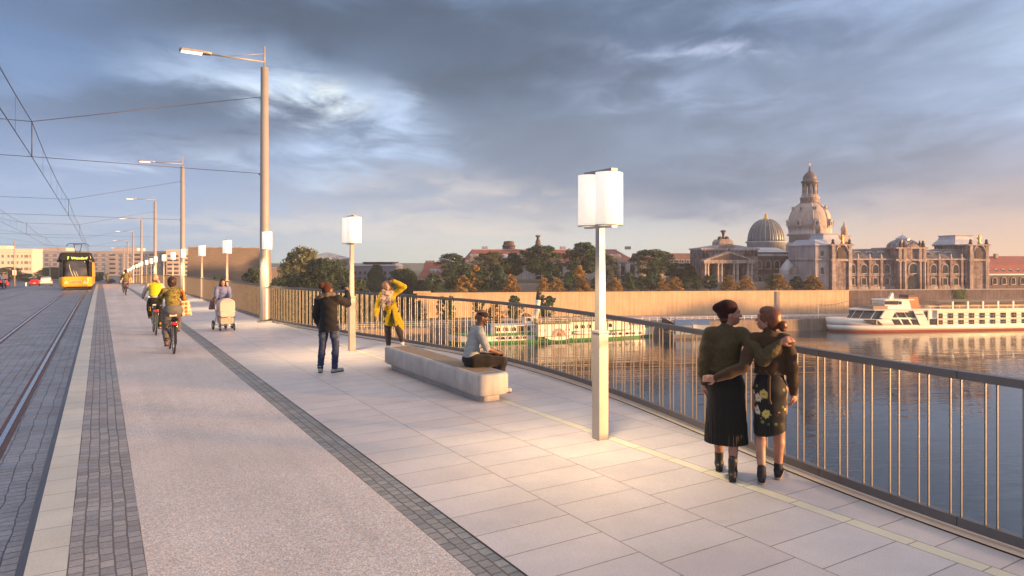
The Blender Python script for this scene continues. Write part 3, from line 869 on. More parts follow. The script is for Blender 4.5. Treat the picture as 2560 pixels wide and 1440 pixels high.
def tree(kind, loc, w, h, label, name='tree', cat='tree', group=None, rz=None):
    """h = total height, w = crown width"""
    shape, nl, nc, leaf, lm, tr = SPECS[kind]
    if kind not in TREE_P:
        mb, cl = crown_mb(hash_(kind), nl, shape, nc, leaf)
        root = thing(name, None, cat)
        part('crown', mb, lm, root); part('trunk', trunk_mb(cl, 3, -tr / (1 - tr) if tr < .5 else -.5), M_BARK, root)
        TREE_P[kind] = root
        o = root
    else:
        o = copy_tree(TREE_P[kind]); o.name = name
    ch = h * (1 - tr)
    o.location = (loc[0], loc[1], loc[2] + h * tr); o.scale = (w, w, ch)
    o.rotation_euler = (0, 0, rz if rz is not None else random.uniform(0, 6.28))
    o['label'] = label; o['category'] = cat
    if group: o['group'] = group
    elif 'group' in o: del o['group']
    return o
def hash_(s):
    return sum(ord(c) * (i + 3) for i, c in enumerate(s)) % 9973
def tree_px(kind, fr, v, px, ytop, wpx, zb, label, **k):
    u, D = fr.hit(px, v)
    p = fr.at(u, v, zb); zt = HC + (648 - ytop) / F * D
    return tree(kind, p, wpx / F * D * 1.2, zt - zb, label, **k)
def ordn(i): return ['first', 'second', 'third', 'fourth', 'fifth', 'sixth', 'seventh', 'eighth', 'ninth', 'tenth', 'eleventh', 'twelfth', 'thirteenth', 'fourteenth', 'fifteenth', 'sixteenth'][i]
# small trees along the terrace
row = [(1082, 685, 40, 'g'), (1124, 680, 36, 'g'), (1157, 692, 44, 'o'), (1209, 674, 40, 'g'), (1242, 693, 27, 'g'), (1276, 689, 42, 'o'), (1359, 696, 36, 'o'), (1392, 698, 34, 'o'), (1422, 682, 34, 'g'),
       (1457, 699, 36, 'o'), (1492, 694, 30, 'g'), (1536, 696, 38, 'o'), (1573, 684, 34, 'g'), (1603, 690, 30, 'g'), (1626, 684, 34, 'g'), (1657, 699, 34, 'o'), (1688, 695, 38, 'o'), (1715, 694, 28, 'g'), (1742, 690, 29, 'g'),
       (1776, 687, 32, 'g'), (1823, 690, 42, 'o'), (1865, 692, 38, 'o'), (1930, 690, 30, 'g'), (1947, 688, 46, 'o'), (1992, 692, 28, 'g'), (2033, 690, 44, 'o')]
ng = no = 0
for i, (px, yt, w, k) in enumerate(row):
    if k == 'o':
        lb = 'small golden autumn tree on the terrace wall, %s golden one counted from the left' % ordn(no); no += 1
        tree_px('small_gold', TF, 3.6, px, yt - 2, w, Z_TERR, lb, group='small trees along the terrace wall')
    else:
        lb = 'small dark green tree on the terrace wall, %s green one counted from the left' % ordn(ng); ng += 1
        tree_px(('small_green', 'small_green2')[i % 2], TF, 4.6, px, yt - 2, w * 1.1, Z_TERR, lb, group='small trees along the terrace wall')
for px, yt, w, k, lb in [(1189, 663, 38, 'gold2', 'golden tree rising above the left end of the terrace row'), (1448, 664, 38, 'gold2', 'taller golden tree rising behind the terrace row, left of the near lamp post'),
                         (1638, 668, 32, 'small_green', 'taller green tree rising behind the terrace row, right of the near lamp post'), (1380, 660, 40, 'small_green2', 'brownish green tree standing behind two golden terrace trees'),
                         (1249, 666, 34, 'small_green', 'green tree rising behind the second golden terrace tree'), (1164, 660, 40, 'small_green2', 'dark green tree left of the golden tree above the terrace row')]:
    tree_px(k, TF, 12, px, yt, w, Z_TERR + .3, lb)
# trees in front of the wall
for px, yt, w, k, lb in [(1046, 752, 36, 'small_green', 'small tree on the lawn before the stone gate block'), (1116, 739, 46, 'small_green2', 'dark tree on the lawn, left of the seated man behind the railing'),
                         (1196, 750, 34, 'small_green2', 'dark tree just left of the seated man\'s cap'), (1238, 755, 42, 'gold2', 'brown gold tree right of the seated man\'s cap'),
                         (1286, 739, 42, 'small_green', 'dark tree on the lawn midway between seated man and steamer funnel'), (1365, 737, 48, 'small_green2', 'dark tree on the lawn directly behind the steamer funnel')]:
    tree_px(k, QF, 11 if px < 1100 else 8.5, px, yt, w, Z_QUAY, lb, group='young trees on the quay lawn')
# tall park trees before the palace
for px, yt, w, k, lb in [(1130, 634, 62, 'park', 'tall park tree before the red roofed house at left'), (1227, 629, 74, 'park3', 'pale olive park tree before the left end of the palace'), (1283, 632, 56, 'park2', 'narrow park tree, first left of the tree under the sculpture tower'),
                         (1353, 614, 90, 'park', 'broad park tree standing below the sculpture tower of the palace'), (1459, 606, 100, 'park2', 'largest park tree, directly left of the near lamp post'), (1518, 634, 40, 'park3', 'olive park tree mostly hidden behind the near lamp pole'),
                         (1632, 624, 92, 'park', 'broad park tree right of the palace facade')]:
    tree_px(k, TF, 22, px, yt, w, Z_TOP, lb, group='tall trees before the palace')
tree_px('bush', TF, 26, 1700, 658, 80, Z_TOP, 'dark evergreen mass before the glass building', cat='tree')
# left bank park
for px, yt, w, D, k, lb in [(757, 620, 150, 172, 'olive', 'tall pointed olive tree right of the nearest mast'), (815, 646, 135, 160, 'dark', 'wide dark tree left of the second lamp post'),
                            (720, 690, 120, 158, 'dark', 'low dark tree behind the railing right of the nearest mast'), (640, 672, 70, 150, 'bush', 'dark bush before the brown block, left of the nearest mast'),
                            (545, 690, 40, 150, 'bush', 'small dark bush at the foot of the brown block'), (895, 697, 60, 165, 'bush', 'dark round bush right of the second lamp post'),
                            (942, 662, 58, 220, 'park2', 'grey green tree standing before the flat roofed wing'), (1010, 672, 84, 190, 'dark', 'dark tree behind the woman in the yellow coat'), (985, 712, 60, 176, 'bush', 'dark bush at the lawn edge behind the yellow coat'),
                            (1055, 700, 60, 185, 'dark', 'dark tree beside the stone gate block'), (860, 720, 70, 172, 'bush', 'bush at the lawn edge behind the second lamp post'),
                            (905, 716, 40, 200, 'bush_olive', 'pale round shrub in the park below the flat roofed wing'), (800, 735, 110, 162, 'bush', 'dense low shrub behind the photographer'),
                            (690, 730, 100, 150, 'bush', 'dense low shrub at the foot of the nearest mast')]:
    p = W(px, 648, D); p.z = Z_QUAY
    tree(k, p, w / F * D * 1.05, HC + (648 - yt) / F * D - Z_QUAY, lb)
# trees beyond the bridge end
for px, yt, w, D, k, lb in [(22, 668, 90, 300, 'bush_olive', 'olive bush at the far left edge before the bright block'), (75, 684, 60, 290, 'bush', 'dark bushes behind the red and white cars'), (128, 668, 60, 300, 'dark', 'dark tree behind the white car, left of the tram'),
                            (165, 662, 50, 310, 'dark', 'dark tree right behind the yellow tram'), (248, 680, 40, 290, 'bush', 'dark green bush right of the tram'), (276, 697, 24, 270, 'bush', 'low green bush behind the far walker')]:
    p = W(px, 648, D); p.z = -7.4
    tree(k, p, w / F * D, HC + (648 - yt) / F * D + 7.4, lb, name='bush' if 'bush' in k else 'tree', cat='bush' if 'bush' in k else 'tree')
# ivy leaves
rg = np.random.default_rng(3); m = MB()
for i in range(700):
    x, z = rg.normal(0, .9), Z_TERR + .1 - abs(rg.normal(0, 2.3))
    if z < Z_TERR - 5: continue
    a = rg.uniform(0, 6.28); s = rg.uniform(.12, .25); y = rg.uniform(-.2, .1)
    m.add([(x + s * math.cos(a + k * PI / 2), y + rg.uniform(-.06, .06), z + s * math.sin(a + k * PI / 2)) for k in range(4)], [(0, 1, 2, 3)])
part('leaves', m, L_IVY, iv)
# wooded hills on the horizon
m = MB(); rs = []
for j, (dd, hh) in enumerate(((820, -14), (900, 0), (1000, -14))):
    rs.append([])
    for i in range(60):
        px = 500 + i * 25
        p = W(px, 648, dd); p.z = -14 if hh else 0
        if j == 1: p.z = HC - 900 / F * (14 + 3 * math.sin(i * .6) + 2 * math.sin(i * 1.7))
        rs[-1].append(tuple(p))
m.rings(rs, True, False, False)
tag(m.build('hills', mat('hill_woods', (.10, .12, .09), .9, var=.3, scale=.03)), kind='structure')
# ------------------------------------------------------------------ buildings
class Bld:
    """building frame: local x along the facade, y into the building, z absolute height (the empty sits at z=0)"""
    def __init__(s, name, label, fr, px, v, cat='building', group=None, zb=0):
        s.fr = fr; s.v = v; s.u0, s.D = fr.hit(px, v)
        s.root = thing(name, label, cat, fr.at(s.u0, v, zb), fr.rz, group); s.zb = zb
    def x(s, px, dv=0): return s.fr.hit(px, s.v + dv)[0] - s.u0
    def z(s, px, py, dv=0): return s.fr.z(px, s.v + dv, py) - s.zb
    def w(s, dpx): return dpx / F * s.D
    def P(s, pts, y0, y1, name, mtl, dv=0, parent=None):
        m = MB(); m.prism([(s.x(a, dv), s.z(a, b, dv)) for a, b in pts], y0, y1, 'y'); return part(name, m, mtl, parent or s.root)
    def box(s, px0, px1, pyt, pyb, y0, y1, name, mtl, parent=None, dv=0):
        pm = (px0 + px1) / 2
        m = MB(); m.bx(s.x(px0, dv), s.x(px1, dv), y0, y1, s.z(pm, pyb, dv), s.z(pm, pyt, dv)); return part(name, m, mtl, parent or s.root)
M_PANE = glass('dark_pane', (.030, .034, .042), .12)
M_STONE = stone_wall('old_sandstone', (.245, .19, .185), .55, .35, .75)
M_STONE_L = stone_wall('pale_sandstone', (.45, .40, .41), .2, .18, .30)
M_STONE_M = stone_wall('mid_sandstone', (.37, .31, .29), .35, .28, .8)
M_COPPER = mat('grey_copper_roof', (.36, .38, .42), .5, .1, var=.2, scale=.5, streak=.2)
M_ROOFG = mat('slate_roof', (.14, .12, .125), .6, var=.25, scale=.6)
M_ROOFL = mat('pale_metal_roof', (.46, .47, .52), .45, .1, var=.15, scale=.4)
M_TILE = mat('red_tile_roof', (.31, .105, .075), .75, var=.16, scale=.8, streak=.1)
M_TILE2 = mat('brown_tile_roof', (.17, .10, .085), .75, var=.18, scale=.8)
M_GOLD = mat('gilded', (.72, .42, .10), .35, .7, var=.1)
M_DARKST = stone_wall('sooty_stone', (.11, .085, .083), .3, .2)
WIN_C = {}
def arch_poly(w, h, arch, n=8):
    if not arch: return [(-w / 2, 0), (w / 2, 0), (w / 2, h), (-w / 2, h)]
    r = w / 2
    return [(-r, 0), (r, 0)] + [(r * math.cos(PI * i / n), h - r + r * math.sin(PI * i / n)) for i in range(n + 1)]
def window(parent, x, y, z, w, h, arch, frame_m, fr=.18, sill=True, rz=0):
    key = (round(w, 2), round(h, 2), arch, frame_m.name)
    if key not in WIN_C:
        m = MB(); o = arch_poly(w + 2 * fr, h + fr, arch); i_ = arch_poly(w, h, arch)
        n = len(o)
        for yy0, yy1 in ((-.16, .02),):
            vs = [(a, yy0, b) for a, b in o] + [(a, yy0, b) for a, b in i_] + [(a, yy1, b) for a, b in o] + [(a, yy1 - .04, b) for a, b in i_]
            fs = []
            for k in range(n):
                k2 = (k + 1) % n
                fs += [(k, k2, n + k2, n + k), (k2, k, 2 * n + k, 2 * n + k2), (n + k, n + k2, 3 * n + k2, 3 * n + k)]
            m.add(vs, fs)
        if sill: m.bx(-w / 2 - fr * 1.3, w / 2 + fr * 1.3, -.3, .02, -.22, -.004)
        f = part('window', m, frame_m, parent, (x, y, z), rz)
        g = MB(); g.add([(a, -.035, b) for a, b in i_], [list(range(n))])
        part('pane', g, M_PANE, f)
        WIN_C[key] = f
        return f
    src = WIN_C[key]
    f = dup(src, parent, (x, y, z), rz)
    for ch in src.children: dup(ch, f)
    return f

# --- long academy building at right
A = Bld('academy_building', 'long two storey weathered stone palace with glass dome and two corner pavilions, at right', TF, 2075, 4.5, zb=Z_TERR)
r = A.root
xl, xr = A.x(2075), A.x(2462)
zc = A.z(2200, 650)
m = MB(); m.bx(xl, xr, 0, 15, -.5, zc); part('wall', m, M_STONE, r)
m = MB(); m.bx(xl - .05, xr + .25, -.55, 15.2, zc, zc + .42); m.bx(xl, xr + .1, -.3, 0, A.z(2200, 689), A.z(2200, 686.5)); m.bx(xl - .1, xr + .1, -.35, 0, -.5, A.z(2200, 716)); part('cornice', m, M_STONE_M, r)
m = MB(); m.prism([(.35, zc + .42), (3.0, A.z(2200, 624)), (11, A.z(2200, 624)), (14.8, zc + .42)], xl + .2, xr - .2, 'x'); part('mansard_roof', m, M_ROOFG, r)
m = MB(); m.bx(xl + .2, xr - .2, 2.9, 11.1, A.z(2200, 624) + .003, A.z(2200, 624) + .25); part('roof_edge', m, M_COPPER, r)
wm_ = M_STONE_L
for px in (2091, 2130, 2159, 2188, 2217, 2333, 2362, 2389, 2434):
    window(r, A.x(px), -.02, A.z(px, 683), 1.7, 2.45, True, M_STONE_M, .28)
    window(r, A.x(px), -.02, A.z(px, 712), 1.35, 1.9, False, M_STONE_M, .25)
window(r, A.x(2275), -1.22, A.z(2275, 683), 2.4, 2.8, True, M_STONE_M, .35)
for px in (2105, 2115, 2144, 2173, 2202, 2318, 2347, 2376, 2403, 2413, 2452):
    m = MB(); m.bx(-.36, .36, -.42, 0, 0, zc); m.bx(-.46, .46, -.5, 0, zc - .7, zc - .02)
    m.bx(-.5, .5, -.55, 0, zc - 4.3, zc - 3.95)
    part('pilaster', m, M_STONE, r, (A.x(px), 0, 0))
for px in (2153, 2182, 2211, 2327, 2353, 2382):
    m = MB(); m.box((0, .95, zc + 1.55), (1.9, .25, 1.9), shift=(-.0, 1.45)); sk = part('skylight', m, M_ROOFL, r, (A.x(px) + .4, .1, 0))
    for k in (-.55, 0, .55):
        m = MB(); m.box((k, .78, zc + 1.55), (.40, .06, 1.6), shift=(0, 1.25)); part('pane', m, M_PANE, sk)
for px in (2144, 2173, 2202, 2347, 2376, 2403):
    m = MB(); m.lathe([(.3, 0), (.42, .25), (.18, .7), (.32, 1.0), (.05, 1.45), (0, 1.5)], 10, sx=1, sy=.8); part('finial', m, M_STONE_L, r, (A.x(px), -.15, zc + .4))
# centre pavilion with gable and square glass dome
cx0, cx1 = A.x(2234), A.x(2306)
zp = A.z(2270, 622)
m = MB(); m.bx(cx0, cx1, -1.2, 9, -.5, zp); part('centre_pavilion', m, M_STONE, r)
m = MB(); m.bx(cx0 - .5, cx1 + .5, -1.7, 9.3, zp, zp + .4); m.bx(cx0 - .3, cx1 + .3, -1.5, -1.2, zc - .2, zc + .3); part('pavilion_cornice', m, M_STONE_M, r)
for px in (2240, 2252, 2290, 2301):
    m = MB(); m.cyl((0, -.1, 0), (0, -.1, zc - .2), .45, 12); m.bx(-.5, .5, -.6, .4, zc - .6, zc - .2); m.bx(-.45, .45, -.5, .2, zc + .3, zp - .02); part('column', m, M_STONE_M, r, (A.x(px), -1.35, 0))
m = MB(); m.prism(arch_poly(2.6, 4.4, True), -.12, .0, 'y'); dr = part('arched_door', m, M_PANE, r, (A.x(2275), -1.22, -.2))
m = MB(); m.prism([(-2.2, 0), (2.2, 0), (1.4, .7), (.5, 1.0), (0, 1.5), (-.5, 1.0), (-1.4, .7)], -.5, .5, 'y'); part('gable', m, M_STONE, r, (A.x(2273), -1.1, zp + .4))
for px, s in ((2246, 1.3), (2254, 1.2), (2293, 1.25), (2301, 1.7)):
    m = MB(); m.lathe([(.45, 0), (.5, .3), (.38, .9), (.42, 1.2), (.2, 1.45), (.2, 1.6), (.24, 1.75), (.12, 1.95), (0, 2.0)], 9, sx=.8 * s, sy=.7 * s); part('statue', m, M_DARKST, r, (A.x(px), -1.0, zp + .4))
dx = A.x(2254, 5); dr_ = A.w(27)
prof = [(1.0, 0), (.98, .25), (.92, .45), (.80, .65), (.62, .82), (.46, .92)]
hgt = A.z(2254, 600, 5) - zp - .4
m = MB(); m.lathe([(dr_ * a * 1.35, zp + .4 + hgt * b) for a, b in prof], 4, (dx, 4.4, 0), a0=PI / 4, smooth=False); gd = part('glass_dome', m, mat('dome_glass', (.22, .20, .20), .25, .2, var=.3, scale=1.2), r)
for k in range(4):
    a = PI / 4 + k * PI / 2
    m = MB(); m.tube([(dx + dr_ * p_ * 1.36 * math.cos(a), 4.4 + dr_ * p_ * 1.36 * math.sin(a), zp + .45 + hgt * q_) for p_, q_ in prof], .28, 5); part('dome_rib', m, M_ROOFL, gd)
    for f in (-.33, .33):
        pts = []
        for p_, q_ in prof:
            R_ = dr_ * p_ * 1.36; a2 = a + PI / 2
            p0 = Vector((math.cos(a), math.sin(a))) * R_; p1 = Vector((math.cos(a2), math.sin(a2))) * R_
            c = p0.lerp(p1, .5 + f / 2); pts.append((dx + c.x, 4.4 + c.y, zp + .45 + hgt * q_))
        m = MB(); m.tube(pts, .15, 5); part('dome_rib', m, M_ROOFL, gd)
zt = zp + .4 + hgt * .9
m = MB(); m.lathe([(dr_ * .62, zt), (dr_ * .62, zt + .55), (dr_ * .70, zt + .6), (dr_ * .2, zt + 1.5), (.12, zt + 1.7), (.08, zt + 2.6), (0, zt + 2.7)], 8, (dx, 4.4, 0), smooth=False); part('lantern', m, M_ROOFL, r)
# corner pavilions
def pavilion(pa, pb, side_px, ytop):
    x0, x1 = A.x(pa), A.x(pb); zt = A.z((pa + pb) / 2, 614)
    m = MB(); m.bx(x0, x1, -.7, 13, -.5, zt); w_ = part('pavilion', m, M_STONE, r)
    m = MB(); m.bx(x0 - .45, x1 + .45, -1.15, 13.3, zt, zt + .4); m.bx(x0 - .2, x1 + .2, -1.0, -.7, zc - .3, zc + .3); part('pavilion_cornice', m, M_STONE_M, r)
    xm = (x0 + x1) / 2
    m = MB(); m.prism(arch_poly(2.5, 3.1, True), -.12, 0, 'y'); part('niche', m, M_DARKST, r, (xm, -.72, A.z(pa, 646)))
    m = MB(); m.tube([(xm + 1.75 * math.cos(PI * i / 10), -.9, A.z(pa, 628) + 1.9 * math.sin(PI * i / 10)) for i in range(11)], .3, 6); part('gable_arch', m, M_STONE_M, r)
    for xx in (x0 + .55, x1 - .55):
        m = MB(); m.bx(xx - .5, xx + .5, -1.05, -.6, 0, zt); m.bx(xx - .65, xx + .65, -1.2, -.6, zc - .6, zc - .32); part('pilaster', m, M_STONE_M, r)
        m = MB(); m.lathe([(.5, 0), (.55, .3), (.3, .7), (.45, 1.0), (.1, 1.5), (0, 1.55)], 9); part('vase', m, M_DARKST, r, (xx, -.6, zt + .4))
    m = MB(); m.lathe([(.35, 0), (.5, .35), (.3, .8), (.34, 1.4), (.42, 1.9), (.2, 2.2), (.2, 2.35), (.26, 2.55), (.1, 2.8), (0, 2.82)], 9); st = part('gilded_statue', m, M_GOLD, r, (xm + .4, -.4, zt + .42))
    m = MB(); m.prism([(-.15, 1.4), (.9, 2.5), (.7, 1.6), (.15, 1.2)], -.06, .06, 'y'); m.prism([(.15, 1.4), (-.9, 2.5), (-.7, 1.6), (-.15, 1.2)], -.06, .06, 'y'); part('wing', m, M_GOLD, st)
    # concave roof behind
    xs0, xs1 = A.x(side_px[0], 6), A.x(side_px[1], 6); zz = A.z(side_px[0], ytop, 6)
    rs = []
    for k, f in ((0, 0), (.25, .12), (.55, .3), (.85, .36), (1, .30)):
        g = f * .45
        rs.append([(xs0 + (xs1 - xs0) * g, 3 + 9 * g, zt + .4 + (zz - zt - .4) * k), (xs1 - (xs1 - xs0) * g, 3 + 9 * g, zt + .4 + (zz - zt - .4) * k),
                   (xs1 - (xs1 - xs0) * g, 12.5 - 9 * g, zt + .4 + (zz - zt - .4) * k), (xs0 + (xs1 - xs0) * g, 12.5 - 9 * g, zt + .4 + (zz - zt - .4) * k)])
    m = MB(); m.rings(rs, False); part('pavilion_roof', m, M_ROOFL, r)
pavilion(2075, 2125, (2042, 2096), 584)
pavilion(2418, 2466, (2368, 2432), 588)
# pale flank at the left end
m = MB(); m.bx(xl - 4.2, xl - .01, .4, 15, -.5, A.z(2060, 614)); part('side_wall', m, M_STONE_L, r)
m = MB(); m.bx(xl - 4.6, xl - .02, .0, 15.2, A.z(2060, 650), A.z(2060, 648)); m.bx(xl - 4.5, xl - .02, .05, 15.2, A.z(2060, 614) + .003, A.z(2060, 612)); part('side_cornice', m, M_STONE_L, r)
m = MB(); m.rings([[(xl - 4.4, .2, A.z(2060, 612)), (xl, .2, A.z(2060, 612)), (xl, 14, A.z(2060, 612)), (xl - 4.4, 14, A.z(2060, 612))],
                   [(xl - 3.4, 2, A.z(2060, 598)), (xl - .5, 2, A.z(2060, 598)), (xl - .5, 12, A.z(2060, 598)), (xl - 3.4, 12, A.z(2060, 598))]], False); part('side_roof', m, M_ROOFL, r)
window(r, xl - 2.2, .38, A.z(2060, 685), 1.0, 1.9, True, M_STONE_L, .15)
window(r, xl - 2.2, .38, A.z(2060, 640), .9, 1.5, True, M_STONE_L, .15)
# --- low dark wing and red roofs at the far right
B = Bld('stone_wing', 'low dark stone wing beside the academy at the right picture edge', TF, 2468, 7, zb=Z_TERR)
m = MB(); m.bx(0, 30, 0, 10, -.5, B.z(2500, 688)); part('wall', m, M_DIRTY, B.root)
m = MB(); m.bx(-.1, 30, -.3, 10, B.z(2500, 688) + .003, B.z(2500, 685)); part('cornice', m, M_ROOFL, B.root)
for i in range(6): window(B.root, 2.4 + i * 3.1, -.02, B.z(2500, 710), 1.3, 1.9, True, M_STONE_M, .2)
B = Bld('red_roof_house', 'big red roofed house with small dormers at the right picture edge', TF, 2466, 26, zb=Z_TERR)
m = MB(); m.bx(0, 34, 0, 16, -.5, B.z(2500, 684)); part('wall', m, M_STONE_M, B.root)
m = MB(); m.prism([(-.4, B.z(2500, 684)), (2.4, B.z(2500, 662)), (8, B.z(2500, 640)), (13, B.z(2500, 662)), (16.4, B.z(2500, 684))], 0, 34, 'x'); part('roof', m, M_TILE, B.root)
for i in range(8):
    m = MB(); m.lathe([(.75, 0), (.75, .7), (.5, 1.15), (0, 1.3)], 10, sy=1.2); d_ = part('dormer', m, M_ROOFL, B.root, (1.5 + i * 2.7, 1.3, B.z(2500, 681)))
    m = MB(); m.bx(-.35, .35, -.95, -.85, .15, .8); part('pane', m, M_PANE, d_)
for px, py in ((2469, 632), (2530, 634)):
    m = MB(); m.bx(B.x(px) - .5, B.x(px) + .5, 6, 7, B.z(px, 645), B.z(px, py)); part('chimney', m, M_STONE_M, B.root)

# --- portico building
Pb = Bld('portico_building', 'stone exhibition hall with columned portico and triangular pediment, left of the big church', TF, 1757, 15, zb=Z_TOP)
r = Pb.root
zb_ = Pb.z(1820, 652); za = Pb.z(1820, 628)
xa, xb = Pb.x(1762), Pb.x(1905)
m = MB(); m.bx(xa, xb, 2.5, 11, -.2, Pb.z(1820, 626)); part('wall', m, M_STONE, r)
m = MB(); m.bx(xa - .3, xb + .3, 2.0, 11.3, Pb.z(1820, 624), Pb.z(1820, 620)); m.bx(xa + .1, xb - .1, 2.2, 11.1, Pb.z(1820, 626) + .002, Pb.z(1820, 624) - .002); part('attic_cornice', m, M_STONE_L, r)
m = MB(); m.prism([(xa, Pb.z(1820, 620)), ((xa + xb) / 2, Pb.z(1820, 609)), (xb, Pb.z(1820, 620))], 3, 11, 'y'); part('roof', m, M_COPPER, r)
pa, pb_ = Pb.x(1758), Pb.x(1887)
m = MB(); m.bx(pa, pb_, -.6, 2.5, zb_ - .75, zb_); part('entablature', m, M_STONE_M, r)
m = MB(); m.prism([(pa - .3, zb_ + .002), (pb_ + .3, zb_ + .002), ((pa + pb_) / 2, za)], -.5, 2.5, 'y'); part('pediment', m, M_STONE_M, r)
m = MB(); m.prism([(pa + 1.6, zb_ + .3), (pb_ - 1.6, zb_ + .3), ((pa + pb_) / 2, za - .6)], -.56, -.49, 'y'); part('relief', m, M_DARKST, r)
for px in (1762, 1769, 1794, 1803, 1834, 1843, 1869, 1878):
    m = MB(); m.lathe([(.55, -.2), (.55, .1), (.42, .2), (.36, zb_ - 1.3), (.52, zb_ - 1.0), (.55, zb_ - .76)], 12); part('column', m, M_STONE_M, r, (Pb.x(px), -.1, 0))
for px in (1782, 1819, 1857):
    m = MB(); m.prism(arch_poly(2.4, 4.6, True), 2.38, 2.48, 'y'); part('arched_door', m, M_PANE, r, (Pb.x(px), 0, -.1))
xm = Pb.x(1827)
m = MB(); m.rings([[(xm - a, 3, z), (xm + a, 3, z), (xm + a, 8, z), (xm - a, 8, z)] for a, z in ((2.6, Pb.z(1827, 620)), (2.2, Pb.z(1827, 612)), (2.2, Pb.z(1827, 604)), (1.5, Pb.z(1827, 597)))], False); part('pedestal', m, M_STONE_M, r)
m = MB(); z0 = Pb.z(1827, 600)
m.ball((xm - 1.1, 5, z0 + .5), (.75, .6, .8)); m.ball((xm + 1.1, 5, z0 + .5), (.75, .6, .8)); m.lathe([(.5, z0), (.35, z0 + 1.4), (.5, z0 + 2.3), (.95, z0 + 2.9), (.5, z0 + 3.1), (0, z0 + 3.15)], 9, (xm, 5, 0)); part('roof_sculpture', m, M_DARKST, r)
for px in (1768, 1776, 1874, 1882, 1890, 1900):
    m = MB(); m.lathe([(.4, 0), (.3, .9), (.35, 1.3), (.15, 1.6), (.2, 1.85), (0, 2.0)], 8); part('statue', m, M_DARKST, r, (Pb.x(px), 2.3, Pb.z(px, 640)))
m = MB(); m.lathe([(.25, 0), (.3, .5), (0, 1.2)], 8); part('finial', m, M_DARKST, r, ((pa + pb_) / 2, 0, za))
# middle hall and lower wing between portico and academy
m = MB(); m.bx(xb + .01, Pb.x(1998), 6, 24, -.2, Pb.z(1950, 630)); part('hall', m, M_DARKST, r)
m = MB(); m.prism([(5.6, Pb.z(1950, 630)), (13, Pb.z(1950, 617)), (24.2, Pb.z(1950, 630))], xb + .01, Pb.x(1998), 'x'); part('hall_roof', m, M_ROOFL, r)
m = MB(); m.bx(xb + .1, Pb.x(1996), 5.8, 6, Pb.z(1950, 640), Pb.z(1950, 634)); part('hall_frieze', m, M_STONE_L, r)
for px in (1922, 1945, 1968):
    window(r, Pb.x(px), 5.98, Pb.z(px, 672), 1.6, 2.4, True, M_STONE_M, .2)
m = MB(); m.bx(xb + .02, Pb.x(2070), 2.5, 5.6, -.2, Pb.z(1950, 687)); part('low_wing', m, M_DIRTY, r)
for px in (1910, 1962, 1968):
    window(r, Pb.x(px), 2.48, Pb.z(px, 704), 1.1, 1.5, True, M_STONE_M, .15)
# little domed pavilion
Q = Bld('garden_pavilion', 'small squat stone pavilion with curved pale roof between portico and academy', TF, 1979, 12.5, zb=Z_TOP)
zr = Q.z(1979, 684)
m = MB(); m.bx(Q.x(1953), Q.x(2004), 0, 4.5, -.2, zr); part('wall', m, M_STONE_L, Q.root)
m = MB(); m.lathe([(2.5, zr), (2.45, zr + 1.0), (2.1, zr + 1.7), (1.3, zr + 2.9), (.7, zr + 3.6), (.35, zr + 4.1), (0, zr + 4.2)], 10, (0, 2.2, 0), sy=.85, smooth=False); part('curved_roof', m, M_ROOFL, Q.root)
m = MB(); m.prism(arch_poly(2.2, 2.0, True), -.32, -.02, 'y'); part('relief', m, M_STONE_M, Q.root, (.4, 0, zr + .1))
# --- ribbed glass dome
L = Bld('ribbed_dome', 'ribbed grey glass dome with pointed gilded tip, left of the big church dome', TF, 1915, 40, zb=Z_TOP)
rr = L.w(43); z0 = L.z(1915, 604); zt = L.z(1915, 548)
m = MB(); m.lathe([(rr * 1.06, L.z(1915, 660)), (rr * 1.06, z0 - .6), (rr * 1.14, z0 - .4), (rr * 1.14, z0), (rr * 1.03, z0 + .1)], 32); part('drum', m, M_COPPER, L.root)
n = 96; rs = []
for k in range(15):
    f = k / 14; z = z0 + (zt - z0) * math.sin(f * PI / 2 * .93) / math.sin(PI / 2 * .93); rad = rr * math.cos(f * PI / 2 * .93) ** .85
    rs.append([((rad * (1 + (.05 * abs(math.sin(12 * 2 * PI * i / n)) - .025))) * math.cos(2 * PI * i / n), (rad * (1 + (.05 * abs(math.sin(12 * 2 * PI * i / n)) - .025))) * math.sin(2 * PI * i / n), z) for i in range(n)])
m = MB(); m.rings(rs, True); dm = part('ribbed_shell', m, mat('dome_panels', (.15, .165, .19), .4, .2, var=.25, scale=.6), L.root)
for i in range(24):
    a = 2 * PI * (i + .5) / 24 + PI / 24; pts = []
    for k in range(12):
        f = k / 12; z = z0 + (zt - z0) * math.sin(f * PI / 2 * .93) / math.sin(PI / 2 * .93); rad = rr * math.cos(f * PI / 2 * .93) ** .85 * 1.012
        pts.append((rad * math.cos(a), rad * math.sin(a), z))
    m = MB(); m.tube(pts, .15, 5); part('rib', m, mat('rib_metal', (.30, .29, .29), .5, .1, var=.2), dm)
m = MB(); m.lathe([(1.0, zt - .4), (.9, zt + .2), (.5, zt + .5), (.42, zt + 1.4), (0, zt + 2.2)], 10); part('tip', m, M_GOLD, L.root)
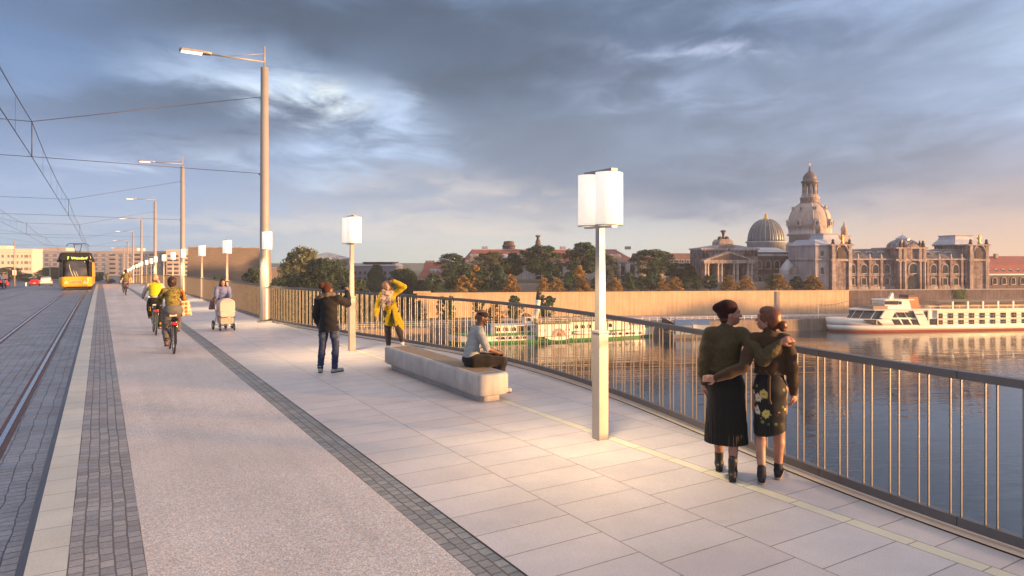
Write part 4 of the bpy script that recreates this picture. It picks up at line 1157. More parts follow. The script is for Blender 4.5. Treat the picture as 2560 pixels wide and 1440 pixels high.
# --- the big domed church
C = Bld('domed_church', 'tall pale stone church with bell shaped dome, open lantern and corner turrets', TF, 2024.5, 95, zb=Z_TOP)
r = C.root; w = C.w
def CZ(py): return C.z(2024.5, py)
m = MB(); m.lathe([(w(50), -.2), (w(50), CZ(640))], 8, a0=PI / 8, smooth=False); part('body', m, M_STONE_L, r)
m = MB(); m.lathe([(w(58), CZ(640)), (w(58), CZ(612)), (w(52), CZ(606)), (w(49), CZ(604))], 8, a0=PI / 8, smooth=False); part('octagon', m, M_STONE_L, r)
m = MB(); m.lathe([(w(49), CZ(606)), (w(49), CZ(590)), (w(54), CZ(588)), (w(54), CZ(585)), (w(50), CZ(584)), (w(50), CZ(572)), (w(51.5), CZ(571))], 32); part('drum', m, M_STONE_L, r)
prof = [(50, 571), (50, 560), (49, 550), (46.5, 540), (43, 531), (38, 523), (32, 516), (26, 511.5), (22.5, 509)]
m = MB(); m.lathe([(w(a), CZ(b)) for a, b in prof], 40); dm = part('dome', m, stone_wall('dome_stone', (.44, .375, .34), .14, .16), r)
for i in range(8):
    a = PI / 8 + i * PI / 4
    m = MB(); m.tube([(w(p_) * 1.01 * math.cos(a), w(p_) * 1.01 * math.sin(a), CZ(q_)) for p_, q_ in prof], .28, 6); part('rib', m, M_STONE_L, dm)
    a2 = i * PI / 4 - .25
    for pr, pz, s in ((50, 566, 1.0), (39.5, 527, .62)):
        m = MB(); m.bx(-.9 * s, .9 * s, -.9 * s, .9 * s, 0, 2.0 * s); m.prism([(-1.1 * s, 2.0 * s), (1.1 * s, 2.0 * s), (0, 2.9 * s)], -1.0 * s, 1.0 * s, 'y')
        dd = part('dormer', m, M_STONE_L, dm, (w(pr) * 1.0 * math.cos(a2), w(pr) * 1.0 * math.sin(a2), CZ(pz)), a2 + PI / 2)
        m = MB(); m.prism(arch_poly(.9 * s, 1.5 * s, True), -.93 * s, -.90 * s, 'y'); part('pane', m, M_PANE, dd, (0, 0, .2 * s))
m = MB(); m.lathe([(w(22.5), CZ(510)), (w(22.5), CZ(497)), (w(24), CZ(496)), (w(24), CZ(494)), (w(20), CZ(493)), (w(20), CZ(487))], 16); part('lantern_base', m, M_STONE_M, r)
ln = MB(); ln.lathe([(w(8), CZ(487)), (w(8), CZ(470))], 10); lan = part('lantern_core', ln, M_STONE_M, r)
lan.scale = (.45, .45, 1)
for i in range(8):
    a = PI / 8 + i * PI / 4
    m = MB(); m.box((0, 0, (CZ(487) + CZ(458)) / 2), (w(4.6), w(4.2), CZ(458) - CZ(487))); part('lantern_pier', m, M_STONE_M, r, (w(15.5) * math.cos(a), w(15.5) * math.sin(a), 0), a)
m = MB(); m.lathe([(w(17.5), CZ(465)), (w(18.5), CZ(458)), (w(20.5), CZ(457)), (w(20.5), CZ(453)), (w(16), CZ(451)), (w(16.5), CZ(446)), (w(14.5), CZ(439)), (w(9), CZ(432)), (w(4.5), CZ(429)), (w(3), CZ(425)), (w(2.2), CZ(418)), (0, CZ(415))], 20); part('lantern_cap', m, mat('dark_copper', (.13, .12, .13), .5, .2, var=.2), r)
m = MB(); m.cyl((0, 0, CZ(417)), (0, 0, CZ(404)), .12, 6); m.bx(-.6, .6, -.1, .1, CZ(409.5), CZ(408)); part('cross', m, M_GOLD, r)
for px, y_, top, h0, hw in ((2003, -13, 556, 612, 10.5), (2103, -2, 551, 606, 10), (1951, 14, 558, 600, 8), (2056, 18, 560, 600, 8)):
    t_ = MB(); xx = C.x(px); k = w(hw)
    t_.bx(-k, k, -k, k, CZ(700), CZ(590)); t_.bx(-k * 1.15, k * 1.15, -k * 1.15, k * 1.15, CZ(591), CZ(588.5))
    tr_ = part('corner_turret', t_, M_STONE_L, r, (xx, y_, 0))
    m = MB(); m.lathe([(k * .75, CZ(588.5)), (k * .68, CZ(577)), (k * .8, CZ(576)), (k * .72, CZ(570)), (k * .4, CZ(565)), (k * .18, CZ(562)), (k * .15, CZ(557)), (0, CZ(550))], 10); part('turret_cap', m, M_STONE_M, tr_)
    m = MB(); m.prism(arch_poly(k * .8, 3.0, True), -k - .04, -k - .01, 'y'); part('niche', m, M_DARKST, tr_, (0, 0, CZ(622)))

# --- palace with red roof, behind the park trees
V = Bld('palace', 'wide palace with long red tiled roof and ornate turret, behind the park trees', TF, 1165, 48, zb=Z_TOP)
r = V.root
ze, zr = V.z(1380, 660), V.z(1380, 624)
x0, x1 = V.x(1166), V.x(1594)
m = MB(); m.bx(x0, x1, 0, 26, -.3, ze); part('wall', m, M_STONE_L, r)
m = MB(); m.bx(x0 - .4, x1 + .4, -.5, 26.5, ze, ze + .5); part('cornice', m, M_STONE_L, r)
m = MB(); m.rings([[(x0 - .2, -.3, ze + .5), (x1 + .2, -.3, ze + .5), (x1 + .2, 26.3, ze + .5), (x0 - .2, 26.3, ze + .5)], [(V.x(1188), 10, zr), (V.x(1562), 10, zr), (V.x(1562), 16, zr), (V.x(1188), 16, zr)]], False); part('roof', m, M_TILE, r)
m = MB(); m.bx(V.x(1188), V.x(1562), 9.8, 16.2, zr + .003, zr + .3); part('roof_ridge', m, M_ROOFL, r)
for px0, px1 in ((1178, 1200), (1250, 1312), (1510, 1561)):
    m = MB(); m.box(((V.x(px0) + V.x(px1)) / 2, 2.2, ze + 2.0), (V.x(px1) - V.x(px0), .3, 2.6), shift=(0, 2.6)); part('roof_light', m, M_ROOFL, r)
for px in (1186, 1348, 1541):
    m = MB(); x_ = V.x(px); m.prism([(-3.6, 0), (3.6, 0), (3.2, .7), (1.6, 1.0), (1.1, 2.2), (0, 3.0), (-1.1, 2.2), (-1.6, 1.0), (-3.2, .7)], -.9, 2, 'y'); part('gable', m, M_STONE_M, r, (x_, 0, ze + .5))
for px in (1186, 1240, 1345, 1400, 1440, 1515, 1535, 1555, 1580):
    window(r, V.x(px), -.02, V.z(px, 688), 1.8, 3.3, True, M_STONE_M, .3)
    window(r, V.x(px), -.02, V.z(px, 705), 1.5, 2.2, True, M_STONE_M, .25)
for px in (1524, 1529, 1547, 1565, 1570):
    m = MB(); m.cyl((0, -.5, -.2), (0, -.5, ze), .5, 10); part('column', m, M_STONE_L, r, (V.x(px), -.3, 0))
xx = V.x(1272, 13); rr = V.w(17)
m = MB(); m.lathe([(rr, zr - 1), (rr, V.z(1272, 617, 13)), (rr * 1.15, V.z(1272, 616, 13)), (rr * .9, V.z(1272, 612, 13)), (rr * .8, V.z(1272, 605, 13)), (rr * .85, V.z(1272, 604, 13)), (0, V.z(1272, 602, 13))], 12, (xx, 13, 0), smooth=False); part('turret', m, M_DARKST, r)
xx = V.x(1345, 6)
m = MB(); m.lathe([(V.w(14), V.z(1345, 626, 6)), (V.w(8), V.z(1345, 616, 6)), (V.w(6.5), V.z(1345, 604, 6)), (V.w(4), V.z(1345, 598, 6)), (V.w(3), V.z(1345, 595, 6)), (V.w(7), V.z(1345, 590, 6)), (V.w(6), V.z(1345, 588, 6)), (0, V.z(1345, 588, 6))], 10, (xx, 6, 0), smooth=False); part('sculpture_tower', m, M_DARKST, r)
for px in (1212, 1407, 1570):
    m = MB(); m.bx(V.x(px, 13) - .9, V.x(px, 13) + .9, 12.4, 14, zr + .3, V.z(px, 616, 13)); part('chimney', m, M_STONE_L, r)
# --- small red house left, brown roof block and glass block right of the palace
H = Bld('red_roof_house', 'small red roofed house with two dormers, left of the palace', TF, 1048, 40, zb=Z_TOP)
m = MB(); m.bx(0, H.x(1125), 0, 12, -.5, H.z(1080, 694)); part('wall', m, M_STONE_L, H.root)
m = MB(); m.rings([[(-.4, -.4, H.z(1080, 694)), (H.x(1125) + .4, -.4, H.z(1080, 694)), (H.x(1125) + .4, 12.4, H.z(1080, 694)), (-.4, 12.4, H.z(1080, 694))], [(1.2, 1.6, H.z(1080, 676)), (H.x(1125) - 1.2, 1.6, H.z(1080, 676)), (H.x(1125) - 1.2, 10.6, H.z(1080, 676)), (1.2, 10.6, H.z(1080, 676))],
                   [(H.x(1062), 5.8, H.z(1080, 656)), (H.x(1112), 5.8, H.z(1080, 656)), (H.x(1112), 6.4, H.z(1080, 656)), (H.x(1062), 6.4, H.z(1080, 656))]], False); part('roof', m, M_TILE, H.root)
for px in (1079, 1088, 1100):
    m = MB(); m.lathe([(.6, 0), (.6, 1.0), (.4, 1.4), (0, 1.5)], 8); part('dormer', m, M_ROOFL, H.root, (H.x(px), 1.0, H.z(px, 684)))
for px in (1068, 1076, 1084):
    m = MB(); m.bx(H.x(px) - .4, H.x(px) + .4, 5.6, 6.6, H.z(px, 660), H.z(px, 653)); m.bx(H.x(px) - .6, H.x(px) + .6, 5.4, 6.8, H.z(px, 653), H.z(px, 651.5)); part('chimney', m, M_STONE_M, H.root)
H = Bld('brown_roof_building', 'plain building with brown mansard roof and a row of dormers, left of the portico', TF, 1602, 66, zb=Z_TOP)
m = MB(); m.bx(0, H.x(1745), 0, 14, -.5, H.z(1700, 660)); part('wall', m, M_STONE_M, H.root)
m = MB(); m.prism([(-.4, H.z(1700, 660)), (3, H.z(1700, 633)), (10, H.z(1700, 633)), (14.4, H.z(1700, 660))], 0, H.x(1742), 'x'); part('roof', m, M_TILE2, H.root)
for px in (1680, 1693, 1706, 1719, 1732):
    m = MB(); m.box((0, .6, .5), (1.3, 1.4, 1.1)); m.box((0, .4, 1.1), (1.6, 1.8, .12)); d_ = part('dormer', m, M_ROOFL, H.root, (H.x(px), -.2, H.z(px, 657)))
    m = MB(); m.bx(-.45, .45, -.13, -.11, .1, .9); part('pane', m, M_PANE, d_)
H = Bld('glass_building', 'low modern building with teal glass front, left of the portico', TF, 1690, 32, zb=Z_TOP)
m = MB(); m.bx(0, H.x(1752), 0, 9, -.4, H.z(1720, 660)); part('wall', m, mat('teal_glass', (.10, .20, .22), .2, var=.25, scale=.5), H.root)
m = MB(); m.bx(-.5, H.x(1752), -.6, 9, H.z(1720, 660) + .003, H.z(1720, 657)); m.bx(0, H.x(1752), -.15, 0, H.z(1720, 674), H.z(1720, 671)); part('roof_slab', m, M_ROOFL, H.root)
for i in range(7):
    m = MB(); m.bx(-.12, .12, -.14, 0, -.4, H.z(1720, 661)); part('mullion', m, M_COPPER, H.root, (.8 + i * 1.15, 0, 0))
m = MB(); m.bx(0, H.x(1752), -.1, 0, H.z(1720, 671), H.z(1720, 661)); part('upper_band', m, mat('grey_panel', (.33, .35, .38), .5, var=.1), H.root)

# --- museum at left
p = W(873, 648, 255); p.z = Z_QUAY
mu = thing('museum_building', 'lilac grey block with a pale pyramid roof and small windows, left of the second lamp', 'building', p, -TH + R(32))
M_LIL = stone_wall('lilac_render', (.36, .315, .34), .06, .05)
M_LIL2 = stone_wall('grey_render', (.27, .25, .30), .06, .05)
def MZ(py, D=255): return HC + (648 - py) / F * D - Z_QUAY
ww, dd = 13.0, 9.6
m = MB(); m.bx(-ww, 0, 0, dd, 0, MZ(648)); part('wall', m, M_LIL, mu)
m = MB(); m.bx(-ww - .5, .5, -.5, dd + .5, MZ(648), MZ(645)); part('eaves', m, M_ROOFL, mu)
m = MB(); m.rings([[(-ww - .4, -.4, MZ(645)), (.4, -.4, MZ(645)), (.4, dd + .4, MZ(645)), (-ww - .4, dd + .4, MZ(645))], [(-ww * .55, dd * .5, MZ(631)), (-ww * .5, dd * .5, MZ(631)), (-ww * .5, dd * .55, MZ(631)), (-ww * .55, dd * .55, MZ(631))]], False); part('roof', m, M_COPPER, mu)
for i in range(6):
    for py in (660, 676, 690):
        window(mu, -ww + 1.4 + i * 2.0, -.02, MZ(py), .8, 1.0, False, M_LIL, .08, sill=False)
for i in range(4):
    for py in (660, 676): window(mu, .02, 1.4 + i * 2.1, MZ(py), .7, .9, False, M_LIL, .08, sill=False, rz=PI / 2)
p = W(878, 648, 268); p.z = Z_QUAY
mw = thing('museum_wing', 'long grey lilac wing with pale flat roof, behind the second lamp post', 'building', p, -TH + R(-4))
x1 = 110 / F * 268
def NZ(py): return HC + (648 - py) / F * 268 - Z_QUAY
m = MB(); m.bx(0, x1, 0, 14, 0, NZ(665)); part('wall', m, M_LIL2, mw)
m = MB(); m.rings([[(-.3, -.4, NZ(665)), (x1 + .3, -.4, NZ(665)), (x1 + .3, 14.4, NZ(665)), (-.3, 14.4, NZ(665))], [(1, 5, NZ(659)), (x1 - 1, 5, NZ(659)), (x1 - 1, 13, NZ(659)), (1, 13, NZ(659))]], False); part('roof', m, M_COPPER, mw)
m = MB(); m.bx(3.5, x1 * .88, 4, 12, NZ(660), NZ(658)); m.rings([[(4, 3.4, NZ(658)), (x1 * .9, 3.4, NZ(658)), (x1 * .9, 12, NZ(658)), (4, 12, NZ(658))], [(3.2, 2.8, NZ(655)), (x1 * .95, 2.8, NZ(655)), (x1 * .95, 12.4, NZ(655)), (3.2, 12.4, NZ(655))]], False); part('roof_box', m, M_DARKST, mw)
for i in range(8):
    for py in (685, 700, 714): window(mw, 1.6 + i * 2.0, -.02, NZ(py), .75, 1.0, False, M_LIL2, .08, sill=False)

# --- brown windowless block
p = W(650, 648, 172); p.z = Z_QUAY
sy = thing('windowless_block', 'brown windowless building of fine stone courses, behind the nearest mast', 'building', p, -TH + R(13))
def blk_uv():
    m, t, b = newmat('stone_courses'); v = t.coord(); s = t.sep(v)
    br = t.new('ShaderNodeTexBrick', offset=.5)
    t.put(br.inputs['Vector'], t.comb(t.math('ADD', s[0], s[1]), s[2], 0))
    for k, x in (('Color1', (.225, .18, .15)), ('Color2', (.255, .205, .17)), ('Mortar', (.165, .13, .105)), ('Scale', 1), ('Mortar Size', .035), ('Brick Width', 1.1), ('Row Height', .42)): t.put(br.inputs[k], x)
    n = t.smooth(t.noise(v, .3, 4)[0], .3, .7, .92, 1.08)
    t.l.new(t.mix(1, br.outputs['Color'], t.comb(n, n, n), 'MULTIPLY'), b.inputs['Base Color']); b.inputs['Roughness'].default_value = .85
    t.l.new(t.bump(t.math('MULTIPLY', br.outputs['Fac'], -1), .4, .05), b.inputs['Normal'])
    return m
zt = HC + 29 / F * 172 - Z_QUAY
m = MB(); m.rings([[(-17.6, 0, 0), (0, 0, 0), (1.5, 16, 0), (-17, 16, 0)], [(-16.7, 0, zt), (-.2, 0, zt - .15), (.8, 15, zt - .3), (-16.5, 15, zt - .1)]], False); part('wall', m, blk_uv(), sy)
m = MB(); m.rings([[(-16.75, -.05, zt - .02), (-.15, -.05, zt - .17), (.85, 15.05, zt - .32), (-16.55, 15.05, zt - .12)], [(-16.75, -.05, zt + .2), (-.15, -.05, zt + .05), (.85, 15.05, zt - .1), (-16.55, 15.05, zt + .1)]], False); part('parapet', m, M_STONE_M, sy)
p = W(700, 648, 330); p.z = Z_QUAY
tb = thing('tan_building', 'low tan building half hidden behind the olive tree', 'building', p, -TH)
m = MB(); m.bx(-10, 22, 0, 20, 0, HC - 23 / F * 330 - Z_QUAY); part('wall', m, mat('tan_render', (.42, .30, .21), .8, var=.08), tb)
m = MB(); m.bx(-10.3, 22.3, -.3, 20.3, HC - 23 / F * 330 - Z_QUAY, HC - 21.5 / F * 330 - Z_QUAY); part('roof', m, M_ROOFL, tb)

# --- apartment blocks beyond the bridge
M_APT = stone_wall('beige_panels', (.66, .555, .49), .05, .05); M_APT2 = stone_wall('pink_panels', (.70, .54, .46), .05, .05); M_CREAM = stone_wall('cream_render', (.76, .68, .56), .04, .04)
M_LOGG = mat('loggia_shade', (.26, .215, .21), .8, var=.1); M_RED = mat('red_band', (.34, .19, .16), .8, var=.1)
def apartment(px0, px1, D, deg, ytop, mtl, label, bays, floors, boxes, y0=638, dy=11.3, group='apartment blocks beyond the bridge'):
    fr = Frame((px0 - 1280) / F * D, D, deg)
    Bq = Bld('apartment_block', label, fr, px0 + .01, 0, zb=-7.5, group=group)
    k = Bq.root; xe = Bq.x(px1); zt = Bq.z(px0, ytop)
    m = MB(); m.bx(0, xe, 0, 13, 0, zt); part('wall', m, mtl, k)
    m = MB(); m.bx(-.2, xe + .2, -.25, 13.2, zt, zt + .45); part('parapet', m, mtl, k)
    for a, b_, yt in boxes:
        m = MB(); m.bx(Bq.x(a), Bq.x(b_), 2, 11, zt + .45, Bq.z(px0, yt)); part('roof_house', m, mtl, k)
    for a, b_, kind in bays:
        w_ = Bq.x(b_) - Bq.x(a); xm = Bq.x((a + b_) / 2)
        src = None
        for f in range(floors):
            z = Bq.z(px0, y0 + f * dy)
            if src is None:
                if kind == 'b':
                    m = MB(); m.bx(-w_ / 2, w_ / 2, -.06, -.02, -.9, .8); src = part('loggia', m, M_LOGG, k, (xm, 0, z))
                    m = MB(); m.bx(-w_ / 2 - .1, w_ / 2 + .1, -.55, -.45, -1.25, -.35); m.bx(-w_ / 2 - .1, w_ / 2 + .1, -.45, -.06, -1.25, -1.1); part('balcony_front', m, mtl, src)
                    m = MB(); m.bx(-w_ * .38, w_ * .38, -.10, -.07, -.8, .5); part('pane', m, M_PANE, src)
                elif kind == 'w':
                    m = MB(); m.bx(-w_ / 2, w_ / 2, -.08, -.02, -.95, .75); src = part('window', m, M_RED, k, (xm, 0, z))
                    m = MB()
                    m.bx(-w_ * .46, w_ * .46, -.10, -.085, -.75, .6)
                    part('pane', m, mat('sky_pane', (.30, .33, .42), .15, .2, var=.2), src)
                    m = MB(); m.bx(-w_ * .19, w_ * .19, -.13, -.101, -.75, .6); part('panel', m, M_APT, src)
                else:
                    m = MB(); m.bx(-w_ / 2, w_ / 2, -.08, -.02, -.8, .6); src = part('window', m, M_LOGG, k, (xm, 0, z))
            else:
                c = dup(src, k, (xm, 0, z))
                for ch in src.children: dup(ch, c)
    return Bq
apartment(80, 414, 400, 0, 629.5, M_APT, 'long beige apartment slab with rows of loggias, behind the tram', [(86.5, 103.5, 'b'), (112, 142, 'w'), (235, 263, 'w'), (272.5, 289, 'b'), (297, 327, 'w'), (335, 352, 'b'), (357, 367, 'w'), (373, 391, 'b')], 7, [(93, 159, 619.5), (277, 338, 620)])
m = MB()
apartment(415, 492, 396, 12, 628, M_APT2, 'pinkish apartment block with red balconies, directly behind the second mast', [(418, 432, 'b'), (433, 447, 'b'), (463, 473, 'b'), (477, 487, 's')], 6, [(414.5, 458, 624), (460, 472, 625)], y0=641, dy=10.6)
apartment(392, 413.6, 397, 6, 634, mat('grey_gable', (.17, .165, .18), .8, var=.1), 'narrow dark grey gable wall between the two apartment blocks', [(398, 403, 's')], 3, [], y0=648, dy=14)
apartment(-40, 81, 330, 16, 624, M_CREAM, 'bright cream apartment block at the far left edge', [(4, 10, 's'), (19, 24, 's'), (42, 46, 's'), (53, 57, 's'), (74, 77, 's'), (28, 39, 's'), (61, 71, 's'), (-10, -2, 's')], 5, [(-40, 14, 614)], y0=640, dy=16)
# ------------------------------------------------------------------ boats
M_HULL = mat('boat_white', (.88, .85, .77), .35, var=.04, scale=.5)
M_GREEN = mat('boat_green', (.035, .22, .07), .4, var=.1)
M_REDH = mat('boat_red', (.36, .07, .05), .5, var=.1)
M_ORNG = mat('funnel_orange', (.52, .15, .05), .5, var=.1)
M_TEAK = mat('deck_teak', (.30, .22, .15), .7, var=.15)
M_BWIN = glass('boat_window', (.055, .045, .04), .12)
# --- white cruise ship (side plane at v = 0 of its own frame)
SF = Frame(79.6, 166.5, 8.2)
S_ = Bld('cruise_ship', 'long white river cruise ship with red waterline and rows of cabin windows', SF, 2096.1, 0, 'ship', zb=Z_WATER)
r = S_.root
LX = 86.0; BW = 9.5
def sx(px): return S_.x(px)
def sz(px, py): return S_.z(px, py)
def hull_rings(levels):
    """levels: (z, bow_x) ; the bow sweeps to a point"""
    rs = []
    for z, bx, tuck in levels:
        pts = []
        N = 14
        for i in range(N + 1):
            f = i / N; x = bx + 14 * f ** 1.6; y = BW / 2 - (BW / 2 - tuck) * math.sin(f * PI / 2) ** .8
            pts.append((x, y, z))
        pts.append((LX, tuck, z)); pts.append((LX, BW - tuck, z))
        for i in range(N, 0, -1):
            f = i / N; x = bx + 14 * f ** 1.6; y = BW / 2 + (BW / 2 - tuck) * math.sin(f * PI / 2) ** .8
            pts.append((x, y, z))
        rs.append(pts)
    return rs
z1, z2 = .45, 1.62
bow = 3.40
m = MB(); m.rings(hull_rings([(-.5, .9, .5), (z1, .45, .2)]), False); part('waterline', m, M_REDH, r)
HL = 1.66
hm = MB(); hm.rings(hull_rings([(z1, .44, .2), (1.0, .32, .03), (HL, .22, 0)]), True); hl_ = part('hull', hm, M_HULL, r)
cab0 = sx(2345)
def fore(z, bx):
    p_ = [(x, y, z) for x, y, _ in hull_rings([(z, bx, 0)])[0]]
    return [(min(x, cab0) if x > 20 else x, y, z + (.25 * max(0, 1 - x / 9) if z > 2.5 else 0)) for x, y, z in p_]
hm = MB(); hm.rings([fore(HL + .002, .22), fore(2.4, .12), fore(bow - .25, 0)], True); part('fore_hull', hm, M_HULL, hl_)
zt = sz(2350, 775)
# superstructure block and overhanging roof
xw0 = sx(2144)
m = MB(); m.prism([(sx(2208), bow - .3), (cab0, bow - .3), (cab0, HL - .05), (LX - 1, HL - .05), (LX - 1, zt - .1), (sx(2216), zt - .1)], .35, BW - .35, 'y'); part('superstructure', m, M_HULL, r)
xf = S_.x(2124, BW / 2)
def plan(x, ins):
    pts = [(x + 14, ins), (x + 8, ins + .25), (x + 4, ins + 1.0), (x + 1.6, ins + 2.1), (x + .3, BW / 2 - .8)]
    return pts + [(a, BW - b) for a, b in pts[::-1]]
pl = plan(xf, -.05)
m = MB(); m.prism([(LX - .5, -.05)] + pl + [(LX - .5, BW + .05)], zt - .05, zt + .22); part('sun_deck', m, M_HULL, r)
m = MB(); z0_ = bow - .26
m.rings([[(x, y, z0_) for x, y in plan(xf - .6, .45)], [(x, y, zt - .052) for x, y in plan(xf + 1.0, .6)]], False); sal = part('bow_saloon', m, M_BWIN, r)
for i in (0, 1, 2, 3, 4, 6):
    p0, p1 = plan(xf - .6, .42)[i], plan(xf + 1.0, .57)[i]
    m = MB(); m.tube([(p0[0] - .02, p0[1], z0_), (p1[0] - .02, p1[1], zt - .05)], .16 if i in (1, 2) else .07, 4, smooth=False); part('saloon_frame', m, M_HULL, sal)
def side(name, pts, mtl, y0=-.08, y1=.30, par=None):
    m = MB(); m.prism([(sx(a), sz(a, b)) for a, b in pts], y0, y1, 'y'); return part(name, m, mtl, par or r)
side('bow_panel', [(2200, 795), (2230, 795), (2239, 777), (2213, 777)], M_HULL, -.06)
side('bow_window', [(2157, 799), (2193, 799), (2207, 813), (2190, 812), (2172, 807), (2163, 803)], M_BWIN, -.05, .05)
m = MB(); m.prism([(sx(2191), sz(2191, 812)), (sx(2192.5), sz(2191, 812)), (sx(2192.5), sz(2191, 799)), (sx(2191), sz(2191, 799))], -.09, -.04, 'y'); part('window_bar', m, M_HULL, r)
for a in (2219, 2242, 2265):
    side('lounge_window', [(a, 781), (a + 19, 781), (a + 27, 794), (a + 9, 794)], M_BWIN, .22, .33)
    side('lounge_window', [(a + 10, 798), (a + 28, 798), (a + 37, 812), (a + 18, 812)], M_BWIN, -.05, .1)
side('slanted_panel', [(2283, 777), (2306, 777), (2325, 814), (2300, 814)], M_HULL, -.13)
side('lounge_window', [(2309, 780), (2321, 780), (2321, 794), (2315, 794)], M_BWIN, .22, .33)
side('lounge_window', [(2316, 797), (2343, 797), (2343, 812), (2323, 812)], M_BWIN, -.05, .1)
text_mesh('name_lettering', 'CURANES', .55, mat('ship_letter', (.20, .10, .05), .5, var=0), r, (sx(2298.5), -.15, sz(2298, 786)), (PI / 2, 0, 0), .01, mirror=True)
# cabins: recessed strip with balconies and windows
xe = LX - 2
for ya, yb in ((779.5, 795), (797, 812)):
    zt_, zb_ = sz(2450, ya), sz(2450, yb)
    m = MB(); m.bx(cab0, xe, -.12, .32, zt_ - .0, zt_ + .22); m.bx(cab0, xe, -.12, .32, zb_ - .12, zb_ - .0); part('deck_band', m, M_HULL, r)
    m = MB(); m.bx(cab0, xe, -.10, -.05, zb_ + .62, zb_ + .72); part('balcony_rail', m, M_TEAK, r)
    px = 2353; src = None
    while sx(px) < xe - 2:
        if src is None:
            m = MB(); m.bx(-.62, .62, .20, .33, .05, 1.28); src = part('cabin_window', m, M_BWIN, r, (sx(px), 0, zb_))
            m = MB(); m.bx(-.035, .035, .16, .20, .05, 1.28); m.bx(-.62, .62, .16, .20, .62, .68); part('window_bar', m, M_TEAK, src)
            first = src
        else:
            c = dup(src, r, (sx(px), 0, zb_)); dup(src.children[0], c)
        px += 26.4
for px in (2321.5, 2344):
    m = MB(); m.bx(-.14, .14, -.12, .34, sz(px, 813), zt); part('post', m, M_HULL, r, (sx(px), 0, 0))
# bridge house, funnel, deck rails
m = MB(); m.prism([(sx(2229), zt + .2), (sx(2296), zt + .2), (sx(2290), zt + 2.35), (sx(2228), zt + 2.35)], 2.4, BW - 2.4, 'y'); bh = part('wheelhouse', m, M_HULL, r)
m = MB(); m.prism([(sx(2226), zt + 2.352), (sx(2303), zt + 2.352), (sx(2300), zt + 2.62), (sx(2230), zt + 2.62)], 2.1, BW - 2.1, 'y'); part('wheelhouse_roof', m, M_HULL, bh)
m = MB(); m.prism([(sx(2229.5), zt + 1.35), (sx(2261), zt + 1.25), (sx(2263), zt + 2.2), (sx(2229), zt + 2.2)], 2.3, 2.42, 'y'); part('wheelhouse_window', m, M_BWIN, bh)
m = MB(); m.prism([(sx(2229) - .06, 2.6), (sx(2229) - .06, BW - 2.6), (sx(2229) + .05, BW - 2.6), (sx(2229) + .05, 2.6)], zt + 1.3, zt + 2.2); part('wheelhouse_window', m, M_BWIN, bh)
m = MB(); m.prism([(sx(2264), zt + 1.3), (sx(2271), zt + 1.3), (sx(2271), zt + 2.1), (sx(2264), zt + 2.1)], 2.32, 2.42, 'y'); part('wheelhouse_window', m, M_BWIN, bh)
m = MB(); m.prism([(sx(2254), zt + 2.62), (sx(2268), zt + 2.62), (sx(2264), zt + 4.1), (sx(2262), zt + 4.2)], 4.4, 5.1, 'y'); part('radar_fin', m, M_HULL, bh)
m = MB(); m.prism([(sx(2293), zt + .2), (sx(2322), zt + .2), (sx(2317), zt + 3.0), (sx(2293), zt + 3.0)], 3.0, BW - 3.0, 'y'); fu = part('funnel', m, M_ORNG, r)
m = MB(); m.prism([(sx(2293), zt + 3.002), (sx(2317), zt + 3.002), (sx(2316), zt + 3.6), (sx(2293), zt + 3.6)], 3.0, BW - 3.0, 'y'); part('funnel_top', m, mat('funnel_dark', (.10, .05, .04), .6), fu)
m = MB(); m.bx(sx(2195), sx(2232), 1.8, BW - 1.8, zt + .22, zt + 1.0); part('deck_screen', m, M_TEAK, r)
m = MB(); m.bx(sx(2322), LX - 3, .10, .16, zt + .9, zt + 1.0); part('deck_rail', m, M_HULL, r)
px = 2328
while sx(px) < LX - 3:
    m = MB(); m.bx(-.04, .04, .1, .16, zt + .2, zt + .92); part('rail_post', m, M_HULL, r, (sx(px), 0, 0)); px += 24
for i, px in enumerate((2392, 2430, 2468, 2506, 2544)):
    m = MB(); m.bx(-.22, .22, 1.2, 1.5, zt + .2, zt + 2.0); part('awning_post', m, M_HULL, r, (sx(px), 0, 0))
m = MB(); m.bx(sx(2355), LX - 4, 1.3, BW - 1.3, zt + 2.0, zt + 2.08); part('awning_frame', m, M_TEAK, r)
m = MB(); m.bx(sx(2322), LX - 3, 4.0, 6, zt + .22, zt + 1.05); part('deck_furniture', m, M_TEAK, r)
for px, zz in ((2071, 4.8), (2141, 3.0)):
    m = MB(); m.cyl((sx(px) + .3, BW / 2, (bow - .2 if px < 2100 else zt)), (sx(px) + .3, BW / 2, (bow - .2 if px < 2100 else zt) + zz * .75), .06, 6); part('flag_pole', m, M_HULL, r)
a = Vector((sx(2071) + .3, BW / 2, bow + 3.2)); b_ = Vector((sx(2141) + .3, BW / 2, zt + 2.0)); c_ = Vector((sx(2290), BW / 2, zt + 3.9))
m = MB(); pts = [a.lerp(b_, i / 8) - Vector((0, 0, .35 * math.sin(PI * i / 8))) for i in range(9)] + [b_.lerp(c_, i / 10) for i in range(1, 11)]
m.tube(pts, .03, 4); st_ = part('light_string', m, M_DARK, r)
for i, p in enumerate(pts[1:-1]):
    m = MB(); m.ball((p.x, p.y, p.z - .1), .12, 6, 4); part('bulb', m, M_DARK, st_)

